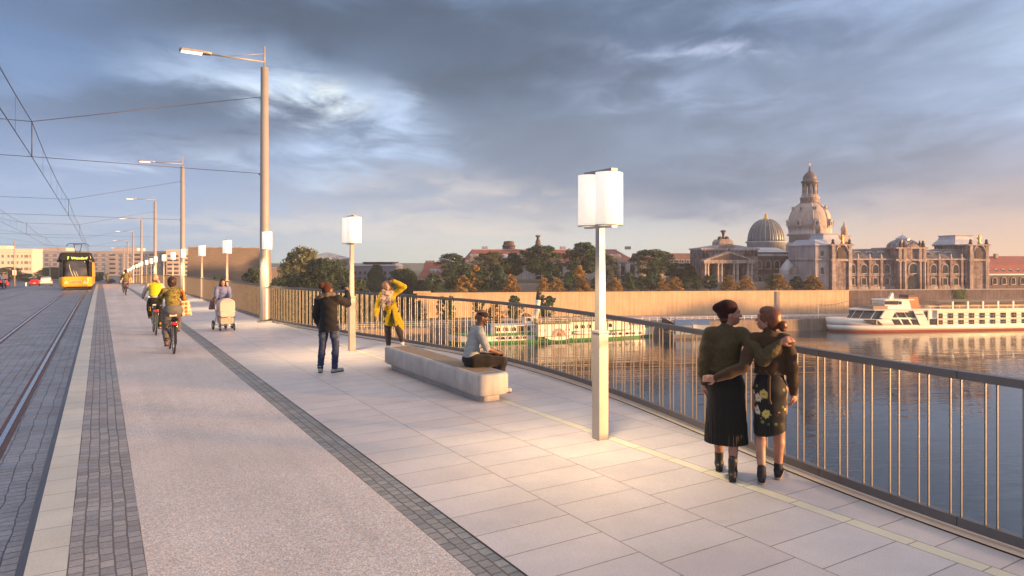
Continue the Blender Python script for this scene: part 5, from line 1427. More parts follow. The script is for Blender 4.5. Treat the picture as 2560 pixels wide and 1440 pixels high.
# --- green and white paddle steamer
PF = Frame(-12.8, 142.6, 16.8)
T_ = Bld('paddle_steamer', 'green and white historic paddle steamer with round paddle box and tilted funnel', PF, 1127, 0, 'ship', zb=Z_WATER)
r = T_.root
def tx(px): return T_.x(px)
def tz(px, py): return T_.z(px, py)
TL = tx(1654); TB = 5.6
def thull(levels):
    rs = []
    for z, x0, x1, t_ in levels:
        pts = []
        for i in range(25):
            f = i / 24; x = x0 + (x1 - x0) * f
            k = min(1, (f / .09) ** .5 if f < .09 else 1, ((1 - f) / .28) ** .75 if f > .72 else 1)
            pts.append((x, TB / 2 - (TB / 2 - t_) * k, z(f) if callable(z) else z))
        for i in range(24, -1, -1):
            f = i / 24; x = x0 + (x1 - x0) * f
            k = min(1, (f / .09) ** .5 if f < .09 else 1, ((1 - f) / .28) ** .75 if f > .72 else 1)
            pts.append((x, TB / 2 + (TB / 2 - t_) * k, z(f) if callable(z) else z))
        rs.append(pts)
    return rs
sh = lambda f: 1.78 + .55 * max(0, .1 - f) / .1 + .75 * max(0, f - .72) / .28
m = MB(); m.rings(thull([(-.4, .5, TL - 1.2, .3), (.52, .3, TL - .7, .12)]), False); part('lower_hull', m, M_GREEN, r)
m = MB(); m.rings(thull([(.52, .3, TL - .7, .12), (lambda f: sh(f) - .22, .0, TL - .15, .0)]), False); part('hull', m, M_HULL, r)
m = MB(); m.rings(thull([(lambda f: sh(f) - .22, -.03, TL - .1, -.05), (sh, -.05, TL, -.06)]), False); part('bulwark_stripe', m, M_GREEN, r)
def phole(px, w, h, z, y=-.06, arch=True, par=None, fm=None):
    return window(par or r, tx(px), y, z, w, h, arch, fm or M_HULL, .10, sill=False)
for px in (1256, 1275, 1293, 1311): phole(px, .95, .62, .86)
for px in (1533, 1550, 1567, 1584, 1600): phole(px, .85, .55, .98, y=.0 if px < 1570 else .12)
m = MB(); m.cyl((tx(1243), -.08, 1.15), (tx(1243), .1, 1.15), .18, 12); part('porthole', m, M_BWIN, r)
# stern cabin, saloons
m = MB(); m.bx(tx(1228), tx(1240), .6, TB - .6, 1.7, 4.0); part('stern_shelter', m, mat('tarp_blue', (.16, .24, .36), .7, var=.1), r)
def saloon(a, b_, z0, z1, y, wins, ww):
    m = MB(); m.bx(tx(a), tx(b_), y, TB - y, z0, z1); s = part('saloon', m, M_HULL, r)
    m = MB(); m.bx(tx(a) - .5, tx(b_) + .2, y - .9, TB - y + .9, z1, z1 + .16); part('saloon_roof', m, M_HULL, s)
    for px in wins: window(s, tx(px), y - .02, z0 + .75, ww, .85, True, M_HULL, .08, sill=False)
    return s
s1 = saloon(1243, 1340, 1.75, 3.62, 1.0, (1249, 1269, 1288, 1306, 1324), .95)
s2 = saloon(1421, 1522, 1.85, 4.0, .8, (1427, 1444, 1461, 1478, 1500), .85)
s3 = saloon(1522, 1576, 1.95, 3.95, .8, (1529,), .85)
m = MB(); m.bx(tx(1576), tx(1617), 1.0, TB - 1, 1.95, 2.9); part('fore_cabin', m, M_HULL, r)
m = MB(); m.bx(tx(1574), tx(1618), .2, TB - .2, 3.9, 4.05); part('fore_awning', m, M_HULL, r)
for px in (1580, 1590, 1600, 1610):
    m = MB(); m.cyl((tx(px), .3, 2.0), (tx(px), .3, 3.9), .05, 6); part('awning_post', m, M_HULL, r)
# paddle box
pa, pb_ = tx(1339), tx(1422); pm = (tx(1370) + tx(1412)) / 2
m = MB(); m.bx(pa, pb_, -1.5, TB + 1.5, 1.30, 3.95); pbx = part('paddle_box', m, M_HULL, r)
m = MB(); m.prism([(pa, .62), (pb_ + .3, .62), (pb_ + .3, 1.29), (pa, 1.29)], -1.2, TB + 1.2, 'y'); part('sponson', m, M_GREEN, r)
n = 20; m = MB(); m.prism([(pm - 3.2, 1.3)] + [(pm + 3.2 * math.cos(PI + PI * i / n), 1.3 + .85 * math.sin(PI + PI * i / n)) for i in range(1, n)] + [(pm + 3.2, 1.3)], -1.56, -1.4, 'y'); part('paddle_box_lower', m, M_HULL, pbx)
m = MB(); m.bx(pa - .05, pb_ + .05, -1.58, TB + 1.58, 1.24, 1.36); m.bx(pa - .05, pb_ + .05, -1.58, TB + 1.58, 3.95, 4.10); part('paddle_box_stripe', m, M_GREEN, pbx)
zf = 1.40; Rf = 1.62
m = MB(); m.prism([(pm + Rf * math.cos(PI * i / n), zf + Rf * math.sin(PI * i / n)) for i in range(n + 1)], -1.60, -1.5, 'y'); fan = part('arched_panel', m, mat('fan_panel', (.52, .36, .28), .6, var=.12), pbx)
m = MB(); m.prism([(pm + .42 * math.cos(PI * i / n), zf + .75 * math.sin(PI * i / n)) for i in range(n + 1)], -1.64, -1.58, 'y'); part('fan_centre', m, mat('fan_red', (.22, .07, .04), .6), fan)
for i, chh in enumerate('DRESDEN'):
    a = PI * (1 - (i + .75) / 7.5)
    text_mesh('letter', chh, .62, mat('ship_letter', (.20, .10, .05), .5, var=0), fan, (pm + 1.28 * math.cos(a), -1.61, zf + 1.28 * math.sin(a)), (PI / 2, PI / 2 - a, 0), .012)
for px in (1345, 1357, 1409, 1417):
    m = MB(); m.bx(-.14, .14, -1.54, -1.45, 2.5, 2.8); part('small_window', m, M_BWIN, pbx, (tx(px), 0, 0))
# upper deck with rail, tables, chairs
u0_, u1_ = tx(1342), tx(1560)
m = MB(); m.bx(u0_, u1_, -.2, TB + .2, 4.12, 4.24); part('upper_deck', m, M_TEAK, r)
rail = MB()
for z in (4.62, 5.0): rail.bx(u0_, u1_, -.2, -.14, z - .03, z + .03)
ra = part('deck_rail', rail, M_HULL, r)
x = u0_; pr = None
while x < u1_:
    if pr is None: pr = part('rail_post', MB().bx(-.03, .03, -.2, -.14, 4.2, 5.0), M_HULL, r, (x, 0, 0))
    else: dup(pr, r, (x, 0, 0))
    x += 1.0
x = u0_ + .7; tb = None
while x < u1_ - .5:
    for y in (.7, 2.4, 4.2):
        if tb is None:
            m = MB(); m.bx(-.35, .35, -.35, .35, .70, .76); m.cyl((0, 0, 0), (0, 0, .7), .05, 6); tb = part('deck_table', m, M_HULL, r, (x, y, 4.24))
            for s in (-1, 1):
                m = MB(); m.bx(s * .55 - .2, s * .55 + .2, -.2, .2, .40, .46); m.bx(s * .75 - .03, s * .75 + .03, -.2, .2, .46, .9); m.bx(s * .55 - .16, s * .55 + .16, -.16, -.12, 0, .4); m.bx(s * .55 - .16, s * .55 + .16, .12, .16, 0, .4)
                part('chair', m, M_TEAK, tb)
        else:
            c = dup(tb, r, (x, y, 4.24))
            for ch in list(tb.children): dup(ch, c)
    x += 2.9
m = MB(); m.bx(tx(1319), tx(1334), 1.6, TB - 1.6, 3.78, 5.4); wh = part('wheelhouse', m, M_HULL, r)
m = MB(); m.prism([(tx(1317), 5.402), (tx(1336), 5.402), (tx(1326.5), 6.1)], 1.3, TB - 1.3, 'y'); part('wheelhouse_roof', m, M_DARKST, wh)
m = MB(); m.bx(tx(1321), tx(1332), 1.54, 1.6, 4.5, 5.2); part('wheelhouse_window', m, M_BWIN, wh)
m = MB(); m.cyl((tx(1341), 2.5, 3.8), (tx(1341), 2.5, 5.6), .35, 12); part('stack_base', m, M_HULL, r)
f0 = Vector((tx(1349.5), 2.8, 4.2)); f1 = Vector((tx(1356), 2.8, 9.0)); f2 = Vector((tx(1358.5), 2.8, 10.7))
m = MB(); m.cyl(f0, f1, .55, 16); fn = part('funnel', m, M_HULL, r)
m = MB(); m.cyl(f1, f2, .57, 16); part('funnel_top', m, mat('funnel_black', (.02, .02, .022), .5, var=0), fn)
for k in (.3, .5, .7):
    c = f0.lerp(f1, k + .2); m = MB(); m.cyl(c, c + (f1 - f0) * .02, .58, 16); part('funnel_band', m, M_STEEL, fn)
m = MB(); m.cyl((tx(1131), 2.8, 2.2), (tx(1130), 2.8, 5.2), .05, 6); fp = part('flag_pole', m, M_TEAK, r)
m = MB(); m.prism([(tx(1129.5), 3.9), (tx(1132.5), 3.6), (tx(1132.5), 4.8), (tx(1129.8), 5.1)], 2.75, 2.85, 'y'); part('flag', m, M_GREEN, fp)
m = MB(); m.bx(tx(1137), tx(1142.5), -.02, .2, .95, 1.5); part('stern_emblem', m, M_DARK, r)
m = MB(); m.ball((tx(1457), -.7, 1.75), (2.6, .55, .42), 14, 8); part('lifeboat', m, M_HULL, r)
for px in (1640, 1646, 1650):
    m = MB(); m.cyl((tx(px), 2.2, 2.3), (tx(px), 2.2, 3.3), .05, 6); part('bow_post', m, M_HULL, r)
m = MB(); m.cyl((tx(1612), 1.0, 2.0), (tx(1612), 1.0, 5.0), .07, 6); part('bow_mast', m, M_HULL, r)

# --- landing stage with two kiosks
ls = Bld('landing_stage', 'dark floating landing stage carrying two small kiosks, left of the couple', QF, 1690, -7.5, 'landing stage', zb=Z_WATER)
m = MB(); m.bx(-.5, ls.x(1772) + .8, 0, 5.5, -.4, .72); part('pontoon', m, mat('pontoon_dark', (.10, .10, .13), .6, var=.15), ls.root)
m = MB(); m.bx(-.6, ls.x(1772) + .9, -.08, 5.6, .722, .86); part('deck', m, mat('pontoon_edge', (.15, .19, .17), .6, var=.15), ls.root)
gw_ = Bld('gangway', 'dark sloping roofed gangway between the quay and the landing stage', QF, 1660, -1.5, 'gangway', zb=Z_WATER)
m = MB(); m.prism([(0, 2.9), (ls.w(30), .9), (ls.w(30), 2.3), (0, 4.0)], -1.4, 1.2, 'y'); part('side_wall', m, mat('gangway_dark', (.045, .045, .06), .6), gw_.root)
m = MB(); m.prism([(-.2, 4.02), (ls.w(31), 2.32), (ls.w(31), 2.5), (-.2, 4.25)], -1.7, 1.5, 'y'); part('roof', m, M_ROOFL, gw_.root)
M_BLUER = mat('blue_roof', (.20, .27, .38), .45, .2, var=.08, streak=.1)
for a, b_, lb in ((1690, 1725, 'left of two small white kiosks with blue roofs on the landing stage'), (1734, 1769.5, 'right of two small white kiosks with blue roofs, beside the couple')):
    K = Bld('kiosk', lb, QF, a, -7.0, 'kiosk', 'kiosks on the landing stage', zb=Z_WATER + .86)
    L_ = K.x(b_); hw = 2.15
    K.root.rotation_euler = (0, 0, K.root.rotation_euler[2] + R(-24))
    m = MB(); m.bx(0, L_, 0, 2 * hw, 0, 2.15); m.prism([(0, 2.152), (2 * hw, 2.152), (hw, 3.1)], 0, L_, 'x'); part('wall', m, M_HULL, K.root)
    m = MB()
    m.add([(-.15, -.2, 2.14), (L_ + .15, -.2, 2.14), (L_ + .15, hw, 3.22), (-.15, hw, 3.22), (-.15, 2 * hw + .2, 2.14), (L_ + .15, 2 * hw + .2, 2.14)], [(0, 1, 2, 3), (3, 2, 5, 4)])
    ro = part('roof', m, M_BLUER, K.root)
    for i in range(9):
        x_ = L_ * i / 8; m = MB(); m.tube([(x_, -.2, 2.16), (x_, hw, 3.24)], .035, 4); part('roof_seam', m, M_BLUER, ro)

# ------------------------------------------------------------------ tram
M_YEL = mat('tram_yellow', (.74, .43, .015), .28, var=.04, scale=1.5)
M_TBLK = mat('tram_black', (.020, .021, .026), .18, var=.1)
M_TGL = glass('tram_glass', (.06, .058, .058), .05)
ty = 77.0
tr = thing('tram', 'yellow and black tram coming towards the viewer with a lit destination sign', 'tram', (-1.99, ty, gz(ty + 10) - .14 + .06))
TWd, TLn, TH_ = 1.345, 42.0, 3.52
def tsec(hw, z0, z1, y, rad=.16, k=3):
    pts = []
    for cx, cz, a0 in ((hw - rad * .5, z0 + rad * .5, -90), (hw - rad, z1 - rad, 0), (-hw + rad, z1 - rad, 90), (-hw + rad * .5, z0 + rad * .5, 180)):
        rr_ = rad * .5 if cz < 1 else rad
        for i in range(k + 1):
            a = R(a0 + 90 * i / k); pts.append((cx + rr_ * math.cos(a), y, cz + rr_ * math.sin(a)))
    return pts
def slope(y): return gz(ty + y) - gz(ty + 10)
def bodyrings(z0, z1, prof, mb=None, rad=.16):
    m = mb or MB(); rs = []
    for y, hw in prof:
        s = slope(y); rs.append([(a, b, c + s) for a, b, c in tsec(hw, z0, z1, y, rad)][::-1])
    return m.rings(rs, True)
nose = [(-.05, TWd * .72), (.05, TWd * .86), (.25, TWd * .95), (.7, TWd)]
part('lower_body', bodyrings(.26, 1.20, [(-.18, TWd * .70), (-.08, TWd * .84), (.12, TWd * .94), (.6, TWd), (10, TWd), (20, TWd), (30, TWd), (TLn, TWd)]), M_YEL, tr)
m = MB(); rs = []
for z, y, hw in ((1.201, -.10, TWd * .80), (1.65, .0, TWd * .83), (2.2, .12, TWd * .85), (2.75, .28, TWd * .88), (3.05, .42, TWd * .90)):
    n = 14; row = []
    for i in range(n + 1):
        f = i / n * 2 - 1; x = hw * 1.14 * math.copysign(abs(f) ** 1.0, f); yy = y + .75 * abs(f) ** 3.2
        row.append((min(TWd - .01, max(-TWd + .01, x)), yy, z + slope(0)))
    rs.append(row)
m.rings(rs, True, False, False); ws = part('windscreen', m, M_TGL, tr)
part('upper_body', bodyrings(1.202, 3.02, [(.72, TWd - .02), (1.2, TWd), (10, TWd), (20, TWd), (30, TWd), (TLn, TWd)], rad=.1), M_YEL, tr)
part('roof_front', bodyrings(2.86, TH_, [(.20, TWd * .82), (.34, TWd * .94), (.75, TWd + .005), (3, TWd + .005)], rad=.22), M_TBLK, tr)
part('roof', bodyrings(3.0, TH_ - .1, [(3.0, TWd - .05), (10, TWd - .05), (20, TWd - .05), (30, TWd - .05), (TLn, TWd - .05)], rad=.25), mat('tram_roof', (.15, .14, .14), .6), tr)
for s in (-1, 1):
    m = MB(); m.prism([(s * TWd * .99, 0.66), (s * TWd * .80, .10), (s * TWd * .76, .16), (s * TWd * .93, .74)], 1.21, 3.0); part('corner_post', m, M_TBLK, tr)
    m = MB(); m.bx(s * 1.30, s * 1.52, .55, .62, 2.78, 3.02); m.bx(s * 1.2, s * 1.42, .57, .60, 2.9, 2.94); part('mirror', m, M_TBLK, tr)
    h = MB(); h.prism([(s * .52, .70), (s * .98, .70), (s * .98, .90), (s * .86, 1.04), (s * .62, 1.06), (s * .52, .93)], -.16, .3, 'y'); hl = part('headlight', h, M_TBLK, tr)
    for i, (a, b_) in enumerate(((.66, .80), (.84, .80), (.75, .94))):
        m = MB(); m.cyl((s * a, -.185, b_), (s * a, -.15, b_), .075, 10); part('lamp', m, mat('head_lens', (.6, .6, .62), .2, emis=(1, .95, .85), estr=.08), hl)
for y0_, y1_ in ((1.5, 4.2), (5.6, 9), (10.6, 13.5), (15, 18.4), (20, 23), (24.6, 28), (29.5, 33), (34.5, 40)):
    m = MB(); m.add([(TWd + .012, y0_, 1.55 + slope(y0_)), (TWd + .012, y1_, 1.55 + slope(y1_)), (TWd + .012, y1_, 2.75 + slope(y1_)), (TWd + .012, y0_, 2.75 + slope(y0_))], [(0, 1, 2, 3)]); part('side_window', m, M_TGL, tr)
for y0_ in (4.3, 9.2, 13.7, 18.6, 23.2, 28.2, 33.2):
    m = MB(); m.bx(TWd, TWd + .018, y0_, y0_ + 1.2, .45 + slope(y0_), 2.8 + slope(y0_)); dr = part('door', m, mat('tram_door', (.48, .27, .02), .35), tr)
m = MB(); m.box((0, .30, .22), (1.9, .9, .30)); m.box((0, 12, .1), (1.9, 22, .34)); part('bogie_skirt', m, M_DARK, tr)
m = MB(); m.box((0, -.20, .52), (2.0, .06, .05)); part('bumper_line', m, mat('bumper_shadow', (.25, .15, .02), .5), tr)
M_SIGN = mat('sign_letters', (.5, .7, .1), .4, var=0, emis=(.62, .95, .10), estr=1.3)
m = MB(); m.bx(-1.0, 1.0, .16, .26, 2.98, 3.34); sg = part('destination_sign', m, M_TBLK, tr)
text_mesh('sign_text', '7', .36, M_SIGN, sg, (-.62, .15, 3.15), (PI / 2, 0, 0), .006)
text_mesh('sign_text', 'Weixdorf', .33, M_SIGN, sg, (.28, .15, 3.15), (PI / 2, 0, 0), .006)
m = MB(); m.bx(-.50, .46, -.20, -.14, .70, 1.06); lg = part('logo_plate', m, mat('plate_orange', (.70, .45, .25), .5, var=.05), tr)
text_mesh('logo_text', 'DVB', .33, mat('logo_brown', (.40, .14, .02), .5, var=0), lg, (.12, -.206, .875), (PI / 2, 0, 0), .004)
for i in range(5):
    m = MB(); m.tube([(-.42 + i * .055, -.206, .76), (-.38 + i * .055, -.206, 1.0)], .008, 4); part('logo_stripe', m, mat('logo_brown', (.40, .14, .02), .5, var=0), lg)
for a_, zt_ in ((-.52, 2.45), (-.30, 2.5), (-.12, 2.45)):
    m = MB(); pts = []
    for k in range(7):
        f_ = k / 6; z_ = 2.55 - 1.1 * f_; pts.append((a_ + .30 * f_ ** 1.5, -.16 + (z_ - 1.2) * .26 + .0, z_))
    m.tube(pts, .014, 4); part('cab_light_strip', m, mat('strip_light', (.5, .4, .25), .3, var=0, emis=(1, .75, .4), estr=.5), ws)
m = MB(); y_ = 7.0; s_ = slope(y_)
m.bx(-.55, .55, y_ - .3, y_ + .6, TH_ - .1 + s_, TH_ + .08 + s_); pan = part('pantograph_base', m, M_DARK, tr)
m = MB()
for s in (-1, 1):
    m.tube([(s * .16, y_, TH_ + .05 + s_), (s * .22, y_, TH_ + .38 + s_), (s * .36, y_ - .1, TH_ + 1.05 + s_)], .035, 6)
m.tube([(-.20, y_, TH_ + .30 + s_), (.20, y_, TH_ + .30 + s_)], .03, 6); m.tube([(-.36, y_ - .1, TH_ + 1.0 + s_), (.36, y_ - .1, TH_ + 1.0 + s_)], .03, 6)
part('pantograph_arm', m, M_DARK, pan)
for dy in (-.22, .08):
    m = MB(); m.tube([(-1.0, y_ + dy, TH_ + .84 + s_), (-.86, y_ + dy, TH_ + 1.03 + s_), (-.7, y_ + dy, TH_ + 1.10 + s_), (.7, y_ + dy, TH_ + 1.10 + s_), (.86, y_ + dy, TH_ + 1.03 + s_), (1.0, y_ + dy, TH_ + .84 + s_)], .03, 6); part('collector_bow', m, M_DARK, pan)

# ------------------------------------------------------------------ cars
M_TYRE = mat('tyre', (.025, .025, .027), .8, var=.1)
M_RIM = mat('rim', (.45, .45, .46), .3, .8, var=.1)
M_CARGL = glass('car_glass', (.03, .032, .04), .07)
M_TAIL = mat('tail_lamp', (.45, .02, .02), .25, var=0, emis=(1, .05, .04), estr=.6)
def car(label, loc, rz, paint, wagon=True):
    r = thing('parked_car' if False else 'car', label, 'car', loc, rz, None)
    L_, Wd, H = 4.5, 1.80, 1.46
    def sec(y, hw, z0, z1, r_=.10):
        return [(-hw + r_, y, z0), (hw - r_, y, z0), (hw, y, z0 + r_), (hw, y, z1 - r_), (hw - r_, y, z1), (-hw + r_, y, z1), (-hw, y, z1 - r_), (-hw, y, z0 + r_)][::-1]
    m = MB(); m.rings([sec(-2.25, .76, .42, .80), (sec(-2.15, .86, .30, .92)), sec(-1.6, .90, .24, .97), sec(0, .90, .22, .95), sec(1.4, .89, .24, .90), sec(2.05, .82, .30, .78), sec(2.25, .70, .38, .66)], True)
    part('body', m, paint, r)
    m = MB(); m.rings([sec(-2.02 if wagon else -1.6, .74, .90, .99, .03), sec(-1.72 if wagon else -1.25, .64, .95, 1.40, .06), sec(-1.2, .63, .95, H, .08), sec(.1, .63, .95, H, .08), sec(.55, .66, .92, 1.36, .06), sec(1.25, .74, .88, .95, .03)], True)
    cb = part('cabin', m, paint, r)
    m = MB(); m.add([(-.60, -2.005, 1.0), (.60, -2.005, 1.0), (.54, -1.745, 1.37), (-.54, -1.745, 1.37)] if wagon else [(-.60, -1.6, 1.0), (.60, -1.6, 1.0), (.54, -1.275, 1.37), (-.54, -1.275, 1.37)], [(0, 1, 2, 3)]); part('rear_window', m, M_CARGL, cb)
    m = MB(); m.add([(-.60, 1.20, .97), (.60, 1.20, .97), (.55, .58, 1.345), (-.55, .58, 1.345)], [(3, 2, 1, 0)]); part('windscreen', m, M_CARGL, cb)
    for s in (-1, 1):
        m = MB(); m.add([(s * .725, -1.75, 1.0), (s * .735, 1.0, 1.0), (s * .655, .45, 1.36), (s * .645, -1.55, 1.36)], [(0, 1, 2, 3)] if s > 0 else [(3, 2, 1, 0)]); part('side_window', m, M_CARGL, cb)
        m = MB(); m.bx(s * .80, s * .98, .72, .84, .93, 1.06); part('mirror', m, M_TBLK, r)
        m = MB(); m.bx(s * .60, s * .86, -2.24, -2.08, .70, .92); part('tail_light', m, M_TAIL, r)
        for y in (-1.38, 1.36):
            m = MB(); m.tube([(s * .80 + .0, y, .32), (s * .90, y, .32)], .32, 20); w_ = part('wheel', m, M_TYRE, r)
            m = MB(); m.cyl((s * .895, y, .32), (s * .91, y, .32), .20, 14); part('rim', m, M_RIM, w_)
    m = MB(); m.bx(-.26, .26, -2.28, -2.24, .62, .73); part('number_plate', m, mat('plate', (.7, .7, .68), .5), r)
    m = MB(); m.bx(-.78, .78, -2.27, -2.1, .34, .46); part('rear_bumper', m, M_DARK, r)
    return r
p = W(114, 648, 112); y = p.y
car('white estate car driving away on the bridge crest', (p.x, y, gz(y) - .14 + .02), R(4), mat('car_white', (.70, .70, .69), .2, var=.03))
p = W(87, 648, 140); y = p.y
car('small red car driving away, left of the white estate car', (p.x, y, gz(y) - .14 + .12), R(2), mat('car_red', (.45, .02, .02), .2, var=.03))
p = W(-13, 648, 76); y = p.y
car('dark grey car partly cut off by the left picture edge', (p.x, y, gz(y) - .14 + .02), R(0), mat('car_grey', (.03, .032, .036), .18, var=.05))
p = W(9, 648, 138); y = p.y
car('red car mostly hidden behind the dark grey car', (p.x, y, gz(y) - .14), R(2), mat('car_red', (.45, .02, .02), .2, var=.03))
# ------------------------------------------------------------------ people: smooth-union distance fields turned into one continuous mesh
def V3(*a): return np.array(a if len(a) == 3 else a[0], float)
def rot_h(yaw, pitch=0, roll=0):
    """head frame: yaw>0 turns to the right, pitch>0 looks up, roll>0 leans right"""
    return np.array((Matrix.Rotation(-R(yaw), 3, 'Z') @ Matrix.Rotation(R(pitch), 3, 'X') @ Matrix.Rotation(R(roll), 3, 'Y')))
class Field:
    def __init__(s): s.p = []; s.arm = False; s.af = []
    def cone(s, a, b, ra, rb=None, k=.03, sc=(1, 1, 1)):
        s.p.append(('c', V3(a), V3(b), ra, ra if rb is None else rb, k, V3(sc))); s.af.append(s.arm); return s
    def chain(s, pts, rs, k=.03, sc=(1, 1, 1)):
        for i in range(len(pts) - 1): s.cone(pts[i], pts[i + 1], rs[i], rs[i + 1], k, sc)
        return s
    def ell(s, c, r, rot=None, k=.03):
        s.p.append(('e', V3(c), V3(r), np.eye(3) if rot is None else rot, k)); s.af.append(s.arm); return s
    def mesh(s, name, mtl, parent, vox=.012, cuts=(), disp=None, smooth=1, adisp=None):
        lo = np.full(3, 1e9); hi = -lo
        bb = []
        for q in s.p:
            if q[0] == 'c':
                r = max(q[3], q[4]) * max(q[6].max(), 1); l = np.minimum(q[1], q[2]) - r; h = np.maximum(q[1], q[2]) + r; k = q[5]
            else:
                r = q[2].max(); l = q[1] - r; h = q[1] + r; k = q[4]
            bb.append((l - k - 2.5 * vox, h + k + 2.5 * vox)); lo = np.minimum(lo, l); hi = np.maximum(hi, h)
        lo -= 3 * vox; hi += 3 * vox
        n = np.ceil((hi - lo) / vox).astype(int) + 1
        ax = [lo[i] + vox * np.arange(n[i]) for i in range(3)]
        D1 = np.full(n, .06 + vox); D2 = np.full(n, .06 + vox) if any(s.af) else None
        for q, (l, h), ia in zip(s.p, bb, s.af):
            D = D2 if ia else D1
            i0 = np.maximum(0, np.floor((l - lo) / vox).astype(int)); i1 = np.minimum(n, np.ceil((h - lo) / vox).astype(int) + 1)
            if (i1 <= i0).any(): continue
            X = ax[0][i0[0]:i1[0], None, None]; Y = ax[1][None, i0[1]:i1[1], None]; Z = ax[2][None, None, i0[2]:i1[2]]
            if q[0] == 'c':
                a, b, ra, rb, k, sc = q[1:]
                ab = (b - a) / sc; L2 = ab @ ab + 1e-12
                px, py, pz = (X - a[0]) / sc[0], (Y - a[1]) / sc[1], (Z - a[2]) / sc[2]
                t_ = np.clip((px * ab[0] + py * ab[1] + pz * ab[2]) / L2, 0, 1)
                d = np.sqrt((px - t_ * ab[0]) ** 2 + (py - t_ * ab[1]) ** 2 + (pz - t_ * ab[2]) ** 2) - (ra + t_ * (rb - ra))
                d = d * min(1, sc.min() ** .5)
            else:
                c, r, M, k = q[1:]
                px, py, pz = X - c[0], Y - c[1], Z - c[2]
                u = [(px * M[0, i] + py * M[1, i] + pz * M[2, i]) for i in range(3)]
                k0 = np.sqrt(sum((u[i] / r[i]) ** 2 for i in range(3))); k1 = np.sqrt(sum((u[i] / r[i] ** 2) ** 2 for i in range(3))) + 1e-9
                d = k0 * (k0 - 1) / k1
            S_ = D[i0[0]:i1[0], i0[1]:i1[1], i0[2]:i1[2]]
            hh = np.maximum(k - np.abs(S_ - d), 0) / k
            D[i0[0]:i1[0], i0[1]:i1[1], i0[2]:i1[2]] = np.minimum(S_, d) - hh * hh * k * .25
        X = ax[0][:, None, None]; Y = ax[1][None, :, None]; Z = ax[2][None, None, :]
        D = D1
        if disp is not None: D = D + disp(X, Y, Z)
        for p, nn in cuts:
            D = np.maximum(D, (X - p[0]) * nn[0] + (Y - p[1]) * nn[1] + (Z - p[2]) * nn[2])
        if D2 is not None:
            if adisp is not None: D2 = D2 + adisp(X, Y, Z)
            hh = np.maximum(.03 - np.abs(D - D2), 0) / .03; D = np.minimum(D, D2) - hh * hh * .03 * .25
        D[0] = D[-1] = 1; D[:, 0] = D[:, -1] = 1; D[:, :, 0] = D[:, :, -1] = 1
        vs, fs = nets(D, lo, vox)
        if smooth and len(vs):
            e = np.concatenate([fs[:, [0, 1]], fs[:, [1, 2]], fs[:, [2, 3]], fs[:, [3, 0]]])
            for _ in range(smooth):
                acc = np.zeros_like(vs); cnt = np.zeros(len(vs))
                np.add.at(acc, e[:, 0], vs[e[:, 1]]); np.add.at(acc, e[:, 1], vs[e[:, 0]])
                np.add.at(cnt, e[:, 0], 1); np.add.at(cnt, e[:, 1], 1)
                vs = vs * .5 + .5 * acc / np.maximum(cnt, 1)[:, None]
        me = bpy.data.meshes.new(name); me.from_pydata(vs.tolist(), [], fs.tolist()); me.materials.append(mtl)
        me.polygons.foreach_set('use_smooth', [True] * len(me.polygons)); me.update()
        o = bpy.data.objects.new(name, me); COL.objects.link(o)
        if parent: o.parent = parent
        return o
def nets(D, lo, vox):
    ins = D < 0
    c = np.zeros(tuple(np.array(D.shape) - 1), int)
    for dx in (0, 1):
        for dy in (0, 1):
            for dz in (0, 1):
                c += ins[dx:D.shape[0] - 1 + dx, dy:D.shape[1] - 1 + dy, dz:D.shape[2] - 1 + dz]
    act = (c > 0) & (c < 8)
    idx = np.full(act.shape, -1); ii = np.argwhere(act); idx[act] = np.arange(len(ii))
    pos = np.zeros((len(ii), 3)); cnt = np.zeros(len(ii))
    C = [(x, y, z) for x in (0, 1) for y in (0, 1) for z in (0, 1)]
    for a in C:
        for k in range(3):
            if a[k]: continue
            b = list(a); b[k] = 1
            da = D[ii[:, 0] + a[0], ii[:, 1] + a[1], ii[:, 2] + a[2]]; db = D[ii[:, 0] + b[0], ii[:, 1] + b[1], ii[:, 2] + b[2]]
            m = (da < 0) != (db < 0)
            t_ = np.where(m, da / np.where(m, da - db, 1), 0)
            p = np.tile(np.array(a, float), (len(ii), 1)); p[:, k] += t_
            pos[m] += p[m]; cnt[m] += 1
    vs = lo + vox * (ii + pos / np.maximum(cnt, 1)[:, None])
    fs = []
    for k in range(3):
        s0 = [slice(None)] * 3; s1 = [slice(None)] * 3; s0[k] = slice(0, -1); s1[k] = slice(1, None)
        A, B = ins[tuple(s0)], ins[tuple(s1)]
        e = np.argwhere(A != B)
        u, v = (k + 1) % 3, (k + 2) % 3
        e = e[(e[:, u] > 0) & (e[:, v] > 0) & (e[:, u] < idx.shape[u]) & (e[:, v] < idx.shape[v])]
        q = []
        for du, dv in ((1, 1), (0, 1), (0, 0), (1, 0)):
            g = e.copy(); g[:, u] -= du; g[:, v] -= dv; q.append(idx[g[:, 0], g[:, 1], g[:, 2]])
        q = np.stack(q, 1); fl = ~A[tuple(e.T)] if len(e) else np.zeros(0, bool)
        q[fl] = q[fl][:, ::-1]
        fs.append(q)
    fs = np.concatenate(fs); fs = fs[(fs >= 0).all(1)]
    return vs, fs

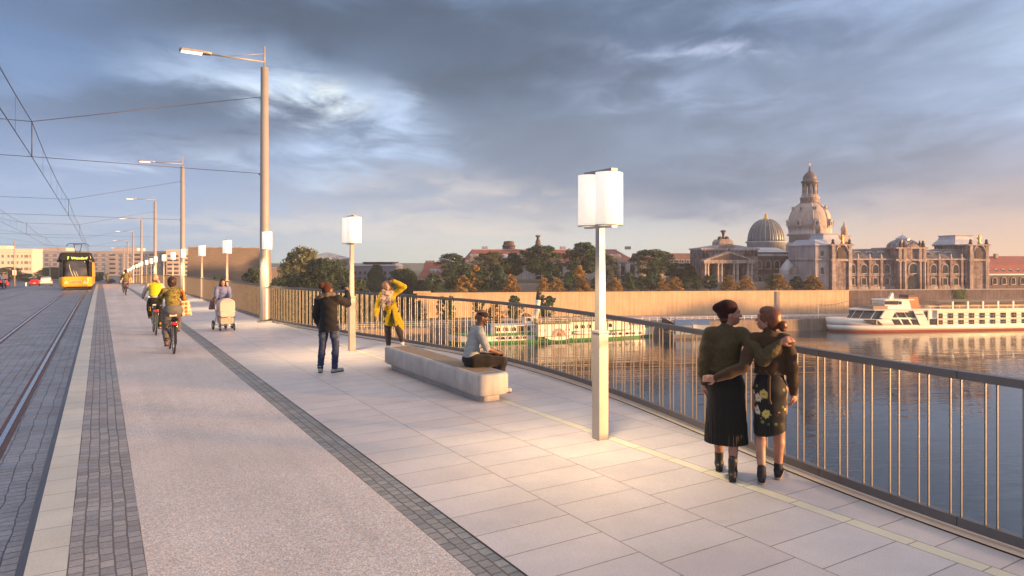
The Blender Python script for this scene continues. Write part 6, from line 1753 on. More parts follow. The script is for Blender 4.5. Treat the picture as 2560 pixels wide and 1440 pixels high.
def unit(v): v = V3(v); return v / (np.linalg.norm(v) + 1e-9)
def hand(f, w, d, n, side, curl=.5, s=1.0):
    """w wrist, d pointing direction, n palm normal (fingers curl towards it), side: +1 thumb along cross(d, n)"""
    d = unit(d); n = unit(V3(n) - d * (d @ V3(n))); x = np.cross(d, n) * side
    pc = V3(w) + d * .048 * s
    f.cone(w, pc + d * .02 * s, .024 * s, .030 * s, .02, (1, 1, 1))
    for i, (o, L) in enumerate(((.027, .072), (.010, .080), (-.008, .075), (-.025, .060))):
        b = V3(w) + d * .082 * s + x * o * s
        f.cone(V3(w) + d * .04 * s + x * o * .8 * s, b, .013 * s, .0105 * s, .012)
        a1 = curl * .9; d1 = d * math.cos(a1) + n * math.sin(a1); a2 = curl * 2.0; d2 = d * math.cos(a2) + n * math.sin(a2)
        m_ = b + d1 * L * .52 * s; e = m_ + d2 * L * .5 * s
        f.cone(b, m_, .0098 * s, .0088 * s, .004); f.cone(m_, e, .0088 * s, .0075 * s, .004)
    tb = V3(w) + d * .03 * s + x * .026 * s
    t1 = tb + (d * .6 + x * .6 + n * .35) * .042 * s; t2 = t1 + (d * .8 + n * .5 * curl + x * .15) * .034 * s
    f.cone(tb, t1, .014 * s, .011 * s, .01); f.cone(t1, t2, .011 * s, .0085 * s, .005)
def head_field(f, c, M, s=1.0, male=False):
    def T(x, y, z): return V3(c) + M @ V3(x, y, z) * s
    f.ell(T(0, -.012, .030), (.074 * s, .094 * s, .088 * s), M, .03)
    f.ell(T(0, .022, -.030), (.060 * s, .066 * s, .078 * s), M, .03)
    f.ell(T(0, .052, -.082), ((.040 if male else .033) * s, .034 * s, .024 * s), M, .025)
    f.cone(T(0, .086, .004), T(0, .106, -.030), .008 * s, .013 * s, .012)          # nose
    f.ell(T(0, .084, -.060), (.023 * s, .013 * s, .010 * s), M, .010)                # mouth
    f.ell(T(0, .074, .022), (.055 * s, .022 * s, .012 * s), M, .02)                  # brow
    for q in (-1, 1):
        f.ell(T(q * .044, .060, -.022), (.022 * s, .022 * s, .020 * s), M, .02)      # cheeks
        f.ell(T(q * .073, -.012, -.012), (.010 * s, .020 * s, .030 * s), M, .006)    # ears
    return T
def face_parts(parent, T, M, skin_lip, s=1.0, smile=False, brow=None):
    eye = mat('eye_white', (.55, .52, .50), .3, var=0); iris = mat('iris', (.035, .022, .015), .2, var=0)
    rz = Matrix(M.tolist()).to_euler()
    for q in (-1, 1):
        m = MB(); m.ball((0, 0, 0), (.0125 * s, .009 * s, .0075 * s), 8, 6); e = part('eye', m, eye, parent, T(q * .031, .076, .006)); e.rotation_euler = rz
        m = MB(); m.ball((0, .006 * s, 0), (.006 * s, .005 * s, .006 * s), 8, 6); part('iris', m, iris, e)
        if brow:
            m = MB(); m.tube([T(q * .016, .092, .026), T(q * .032, .090, .032), T(q * .05, .076, .026)], .0042 * s, 5); part('eyebrow', m, hairm('brow_hair', (.06, .03, .02)), parent)
    m = MB(); m.ball((0, 0, 0), (.024 * s, .008 * s, .006 * s), 10, 6); l = part('lips', m, skin_lip, parent, T(0, .093, -.060)); l.rotation_euler = rz
    if smile:
        m = MB(); m.ball((0, .004, .0005), (.017 * s, .006 * s, .0035 * s), 8, 6); part('teeth', m, mat('teeth', (.75, .72, .66), .3, var=0), l)
SKIN = {}
def skin(name, c):
    if name in MATS: return MATS[name]
    m, t, b = newmat(name)
    v = t.coord(); n = t.noise(v, 9, 4, .6)[0]
    t.l.new(t.mix(t.smooth(n, .3, .7), tuple(x * .88 for x in c), tuple(min(1, x * 1.1) for x in c)), b.inputs['Base Color'])
    b.inputs['Roughness'].default_value = .5; b.inputs['Subsurface Weight'].default_value = .08; b.inputs['Subsurface Radius'].default_value = (.02, .008, .004)
    return m
def cloth(name, c, rough=.85, var=.12, scale=14, bump=.25, bscale=220, kind=None, c2=None, c3=None):
    if name in MATS: return MATS[name]
    m, t, b = newmat(name); v = t.coord(); s = t.sep(v)
    n = t.noise(v, scale, 4, .6)[0]; k = t.smooth(n, .25, .75, 1 - var, 1 + var)
    col = tuple(c); h = t.noise(v, bscale, 2)[0]
    if kind == 'quilt':
        a = t.math('ABSOLUTE', t.math('SINE', t.math('MULTIPLY', t.math('ADD', s[0], s[2]), 46)))
        b2 = t.math('ABSOLUTE', t.math('SINE', t.math('MULTIPLY', t.math('SUBTRACT', s[0], s[2]), 46)))
        q = t.math('MINIMUM', a, b2); h = t.math('ADD', t.math('POWER', q, .4), t.math('MULTIPLY', n, .4))
    elif kind == 'pleat':
        a = t.math('ARCTAN2', s[0], s[1]); h = t.math('SINE', t.math('MULTIPLY', a, 44))
    elif kind == 'stripe':
        f = t.smooth(t.math('SINE', t.math('MULTIPLY', s[2], 330)), .1, .5); col = t.mix(f, c, c2)
    elif kind == 'camo':
        n1 = t.noise(t.mapping(v, sc=(1, 1, 1.7)), 13, 3, .6, 1.6)[0]; n2 = t.noise(t.mapping(v, loc=(3, 1, 5), sc=(1, 1, 2)), 18, 3, .6, 2)[0]
        col = t.mix(t.smooth(n1, .50, .56), t.mix(t.smooth(n2, .54, .58), c, c2), c3)
    elif kind == 'floral':
        vo = t.new('ShaderNodeTexVoronoi'); t.put(vo.inputs['Vector'], v); t.put(vo.inputs['Scale'], 9.5)
        dist, vcol = vo.outputs['Distance'], vo.outputs['Color']; vs_ = t.sep(vcol)
        wob = t.math('ADD', dist, t.math('MULTIPLY', t.math('SUBTRACT', t.noise(v, 45, 2)[0], .5), .55))
        keep = t.math('GREATER_THAN', vs_[0], .34)
        band = t.math('MULTIPLY', t.smooth(s[2], .55, .63), keep)
        pet = t.math('MULTIPLY', t.smooth(wob, .46, .33), band)
        pc = t.ramp(vs_[1], [(0, (.55, .50, .40)), (.35, (.60, .55, .50)), (.55, (.55, .28, .28)), (.75, (.50, .42, .12)), (1, (.62, .56, .50))], 'CONSTANT')
        col = t.mix(pet, c, pc)
        col = t.mix(t.math('MULTIPLY', t.smooth(wob, .14, .06), pet), col, (.40, .16, .05))
        vo2 = t.new('ShaderNodeTexVoronoi'); t.put(vo2.inputs['Vector'], t.vmath('ADD', v, (7, 3, 2))); t.put(vo2.inputs['Scale'], 17)
        k2 = t.math('MULTIPLY', t.math('MULTIPLY', t.smooth(vo2.outputs['Distance'], .36, .22), t.math('GREATER_THAN', t.sep(vo2.outputs['Color'])[0], .66)), t.smooth(s[2], .52, .60))
        col = t.mix(t.math('MULTIPLY', k2, t.math('SUBTRACT', 1, pet)), col, (.20, .22, .08))
    elif kind == 'scarf':
        f = t.smooth(t.noise(t.mapping(v, sc=(5, 5, 1.2)), 5, 3, .6, 1)[0], .45, .6); col = t.mix(f, c, c2)
    elif kind == 'dots':
        vo = t.new('ShaderNodeTexVoronoi'); t.put(vo.inputs['Vector'], v); t.put(vo.inputs['Scale'], 11); t.put(vo.inputs['Randomness'], .2)
        col = t.mix(t.smooth(vo.outputs['Distance'], .48, .40), c, c2)
    elif kind == 'denim':
        f = t.math('MULTIPLY', t.smooth(n, .35, .7), t.smooth(s[2], .42, .72)); col = t.mix(f, c, c2)
    t.l.new(t.mix(1, col, t.comb(k, k, k), 'MULTIPLY'), b.inputs['Base Color'])
    b.inputs['Roughness'].default_value = rough; b.inputs['Specular IOR Level'].default_value = .25
    if 'Sheen Weight' in b.inputs: b.inputs['Sheen Weight'].default_value = .1
    t.l.new(t.bump(h, bump if kind not in ('quilt', 'pleat') else .8, .006), b.inputs['Normal'])
    return m
def hairm(name, c):
    if name in MATS: return MATS[name]
    m, t, b = newmat(name); v = t.coord(); n = t.noise(t.mapping(v, sc=(1, 1, .25)), 90, 3, .6)[0]
    t.l.new(t.mix(t.smooth(n, .3, .7), tuple(x * .6 for x in c), tuple(min(1, x * 1.35) for x in c)), b.inputs['Base Color'])
    b.inputs['Roughness'].default_value = .45
    t.l.new(t.bump(n, .5, .004), b.inputs['Normal'])
    return m
def folds(amp, fx=0, fz=30, seed=0):
    def f(X, Y, Z):
        return amp * (np.sin(Z * fz + 9 * X + 7 * Y + seed) * np.sin(X * 23 + Z * 11 + seed * 2) + .6 * np.sin(Z * fz * 1.9 - 17 * X + 13 * Y + seed))
    return f
def base_pose(h=1.70):
    k = h / 1.70
    J = dict(pelvis=(0, 0, .93), waist=(0, .0, 1.07), chest=(0, 0, 1.27), neck=(0, -.01, 1.42), head=(0, .015, 1.565),
             sL=(-.155, -.01, 1.375), eL=(-.205, -.02, 1.10), wL=(-.21, .05, .87), sR=(.155, -.01, 1.375), eR=(.205, -.02, 1.10), wR=(.21, .05, .87),
             hL=(-.085, 0, .90), kL=(-.09, .02, .49), aL=(-.09, -.02, .09), hR=(.085, 0, .90), kR=(.09, .02, .49), aR=(.09, -.02, .09),
             tL=(-.10, .16, .03), tR=(.10, .16, .03))
    return {a: V3(b) * k for a, b in J.items()}
def body_mesh(J, sk, parent, vox, M, s=1.0, hands=(None, None), male=False, fem=False, legs=True, feet=True, face=None):
    f = Field()
    f.ell(J['pelvis'], (.128 * s, .092 * s, .09 * s), None, .05)
    f.cone(J['pelvis'], J['waist'], .105 * s, .090 * s, .04, (1.1, .85, 1)); f.cone(J['waist'], J['chest'], .090 * s, .100 * s, .04, (1.15, .82, 1))
    f.cone(J['sL'] * .85 + J['sR'] * .15, J['sR'] * .85 + J['sL'] * .15, .044 * s, .044 * s, .06)
    f.cone(J['chest'], J['neck'] - V3(0, 0, .03), .088 * s, .055 * s, .05)
    f.cone(J['neck'] - V3(0, 0, .04), J['head'] + M @ V3(0, -.012, -.045) * s, (.056 if male else .048) * s, (.054 if male else .046) * s, .02)
    for a in 'LR':
        f.chain([J['s' + a], (J['s' + a] + J['e' + a]) / 2, J['e' + a]], [.050 * s, .043 * s, .036 * s], .03)
        f.chain([J['e' + a], J['e' + a] * .6 + J['w' + a] * .4, J['w' + a]], [.036 * s, .037 * s, .025 * s], .02)
        if legs:
            f.chain([J['h' + a], (J['h' + a] + J['k' + a]) / 2, J['k' + a]], [.086 * s, .070 * s, .052 * s], .03)
            c_ = J['k' + a] * .68 + J['a' + a] * .32 + V3(0, -.012, 0)
            f.chain([J['k' + a], c_, J['a' + a]], [.050 * s, .052 * s, .034 * s], .02)
        if feet:
            f.cone(J['a' + a] + V3(0, 0, -.03), J['t' + a], .036 * s, .028 * s, .03)
    T = head_field(f, J['head'], M, s, male)
    for a, hp in zip('LR', hands):
        if hp: hand(f, J['w' + a], hp[0], hp[1], hp[2], hp[3] if len(hp) > 3 else .5, s)
    o = f.mesh('body', sk, parent, vox)
    return o, T
def top_field(J, g=.018, s=1.0, sleeve=1.0, body_low=None, flare=0, sc_y=.86, cuff=.032, bulk=1.0):
    f = Field()
    low = J['pelvis'] + V3(0, 0, .02) if body_low is None else V3(body_low)
    f.cone(low, J['waist'], .112 * s + g + flare, .100 * s + g, .04, (1.12, sc_y, 1)); f.cone(J['waist'], J['chest'], .100 * s + g, .110 * s + g, .04, (1.14, sc_y, 1))
    f.cone(J['sL'] * .84 + J['sR'] * .16, J['sR'] * .84 + J['sL'] * .16, .046 * s + g, .046 * s + g, .06)
    f.cone(J['chest'], J['neck'] - V3(0, 0, .045), .095 * s + g, .046 * s + g, .05)
    f.arm = True
    for a in 'LR':
        e, w, sh_ = J['e' + a], J['w' + a], J['s' + a]
        f.chain([sh_, (sh_ + e) / 2, e], [.047 * s + g, .042 * s + g * bulk, .036 * s + g * bulk], .03)
        if sleeve > .5:
            q = e + (w - e) * (sleeve - .5) * 2
            f.chain([e, (e + q) / 2, q], [.036 * s + g * bulk, .036 * s + g * bulk, cuff], .02)
    f.arm = False
    return f
def pants_field(J, g=.014, s=1.0, end=.96, ankle=.050):
    f = Field()
    f.ell(J['pelvis'] + V3(0, -.015, -.01), (.148 * s + g, .118 * s + g, .115 * s), None, .05)
    f.cone(J['pelvis'], J['waist'], .120 * s + g, .104 * s + g, .04, (1.1, .86, 1))
    for a in 'LR':
        h, k, an = J['h' + a], J['k' + a], J['a' + a]; e = k + (an - k) * end
        f.chain([h, (h + k) / 2, k], [.094 * s + g, .078 * s + g, .058 * s + g], .03)
        f.chain([k, k * .65 + e * .35 + V3(0, -.008, 0), e], [.056 * s + g, .058 * s + g, ankle], .02)
    return f
def shoe(parent, J, a, mtl, s=1.0, name='shoe', high=0, sole=None, vox=.010, heel=0):
    f = Field(); an, t_ = J['a' + a], J['t' + a]
    d = unit((t_ - an) * V3(1, 1, 0)); back = an * V3(1, 1, 0) + V3(0, 0, t_[2]) - d * .045 + V3(0, 0, an[2] - .09 if an[2] > .12 else 0)
    f.cone(back + V3(0, 0, .012), t_ + V3(0, 0, .010), .036 * s, .034 * s, .02); f.cone(an + V3(0, 0, -.03), t_ * .5 + an * .5 + V3(0, 0, -.02), .041 * s, .033 * s, .02)
    if high: f.cone(an + V3(0, 0, -.02), an + V3(0, -.01, high), .040 * s, .044 * s, .02)
    o = f.mesh(name, mtl, parent, vox)
    if sole:
        g = Field(); g.cone(back + V3(0, 0, -.022), t_ + V3(0, 0, -.016), .038, .035, .02, (1, 1, .4)); g.mesh('sole', sole, o, vox)
    if heel:
        m = MB(); m.lathe([(.030, -heel), (.036, .0)], 10, tuple(back + d * .01 + V3(0, 0, -.01))); part('heel', m, mtl, o)
    return o
PEOPLE = {}
def person(label, x, y, heading, z=0, group=None):
    return thing('person', label, 'person', (x, y, gz(y) + z), -R(heading), group)
# ------------------------------------------------------------------ the people
SK_L = skin('skin_light', (.30, .145, .10)); SK_M = skin('skin_tan', (.26, .13, .085)); SK_D = skin('skin_brown', (.15, .068, .04)); SK_A = skin('skin_fair', (.36, .19, .135))
LIP = mat('lips', (.34, .09, .08), .4, var=0); LIP2 = mat('lips_dark', (.20, .08, .065), .4, var=0)
BLACK_SH = mat('black_leather', (.012, .012, .013), .5, var=.1)
SOLE = mat('rubber_sole', (.30, .25, .20), .7, var=.1); WSHOE = mat('white_canvas', (.62, .60, .57), .7, var=.08); GSHOE = mat('grey_canvas', (.30, .30, .28), .8, var=.08)
O = dict
def upd(J, **k):
    for a, b in k.items(): J[a] = V3(b)
    return J
H0 = 50
# --- woman in the bomber jacket (left of the couple)
p = person('person in olive quilted bomber jacket, dark red beanie and long black pleated skirt', 5.20, 4.60, H0)
J = upd(base_pose(1.70), head=(.035, .01, 1.575), neck=(.0, -.01, 1.425), sL=(-.150, -.01, 1.375), eL=(-.205, -.03, 1.10), wL=(-.205, .02, .885), sR=(.150, -.02, 1.385), eR=(.335, -.17, 1.165), wR=(.475, -.155, 1.325),
        hL=(-.08, 0, .90), kL=(-.075, .13, .49), aL=(-.07, .17, .10), tL=(-.075, .34, .03), hR=(.08, 0, .90), kR=(.07, .03, .48), aR=(.065, -.13, .11), tR=(.075, .05, .035))
M = rot_h(78, 2, 4)
b, T = body_mesh(J, SK_L, p, .0075, M, 1.0, ((V3(0, .1, -1), (1, .2, 0), 1, .5), (V3(.86, .12, .42), (.1, .75, -.5), -1, .55)))
face_parts(b, T, M, LIP, brow=True)
f = top_field(J, .021, body_low=(0, .0, 1.02), cuff=.034, bulk=1.15)
f.cone(J['neck'] + V3(0, .005, -.015), J['neck'] + V3(.004, .01, .018), .066, .060, .02)
jk = f.mesh('jacket', cloth('olive_quilt', (.056, .042, .017), .65, kind='quilt'), p, .0085, [((0, 0, 1.025), (0, 0, -1))], folds(.004, seed=2), adisp=folds(.0022, fz=26, seed=3))
for nm, a_, w_ in (('cuff', 'eL', 'wL'), ('cuff', 'eR', 'wR')):
    m = MB(); q = J[a_] + (J[w_] - J[a_]) * .84; m.tube([q, J[w_] + (J[w_] - J[a_]) * .03], .036, 14); part(nm, m, cloth('olive_rib', (.045, .038, .016), .8), jk)
f = Field(); f.cone((0, 0, 1.075), (0, 0, 1.0), .128, .120, .02, (1.14, .88, 1)); f.mesh('waistband', cloth('olive_rib', (.045, .038, .016), .8), jk, .009, [((0, 0, 1.07), (0, 0, 1)), ((0, 0, .995), (0, 0, -1))])
def pleat(X, Y, Z):
    return .0065 * np.sin(np.arctan2(X, Y) * 40) * np.clip((1.02 - Z) / .5, .15, 1)
f = Field(); f.cone((0, 0, 1.02), (0, .0, .88), .118, .155, .03, (1.12, .9, 1)); f.cone((0, 0, .88), (0, .03, .32), .155, .188, .03, (1.08, .86, 1))
f.mesh('skirt', cloth('black_pleats', (.008, .0075, .008), .75, kind=None), p, .0085, [((0, 0, 1.03), (0, 0, 1)), ((0, .03, .318), (0, 0, -1))], pleat)
f = Field(); f.ell(T(0, -.022, .052), (.086, .102, .088), M, .03); f.ell(T(0, -.115, .058), (.044, .048, .046), M, .03); f.ell(T(0, -.055, .0), (.075, .065, .062), M, .03)
f.mesh('beanie', cloth('wine_knit', (.026, .007, .007), .95, bump=.5, bscale=120), p, .0075, [(T(0, .072, .03), M @ V3(0, .85, -.5))], folds(.0018, seed=5))
f = Field(); f.ell(T(0, -.055, -.052), (.062, .045, .045), M, .03); f.mesh('hair', hairm('dark_hair', (.030, .014, .010)), p, .008)
shoe(p, J, 'L', BLACK_SH, 1.0, 'boot', .085, heel=.035); shoe(p, J, 'R', BLACK_SH, 1.0, 'boot', .085, heel=.035)
# --- woman in the brown jacket (right of the couple)
p = person('person with red hair in a bun, brown cropped jacket and black floral skirt', 5.425, 4.27, H0)
J = upd(base_pose(1.66), head=(-.02, .015, 1.535), neck=(.0, -.01, 1.40), sL=(-.145, -.02, 1.345), eL=(-.235, -.16, 1.09), wL=(-.475, -.205, .985), sR=(.145, -.01, 1.345), eR=(.195, -.03, 1.08), wR=(.21, .05, .845),
        hL=(-.08, 0, .88), kL=(-.09, .05, .48), aL=(-.075, -.07, .105), tL=(-.075, .10, .03), hR=(.08, 0, .88), kR=(.085, .08, .47), aR=(.08, .13, .10), tR=(.105, .29, .035))
M = rot_h(-76, 6, -3)
b, T = body_mesh(J, SK_A, p, .0075, M, .97, ((V3(-.95, .1, -.1), (.1, .9, -.2), 1, .45), (V3(.05, .15, -1), (-1, .2, 0), -1, .6)))
face_parts(b, T, M, LIP, brow=True)
f = top_field(J, .017, .97, body_low=(0, .0, 1.0), cuff=.038, flare=.006)
f.cone(J['neck'] + V3(0, -.004, -.02), J['neck'] + V3(-.004, .0, .020), .066, .058, .02)
jk = f.mesh('jacket', cloth('brown_wool', (.052, .030, .016), .85, scale=30), p, .0085, [((0, 0, 1.02), (0, 0, -1))], folds(.0035, seed=7), adisp=folds(.0022, fz=26, seed=5))
m = MB(); m.tube([(-.004, -.150, 1.03), (-.012, -.152, .98), (-.010, -.15, .80), (.004, -.152, .76)], .013, 6); m.tube([(.0, -.15, 1.02), (-.045, -.148, 1.06)], .008, 5); m.tube([(.0, -.15, 1.02), (.05, -.148, 1.055)], .008, 5); part('belt_tie', m, cloth('brown_wool', (.052, .030, .016)), jk)
for i in range(5):
    c = J['wL'] + (J['eL'] - J['wL']) * (.04 + .05 * i) + V3(0, -.045, -.012); m = MB(); m.ball(tuple(c), .006, 6, 4); part('button', m, BLACK_SH, jk)
f = Field(); f.cone((0, 0, 1.04), (0, -.005, .88), .104, .138, .03, (1.1, .92, 1)); f.cone((0, -.005, .88), (0, .03, .46), .138, .140, .03, (1.06, .9, 1))
sk_ = f.mesh('skirt', cloth('floral_print', (.008, .008, .010), .6, var=.05, kind='floral'), p, .0085, [((0, 0, 1.05), (0, 0, 1)), ((0, 0, .465), (.22, .25, -1))], folds(.002, seed=9))
m = MB(); m.box((-.004, -.108, .56), (.006, .012, .20)); part('slit', m, BLACK_SH, sk_)
f = Field(); f.ell(T(0, -.030, .035), (.084, .098, .090), M, .03); f.ell(T(0, -.062, -.025), (.078, .066, .07), M, .04); f.ell(T(0, .03, .078), (.066, .05, .035), M, .03)
for q in (-1, 1): f.ell(T(q * .066, .012, .022), (.02, .05, .045), M, .02)
hr = f.mesh('hair', hairm('auburn_hair', (.12, .036, .013)), p, .0075, (), folds(.002, fz=60, seed=3))
f = Field(); f.ell(T(.0, -.150, -.045), (.050, .040, .052), M, .02); f.cone(T(0, -.09, -.045), T(0, -.135, -.045), .035, .03, .02); f.mesh('hair_bun', hairm('auburn_hair', (.12, .036, .013)), hr, .0075, (), folds(.004, fz=90, seed=1))
for a in 'LR': shoe(p, J, a, mat('navy_suede', (.018, .019, .026), .8, var=.15), .97, 'shoe', .03, sole=SOLE)
m = MB(); m.tube([tuple(J['aR'] + V3(.040 * math.cos(i * PI / 6), .040 * math.sin(i * PI / 6), .075)) for i in range(12)], .004, 5, closed=True); part('anklet', m, BLACK_SH, p)

# --- photographer
p = person('person in black hooded parka, jeans and brown bobble beanie, taking a picture', 3.67, 12.72, 36)
J = upd(base_pose(1.72), head=(-.045, .05, 1.545), neck=(-.035, .02, 1.42), sL=(-.19, -.01, 1.36), eL=(-.25, -.01, 1.07), wL=(-.20, .08, .84), sR=(.165, .0, 1.38), eR=(.30, .17, 1.27), wR=(.225, .36, 1.49),
        hL=(-.09, 0, .9), kL=(-.14, .04, .49), aL=(-.155, -.03, .09), tL=(-.20, .14, .03), hR=(.09, 0, .9), kR=(.115, .04, .49), aR=(.115, -.02, .09), tR=(.21, .13, .03))
M = rot_h(14, 0, 0)
b, T = body_mesh(J, SK_M, p, .010, M, 1.02, ((V3(.1, .3, -1), (1, 0, 0), 1, .6), (V3(-.25, .35, .9), (-.5, .85, -.2), -1, .7)), male=True)
face_parts(b, T, M, LIP2)
f = top_field(J, .034, 1.0, body_low=(-.0, -.01, .80), cuff=.048, flare=.028, sc_y=.9, bulk=.9)
jk = f.mesh('parka', cloth('black_parka', (.012, .012, .014), .75, scale=8), p, .011, [((0, 0, .765), (.08, 0, -1))], folds(.006, seed=4), adisp=folds(.003, fz=26, seed=3))
f = Field(); f.ell(J['neck'] + V3(0, -.085, -.075), (.13, .075, .085), None, .04); f.mesh('hood', cloth('black_parka', (.012, .012, .014), .75), jk, .011, (), folds(.005, seed=8))
f = Field(); f.chain([J['neck'] + V3(*q) for q in ((-.165, .03, -.07), (-.15, -.09, -.02), (-.06, -.165, .02), (.05, -.165, .045), (.13, -.10, .05), (.165, .03, .0))], [.036] * 6, .02)
f.mesh('fur_trim', cloth('grey_fur', (.12, .098, .08), .95, bump=1, bscale=60), jk, .010, (), lambda X, Y, Z: .007 * np.sin(X * 160) * np.sin(Y * 150 + Z * 170))
f = pants_field(J, .008, 1.0, .99, .056); f.mesh('jeans', cloth('blue_denim', (.026, .036, .085), .85, kind='denim', c2=(.10, .13, .19)), p, .011, [((0, 0, .9), (0, 0, 1))], folds(.004, fz=55, seed=6))
f = Field(); f.ell(T(0, -.02, .050), (.088, .104, .096), M, .03); f.ell(T(-.055, -.115, .085), (.058, .058, .056), M, .02); f.ell(T(0, -.06, -.02), (.078, .065, .07), M, .03)
f.mesh('beanie', cloth('brown_knit', (.055, .022, .014), .95, bump=.6, bscale=100), p, .010, [(T(0, .078, .02), M @ V3(0, .9, -.4))], lambda X, Y, Z: .002 * np.sin(Z * 260))
f = Field(); f.ell(T(0, -.075, -.09), (.085, .05, .09), M, .04); f.mesh('hair', hairm('dark_hair', (.030, .014, .010)), p, .011)
for a in 'LR': shoe(p, J, a, GSHOE, 1.0, 'shoe', .02, sole=BLACK_SH)
ph = thing('phone', 'black phone held up by the person in the parka', 'phone', tuple(p.location), -R(36))
c = J['wR'] + V3(-.075, .07, .085); m = MB(); m.box((0, 0, 0), (.135, .010, .070)); q = part('case', m, mat('phone_case', (.010, .010, .012), .3, var=0), ph, tuple(c)); q.rotation_euler = (0, 0, R(-10))
m = MB(); m.box((0, -.0056, 0), (.122, .001, .060)); part('screen', m, mat('phone_screen', (.03, .035, .05), .1, var=0), q)

# --- woman in the yellow coat
p = person('person in mustard yellow coat and pale scarf, one hand on head, posing at the railing', 5.86, 15.3, 207)
J = upd(base_pose(1.66), head=(.075, .02, 1.49), neck=(.04, .0, 1.355), chest=(.02, 0, 1.22), waist=(-.01, 0, 1.04), pelvis=(-.03, 0, .90), sR=(.185, .0, 1.29), eR=(.29, .02, 1.04), wR=(.30, .12, .80), sL=(-.13, .0, 1.33), eL=(-.34, .05, 1.475), wL=(-.10, .10, 1.615),
        hR=(.05, 0, .87), kR=(.045, .03, .46), aR=(.035, -.02, .09), tR=(.05, .14, .03), hL=(-.11, .02, .87), kL=(-.21, .22, .53), aL=(-.30, .12, .21), tL=(-.33, .22, .09))
M = rot_h(-18, -2, 10)
b, T = body_mesh(J, SK_A, p, .010, M, .98, ((V3(.9, -.1, .1), (-.1, -.3, -.9), 1, .5), (V3(-.1, .2, -1), (-1, 0, 0), 1, .5)))
face_parts(b, T, M, mat('lips_red', (.45, .03, .03), .4, var=0), .98, smile=True, brow=True)
yc = cloth('mustard_wool', (.40, .27, .008), .9, scale=20, bump=.4, bscale=150)
f = top_field(J, .026, .98, body_low=(-.03, .0, .88), cuff=.044, flare=.0)
f.cone((-.03, .0, .88), (-.02, .01, .52), .140, .165, .05, (1.08, .92, 1)); f.cone((-.08, .03, .86), (-.20, .13, .56), .13, .15, .05)
f.mesh('coat', yc, p, .010, [((.05, 0, .57), (.25, 0, -1))], lambda X, Y, Z: folds(.004, seed=3)(X, Y, Z) + .12 * np.clip(1 - np.abs(X + .06) / (.012 + .085 * np.clip((.95 - Z) / .35, 0, 1)), 0, 1) * (Y > .02) * (Z < .95))
f = Field(); f.cone(J['pelvis'] + V3(0, .04, .15), J['chest'] + V3(0, .062, .02), .09, .085, .03, (1, .8, 1)); f.mesh('sweater', cloth('dark_knit', (.03, .028, .03), .9), p, .012)
f = pants_field(J, .016, .98, .96, .055); f.mesh('trousers', cloth('charcoal_wool', (.035, .031, .033), .9), p, .011, [((0, 0, .93), (0, 0, 1))], folds(.004, fz=40, seed=2))
f = Field(); f.chain([J['neck'] + V3(*q) for q in ((-.09, .02, .0), (-.06, .10, -.01), (.03, .125, -.03), (.10, .06, .0), (.08, -.05, .03), (-.02, -.08, .04), (-.09, -.03, .03), (-.09, .02, .0))], [.05] * 8, .03)
f.chain([J['neck'] + V3(.06, .10, -.03), J['neck'] + V3(.10, .145, -.17), J['neck'] + V3(.105, .145, -.31)], [.055, .058, .052], .03, (1.1, .55, 1)); f.chain([J['neck'] + V3(-.04, .10, -.03), J['neck'] + V3(-.045, .15, -.16), J['neck'] + V3(-.05, .15, -.27)], [.055, .060, .055], .03, (1.1, .55, 1))
f.mesh('scarf', cloth('pale_scarf', (.50, .36, .29), .9, kind='scarf', c2=(.20, .14, .13)), p, .010, (), folds(.008, fz=50, fx=1, seed=5))
f = Field(); f.ell(T(0, -.03, .035), (.086, .096, .092), M, .03); f.ell(T(0, -.06, -.05), (.085, .06, .09), M, .04)
for q in (-1, 1): f.cone(T(q * .072, .015, .035), T(q * .088, .01, -.15), .028, .026, .02)
f.mesh('hair', hairm('honey_hair', (.36, .19, .065)), p, .010, [(T(0, .085, .03), M @ V3(0, 1, -.45))], folds(.003, fz=30, seed=2))
for a in 'LR': shoe(p, J, a, WSHOE, .97, 'shoe', .02, sole=mat('white_sole', (.55, .53, .5), .7))

# --- seated man
p = person('person in striped grey t-shirt and black cap sitting on the concrete bench', 5.03, 9.58, 106)
J = upd(base_pose(1.74), pelvis=(0, .0, .535), waist=(0, .01, .68), chest=(0, .08, .90), neck=(0, .125, 1.06), head=(0, .175, 1.185), sL=(-.19, .09, .98), eL=(-.245, .20, .72), wL=(-.14, .42, .625), sR=(.19, .09, .98), eR=(.245, .19, .73), wR=(.13, .41, .63),
        hL=(-.10, .03, .51), kL=(-.17, .47, .50), aL=(-.16, .42, .09), tL=(-.18, .60, .03), hR=(.10, .03, .51), kR=(.16, .47, .50), aR=(.15, .40, .09), tR=(.17, .58, .03))
M = rot_h(2, -14, 0)
b, T = body_mesh(J, SK_D, p, .0095, M, 1.05, ((V3(.75, .6, -.1), (.2, -.2, -1), -1, .6), (V3(-.75, .6, -.1), (.2, -.2, -1), 1, .6)), male=True, feet=True)
face_parts(b, T, M, LIP2, brow=True)
f = top_field(J, .022, 1.04, sleeve=.42, body_low=(0, -.01, .575), sc_y=.9)
for q in f.p: pass
f.mesh('t_shirt', cloth('striped_jersey', (.20, .225, .23), .9, kind='stripe', c2=(.42, .44, .44)), p, .009, [((0, 0, .50), (0, .15, -1))] , folds(.005, fz=26, seed=4))
f = pants_field(J, .014, 1.03, .95, .056); f.mesh('trousers', cloth('black_denim', (.020, .017, .016), .85), p, .010, [((0, 0, .70), (0, 0, 1))], folds(.004, fz=30, seed=1))
f = Field(); f.ell(T(0, -.008, .028), (.083, .102, .088), M, .03); cap = f.mesh('cap', cloth('black_cap', (.010, .010, .012), .85), p, .009, [(T(0, 0, .012), M @ V3(0, -.25, -1))])
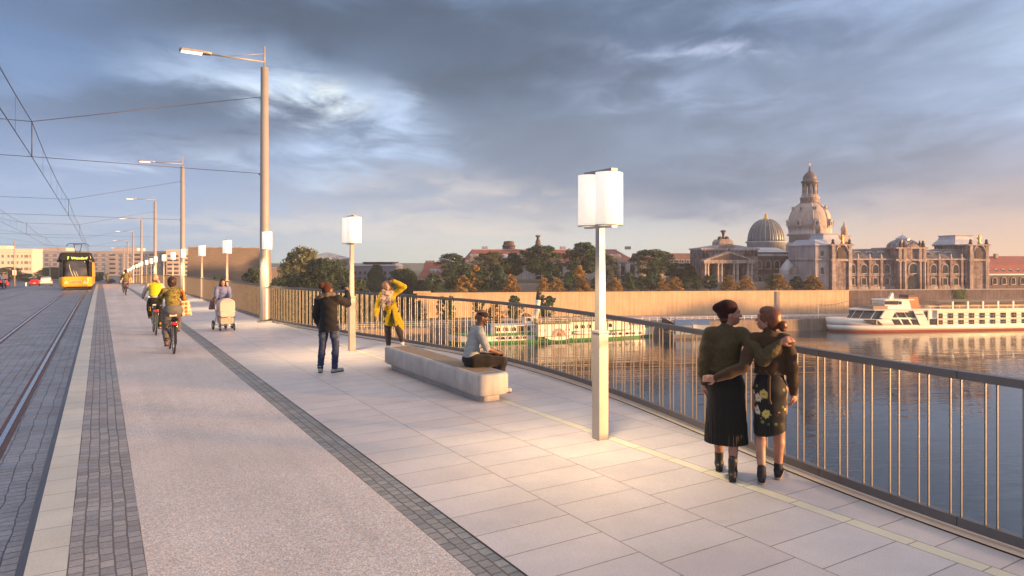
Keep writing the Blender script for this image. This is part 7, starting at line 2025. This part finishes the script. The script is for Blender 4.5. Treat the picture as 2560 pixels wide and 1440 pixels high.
f = Field(); f.ell(T(0, .112, .036), (.062, .075, .011), M, .01); f.mesh('brim', cloth('black_cap', (.010, .010, .012), .85), cap, .007)
f = Field(); f.ell(T(0, .056, -.088), (.040, .036, .026), M, .02)
for q in (-1, 1): f.cone(T(q * .062, .015, -.03), T(q * .042, .05, -.085), .008, .012, .02)
f.mesh('beard', hairm('black_beard', (.012, .008, .007)), p, .008)
for a in 'LR': shoe(p, J, a, WSHOE, 1.05, 'shoe', .02, sole=SOLE)

# --- woman with the pram
p = person('person with long black hair and blue blouse pushing the white pram', 3.28, 22.95, 186, group=None)
J = upd(base_pose(1.58), neck=(0, .05, 1.31), head=(0, .11, 1.425), chest=(0, .02, 1.17), sL=(-.16, .04, 1.255), eL=(-.20, .08, 1.02), wL=(-.18, .32, .93), sR=(.16, .04, 1.255), eR=(.20, .08, 1.02), wR=(.18, .32, .93), aL=(-.08, .16, .09), tL=(-.08, .32, .03), kL=(-.08, .12, .46), aR=(.08, -.16, .10), tR=(.08, .0, .03))
M = rot_h(4, -24, 0)
b, T = body_mesh(J, SK_A, p, .012, M, .95, ((V3(.1, .9, -.3), (0, -.3, -1), -1, .9), (V3(-.1, .9, -.3), (0, -.3, -1), 1, .9)))
face_parts(b, T, M, LIP, brow=True)
f = top_field(J, .026, .95, sleeve=.78, cuff=.045); f.mesh('blouse', cloth('blue_shirt', (.17, .20, .36), .8), p, .012, [((0, 0, .86), (0, 0, -1))], folds(.006, seed=2))
f = pants_field(J, .010, .95, .99, .05); f.mesh('trousers', cloth('black_denim', (.020, .017, .016), .85), p, .013, [((0, 0, .95), (0, 0, 1))])
f = Field(); f.ell(T(0, -.03, .035), (.084, .094, .092), M, .03); f.ell(T(0, -.06, -.05), (.085, .05, .10), M, .04)
for q in (-1, 1): f.chain([T(q * .070, .0, .03), T(q * .085, .01, -.12), T(q * .085, -.0, -.25)], [.028, .04, .030], .02)
f.mesh('hair', hairm('black_hair', (.014, .009, .008)), p, .011, [(T(0, .080, .03), M @ V3(0, 1, -.35))], folds(.003, seed=2))
for a in 'LR': shoe(p, J, a, BLACK_SH, .95)
pramp = p
bag = thing('shoulder_bag', 'brown shoulder bag hanging beside the woman with the pram', 'bag', tuple(p.location), -R(186))
f = Field(); f.cone((.29, .02, .86), (.31, .02, .64), .07, .095, .05, (1, .6, 1)); f.mesh('bag_body', mat('bag_leather', (.20, .11, .09), .6, var=.12), bag, .014, [((0, 0, .60), (0, 0, -1))])
m = MB(); m.tube([(.27, .06, .88), (.20, .08, 1.15), (.165, .05, 1.30), (.20, .0, 1.15), (.28, -.02, .88)], .010, 5); part('strap', m, mat('bag_leather', (.20, .11, .09)), bag)
# --- pram (front faces the viewer)
M_CRM = cloth('cream_fabric', (.62, .50, .43), .85, var=.06); M_CHR = mat('chrome', (.55, .55, .56), .2, 1, var=.05)
def make_pram(label, x, y):
    r = thing('pram', label, 'pram', (x, y, gz(y)), R(4))
    def arch(w, z0, z1, y, k=1.0, n=12):
        zc_ = z1 - w * .62
        pts = [(-w * k, y, z0), (w * k, y, z0)]
        return pts + [(w * k * math.cos(PI * i / n), y, zc_ + (z1 - zc_) * k * math.sin(PI * i / n)) for i in range(n + 1)]
    m = MB(); m.rings([arch(.215, .585, .96, -.275, .90), arch(.225, .58, .97, -.25), arch(.23, .58, .98, -.05), arch(.225, .58, .95, .14), arch(.20, .58, .88, .24, .9)], True); part('hood', m, M_CRM, r)
    def box_(w, z0, z1, y, k=.04):
        return [(-w + k, y, z0), (w - k, y, z0), (w, y, z0 + k), (w, y, z1), (-w, y, z1), (-w, y, z0 + k)]
    m = MB(); m.rings([box_(.20, .43, .60, -.30), box_(.212, .41, .61, -.26), box_(.212, .41, .61, .34), box_(.195, .44, .60, .40)], True); part('carrycot', m, M_CRM, r, bevel=.015)
    m = MB(); m.tube([(-.235, -.24, .582), (-.215, -.29, .582), (.215, -.29, .582), (.235, -.24, .582)], .012, 6); part('hood_rim', m, M_CRM, r)
    m = MB(); m.rings([box_(.17, .20, .39, -.22, .03), box_(.195, .20, .39, -.19, .03), box_(.195, .20, .39, .26, .03)], True); part('basket', m, cloth('cream_basket', (.50, .38, .30), .9), r, bevel=.012)
    m = MB()
    for s in (-1, 1):
        m.tube([(s * .235, -.24, .17), (s * .235, .10, .45), (s * .235, .55, .93)], .014, 6); m.tube([(s * .235, .34, .16), (s * .235, .10, .45)], .014, 6)
    m.tube([(-.235, -.24, .40), (.235, -.24, .40)], .016, 6); m.tube([(-.27, .34, .16), (.27, .34, .16)], .014, 6); m.tube([(-.235, -.24, .17), (.235, -.24, .17)], .014, 6)
    part('frame', m, M_CHR, r)
    m = MB(); m.tube([(-.235, .55, .93), (-.20, .62, .96), (.20, .62, .96), (.235, .55, .93)], .018, 6); part('handle', m, BLACK_SH, r)
    for sx_, sy_, rr in ((-.275, .34, .145), (.275, .34, .145), (-.20, -.26, .10), (.20, -.26, .10)):
        m = MB(); m.tube([(sx_ + 0, sy_ + rr * .86 * math.cos(i * PI / 9), rr + rr * .86 * math.sin(i * PI / 9)) for i in range(18)], rr * .16, 6, closed=True); w_ = part('wheel', m, M_TYRE, r)
        m = MB(); m.cyl((sx_ - .012, sy_, rr), (sx_ + .012, sy_, rr), rr * .45, 10)
        for i in range(5):
            a = i * 2 * PI / 5; m.tube([(sx_, sy_, rr), (sx_, sy_ + rr * .8 * math.cos(a), rr + rr * .8 * math.sin(a))], .008, 4)
        part('rim', m, M_CHR, w_)
    return r
pram0 = make_pram('white pram with big rounded hood, pushed by the woman in the blue blouse', 3.26, 22.30)

# --- bicycles and riders
def make_bike(label, frame_m, x, y, steer=0):
    r = thing('bicycle', label, 'bicycle', (x, y, gz(y) - .004), 0, 'city bicycles on the cycle path')
    def wheel(yc, par, nm='wheel'):
        rr = .335
        m = MB(); m.tube([(0, yc + rr * math.cos(i * PI / 16), .35 + rr * math.sin(i * PI / 16)) for i in range(32)], .019, 7, closed=True); w_ = part(nm, m, M_TYRE, par)
        m = MB(); m.tube([(0, yc + .312 * math.cos(i * PI / 16), .35 + .312 * math.sin(i * PI / 16)) for i in range(32)], .011, 5, closed=True)
        for i in range(16):
            a = i * PI / 8; m.tube([(.02 * (-1) ** i, yc, .35), (0, yc + .31 * math.cos(a), .35 + .31 * math.sin(a))], .0022, 3)
        m.cyl((-.045, yc, .35), (.045, yc, .35), .02, 8); part('rim', m, M_CHR, w_)
        m = MB(); rs = []
        for i in range(15):
            a = R(-15 + 200 * i / 14)
            rs.append([(sx_, yc - .372 * math.cos(a), .35 + .372 * math.sin(a) - abs(sx_) * .25) for sx_ in (-.028, 0, .028)])
        m.rings(rs, True, False, False); part('mudguard', m, frame_m, w_)
        return w_
    wheel(-.52, r); wheel(.54, r)
    m = MB()
    m.tube([(0, -.06, .30), (0, -.20, .80)], .017, 7); m.tube([(0, -.06, .30), (0, .34, .78)], .019, 7); m.tube([(0, -.14, .56), (0, .36, .84)], .016, 7); m.tube([(0, .33, .70), (0, .39, .96)], .018, 7)
    for s in (-1, 1):
        m.tube([(s * .05, -.52, .35), (s * .03, -.06, .30)], .010, 6); m.tube([(s * .05, -.52, .35), (s * .02, -.18, .74)], .009, 6); m.tube([(s * .045, .54, .35), (s * .04, .40, .66), (s * .015, .36, .72)], .011, 6)
    part('frame', m, frame_m, r)
    m = MB(); m.tube([(0, .39, .96), (0, .42, 1.04)], .014, 6); m.tube([(-.29, .18, 1.03), (-.27, .30, 1.05), (-.12, .43, 1.05), (.12, .43, 1.05), (.27, .30, 1.05), (.29, .18, 1.03)], .012, 6); hb = part('handlebar', m, M_CHR, r)
    for s in (-1, 1): m = MB(); m.tube([(s * .285, .29, 1.045), (s * .292, .17, 1.03)], .018, 7); part('grip', m, BLACK_SH, hb)
    f = Field(); f.ell((0, -.25, .90), (.095, .09, .035), None, .03); f.cone((0, -.22, .90), (0, -.02, .905), .04, .022, .03, (1, 1, .7)); sd_ = f.mesh('saddle', BLACK_SH, r, .012)
    m = MB(); m.tube([(0, -.19, .78), (0, -.21, .875)], .013, 6); part('seat_post', m, M_CHR, sd_)
    m = MB(); m.box((0, -.33, .855), (.15, .03, .04)); part('saddle_bag', m, mat('white_plastic', (.6, .58, .54), .5), sd_)
    m = MB()
    for s in (-1, 1): m.tube([(s * .055, -.18, .73), (s * .06, -.72, .73)], .007, 5); m.tube([(s * .05, -.52, .35), (s * .06, -.62, .73)], .006, 5)
    m.tube([(-.06, -.72, .73), (.06, -.72, .73)], .007, 5); part('carrier', m, M_CHR, r)
    m = MB(); m.box((0, -.745, .70), (.10, .03, .05)); part('rear_light', m, mat('rear_reflector', (.5, .012, .01), .25, var=0, emis=(1, .03, .02), estr=.12), r)
    m = MB(); m.cyl((.05, -.06, .30), (.065, -.06, .30), .09, 16); m.tube([(.075, -.06, .30), (.085, .02, .455)], .011, 5); m.tube([(-.075, -.06, .30), (-.085, -.14, .145)], .011, 5); part('crank', m, M_CHR, r)
    for s, yy, zz in ((1, .02, .455), (-1, -.14, .145)): m = MB(); m.box((s * .13, yy, zz), (.085, .07, .022)); part('pedal', m, BLACK_SH, r)
    return r
M_BKB = mat('bike_black', (.015, .016, .02), .3, .2, var=.05); M_BKG = mat('bike_green', (.05, .075, .05), .35, .2, var=.05)
def rider_pose(flip=False):
    J = base_pose(1.70)
    lo, hi = ('R', 'L') if flip else ('L', 'R')
    sg = 1 if flip else -1
    upd(J, pelvis=(0, -.24, .985), waist=(0, -.20, 1.12), chest=(0, -.10, 1.31), neck=(0, -.03, 1.46), head=(0, .025, 1.60), sL=(-.17, -.06, 1.40), eL=(-.275, .06, 1.17), wL=(-.285, .22, 1.07), sR=(.17, -.06, 1.40), eR=(.275, .06, 1.17), wR=(.285, .22, 1.07))
    upd(J, **{'h' + lo: (sg * .095, -.20, .95), 'k' + lo: (sg * .125, .03, .56), 'a' + lo: (sg * .125, -.17, .215), 't' + lo: (sg * .13, -.02, .165), 'h' + hi: (-sg * .095, -.20, .95), 'k' + hi: (-sg * .13, .19, .80), 'a' + hi: (-sg * .13, -.03, .515), 't' + hi: (-sg * .135, .10, .475)})
    return J
def rider(label, x, y, kind):
    p = person(label, x, y, 0); flip = kind == 'vest'
    J = rider_pose(flip); M = rot_h(0 if not flip else -12, 0, 0); vx = .011
    hh = ((V3(0, .9, -.25), (0, -.3, -1), -1, 1.0), (V3(0, .9, -.25), (0, -.3, -1), 1, 1.0))
    if kind == 'camo':
        b, T = body_mesh(J, SK_D, p, vx, M, 1.06, hh)
        f = top_field(J, .020, 1.10, sleeve=.74, body_low=(0, -.24, 1.03), cuff=.046); f.mesh('blouse', cloth('leaf_print', (.26, .21, .04), .85, kind='camo', c2=(.13, .10, .035), c3=(.06, .05, .03)), p, vx, [((0, 0, 1.0), (0, -.2, -1))], folds(.006, seed=2))
        f = pants_field(J, .022, 1.12, .92, .058); f.mesh('trousers', cloth('grey_denim', (.13, .125, .125), .9), p, vx, [((0, 0, 1.09), (0, 0, 1))], folds(.004, fz=40, seed=1))
        f = Field(); f.ell(T(0, -.03, .035), (.094, .106, .10), M, .03); f.ell(T(0, -.055, -.035), (.088, .06, .07), M, .04)
        f.mesh('hair', hairm('curly_hair', (.035, .013, .008)), p, .010, [(T(0, .078, .03), M @ V3(0, 1, -.4))], lambda X, Y, Z: .009 * np.sin(X * 90) * np.sin(Y * 85 + Z * 80))
        for a in 'LR': shoe(p, J, a, mat('brown_leather', (.12, .05, .025), .5), 1.0)
    else:
        b, T = body_mesh(J, SK_A, p, vx, M, 1.0, hh)
        f = top_field(J, .016, 1.0, sleeve=.97, body_low=(0, -.24, .97), cuff=.036); f.mesh('pullover', cloth('pale_knit', (.50, .42, .40), .9), p, vx, [((0, 0, .96), (0, -.1, -1))], folds(.005, seed=3))
        f = Field(); f.cone((0, -.225, 1.09), J['waist'], .138, .138, .05, (1.1, .9, 1)); f.cone(J['waist'], J['chest'], .138, .150, .05, (1.13, .86, 1)); f.cone(J['chest'], J['neck'] + V3(0, 0, -.02), .13, .065, .04)
        f.cone(J['sL'] * .8 + J['sR'] * .2, J['sR'] * .8 + J['sL'] * .2, .078, .078, .04)
        f.mesh('vest', cloth('yellow_vest', (.62, .50, .01), .7, scale=10), p, vx, [((0, 0, 1.07), (0, -.1, -1)), ((.165, 0, 0), (1, 0, 0)), ((-.165, 0, 0), (-1, 0, 0))], lambda X, Y, Z: .004 * np.sin(Z * 70))
        f = pants_field(J, .012, 1.02, .97, .052); f.mesh('trousers', cloth('black_denim', (.020, .017, .016), .85), p, vx, [((0, 0, 1.06), (0, 0, 1))])
        f = Field(); f.ell(T(0, -.025, .035), (.086, .10, .094), M, .03); f.ell(T(0, -.07, -.02), (.07, .05, .06), M, .03); f.chain([T(.03, -.11, -.02), T(.06, -.14, -.10), T(.065, -.13, -.19)], [.03, .042, .025], .02)
        f.mesh('hair', hairm('pale_blond_hair', (.50, .30, .20)), p, .010, [(T(0, .080, .03), M @ V3(0, 1, -.4))], folds(.003, seed=2))
        for a in 'LR': shoe(p, J, a, mat('tan_suede', (.36, .22, .07), .8), 1.0)
    return p
def tote(label, x, y):
    r = thing('tote_bag', label, 'bag', (x, y, gz(y)), 0, 'orange tote bags')
    m = MB(); m.rings([[(.20, -.22, .82), (.42, -.12, .82), (.39, -.05, .82), (.17, -.15, .82)], [(.18, -.20, 1.17), (.36, -.11, 1.17), (.34, -.06, 1.17), (.16, -.15, 1.17)]], False)
    part('bag_body', m, cloth('dotted_canvas', (.66, .44, .30), .85, kind='dots', c2=(.66, .11, .02)), r, bevel=.01)
    m = MB()
    for q in (-.18, -.08): m.tube([(.24, q, 1.16), (.225, (q - .08) / 2 - .02, 1.34), (.185, -.08, 1.465)], .014, 5)
    part('strap', m, cloth('orange_strap', (.62, .10, .02)), r)
    return r
bk0 = make_bike('black city bicycle ridden by the person with the orange tote bag, nearest of the bicycles', M_BKB, 1.43, 17.7)
r0 = rider('person cycling away in a leaf print blouse and grey trousers, nearest of the cyclists', 1.43, 17.7, 'camo')
t0_ = tote('orange dotted tote bag on the shoulder of the nearest cyclist', 1.43, 17.7)
bk1 = make_bike('green city bicycle ridden by the person in the yellow vest', M_BKG, 1.36, 22.4)
# the second bicycle has its crank the other way round
for ch in bk1.children:
    if ch.name.startswith(('crank', 'pedal')): ch.scale = (-1, 1, 1)
rider('person cycling away in a yellow padded vest with a blond ponytail', 1.36, 22.4, 'vest')
yF, xF = 53.0, 1.48
for src, lb in ((bk0, 'small looking bicycle far ahead on the cycle path'), (r0, 'person cycling far ahead alone in a leaf print blouse'), (t0_, 'small looking orange tote bag of the far cyclist')):
    c = copy_tree(src); c.location = (xF, yF, gz(yF)); c['label'] = lb
# far people on the crest
c = copy_tree(r0); c.location = (.95, 122, gz(122)); c['label'] = 'tiny person cycling towards the bridge crest, right of the tram'
c = copy_tree(bk0); c.location = (.95, 122, gz(122)); c['label'] = 'tiny bicycle on the bridge crest, right of the tram'
c = copy_tree(pramp); c.location = (2.9, 125, gz(125)); c['label'] = 'tiny person behind a pram on the bridge crest beside the masts'
c = copy_tree(pram0); c.location = (2.88, 124.3, gz(124.3)); c['label'] = 'tiny pram on the bridge crest beside the masts'
# ------------------------------------------------------------------ evening haze over the river and the city
m = MB(); m.bx(-330, 380, -60, 640, -17.5, 60)
hm_ = bpy.data.materials.new('haze_air'); hm_.use_nodes = True
nt = hm_.node_tree; nt.nodes.clear()
vo = nt.nodes.new('ShaderNodeVolumePrincipled'); ou = nt.nodes.new('ShaderNodeOutputMaterial')
vo.inputs['Color'].default_value = (.80, .86, 1.0, 1); vo.inputs['Density'].default_value = HAZE; vo.inputs['Anisotropy'].default_value = .0
nt.links.new(vo.outputs[0], ou.inputs['Volume'])
hz = m.build('haze', hm_); tag(hz, kind='stuff')
tag(hz, 'thin evening haze over river and city', 'haze')
hm_.cycles.homogeneous_volume = True
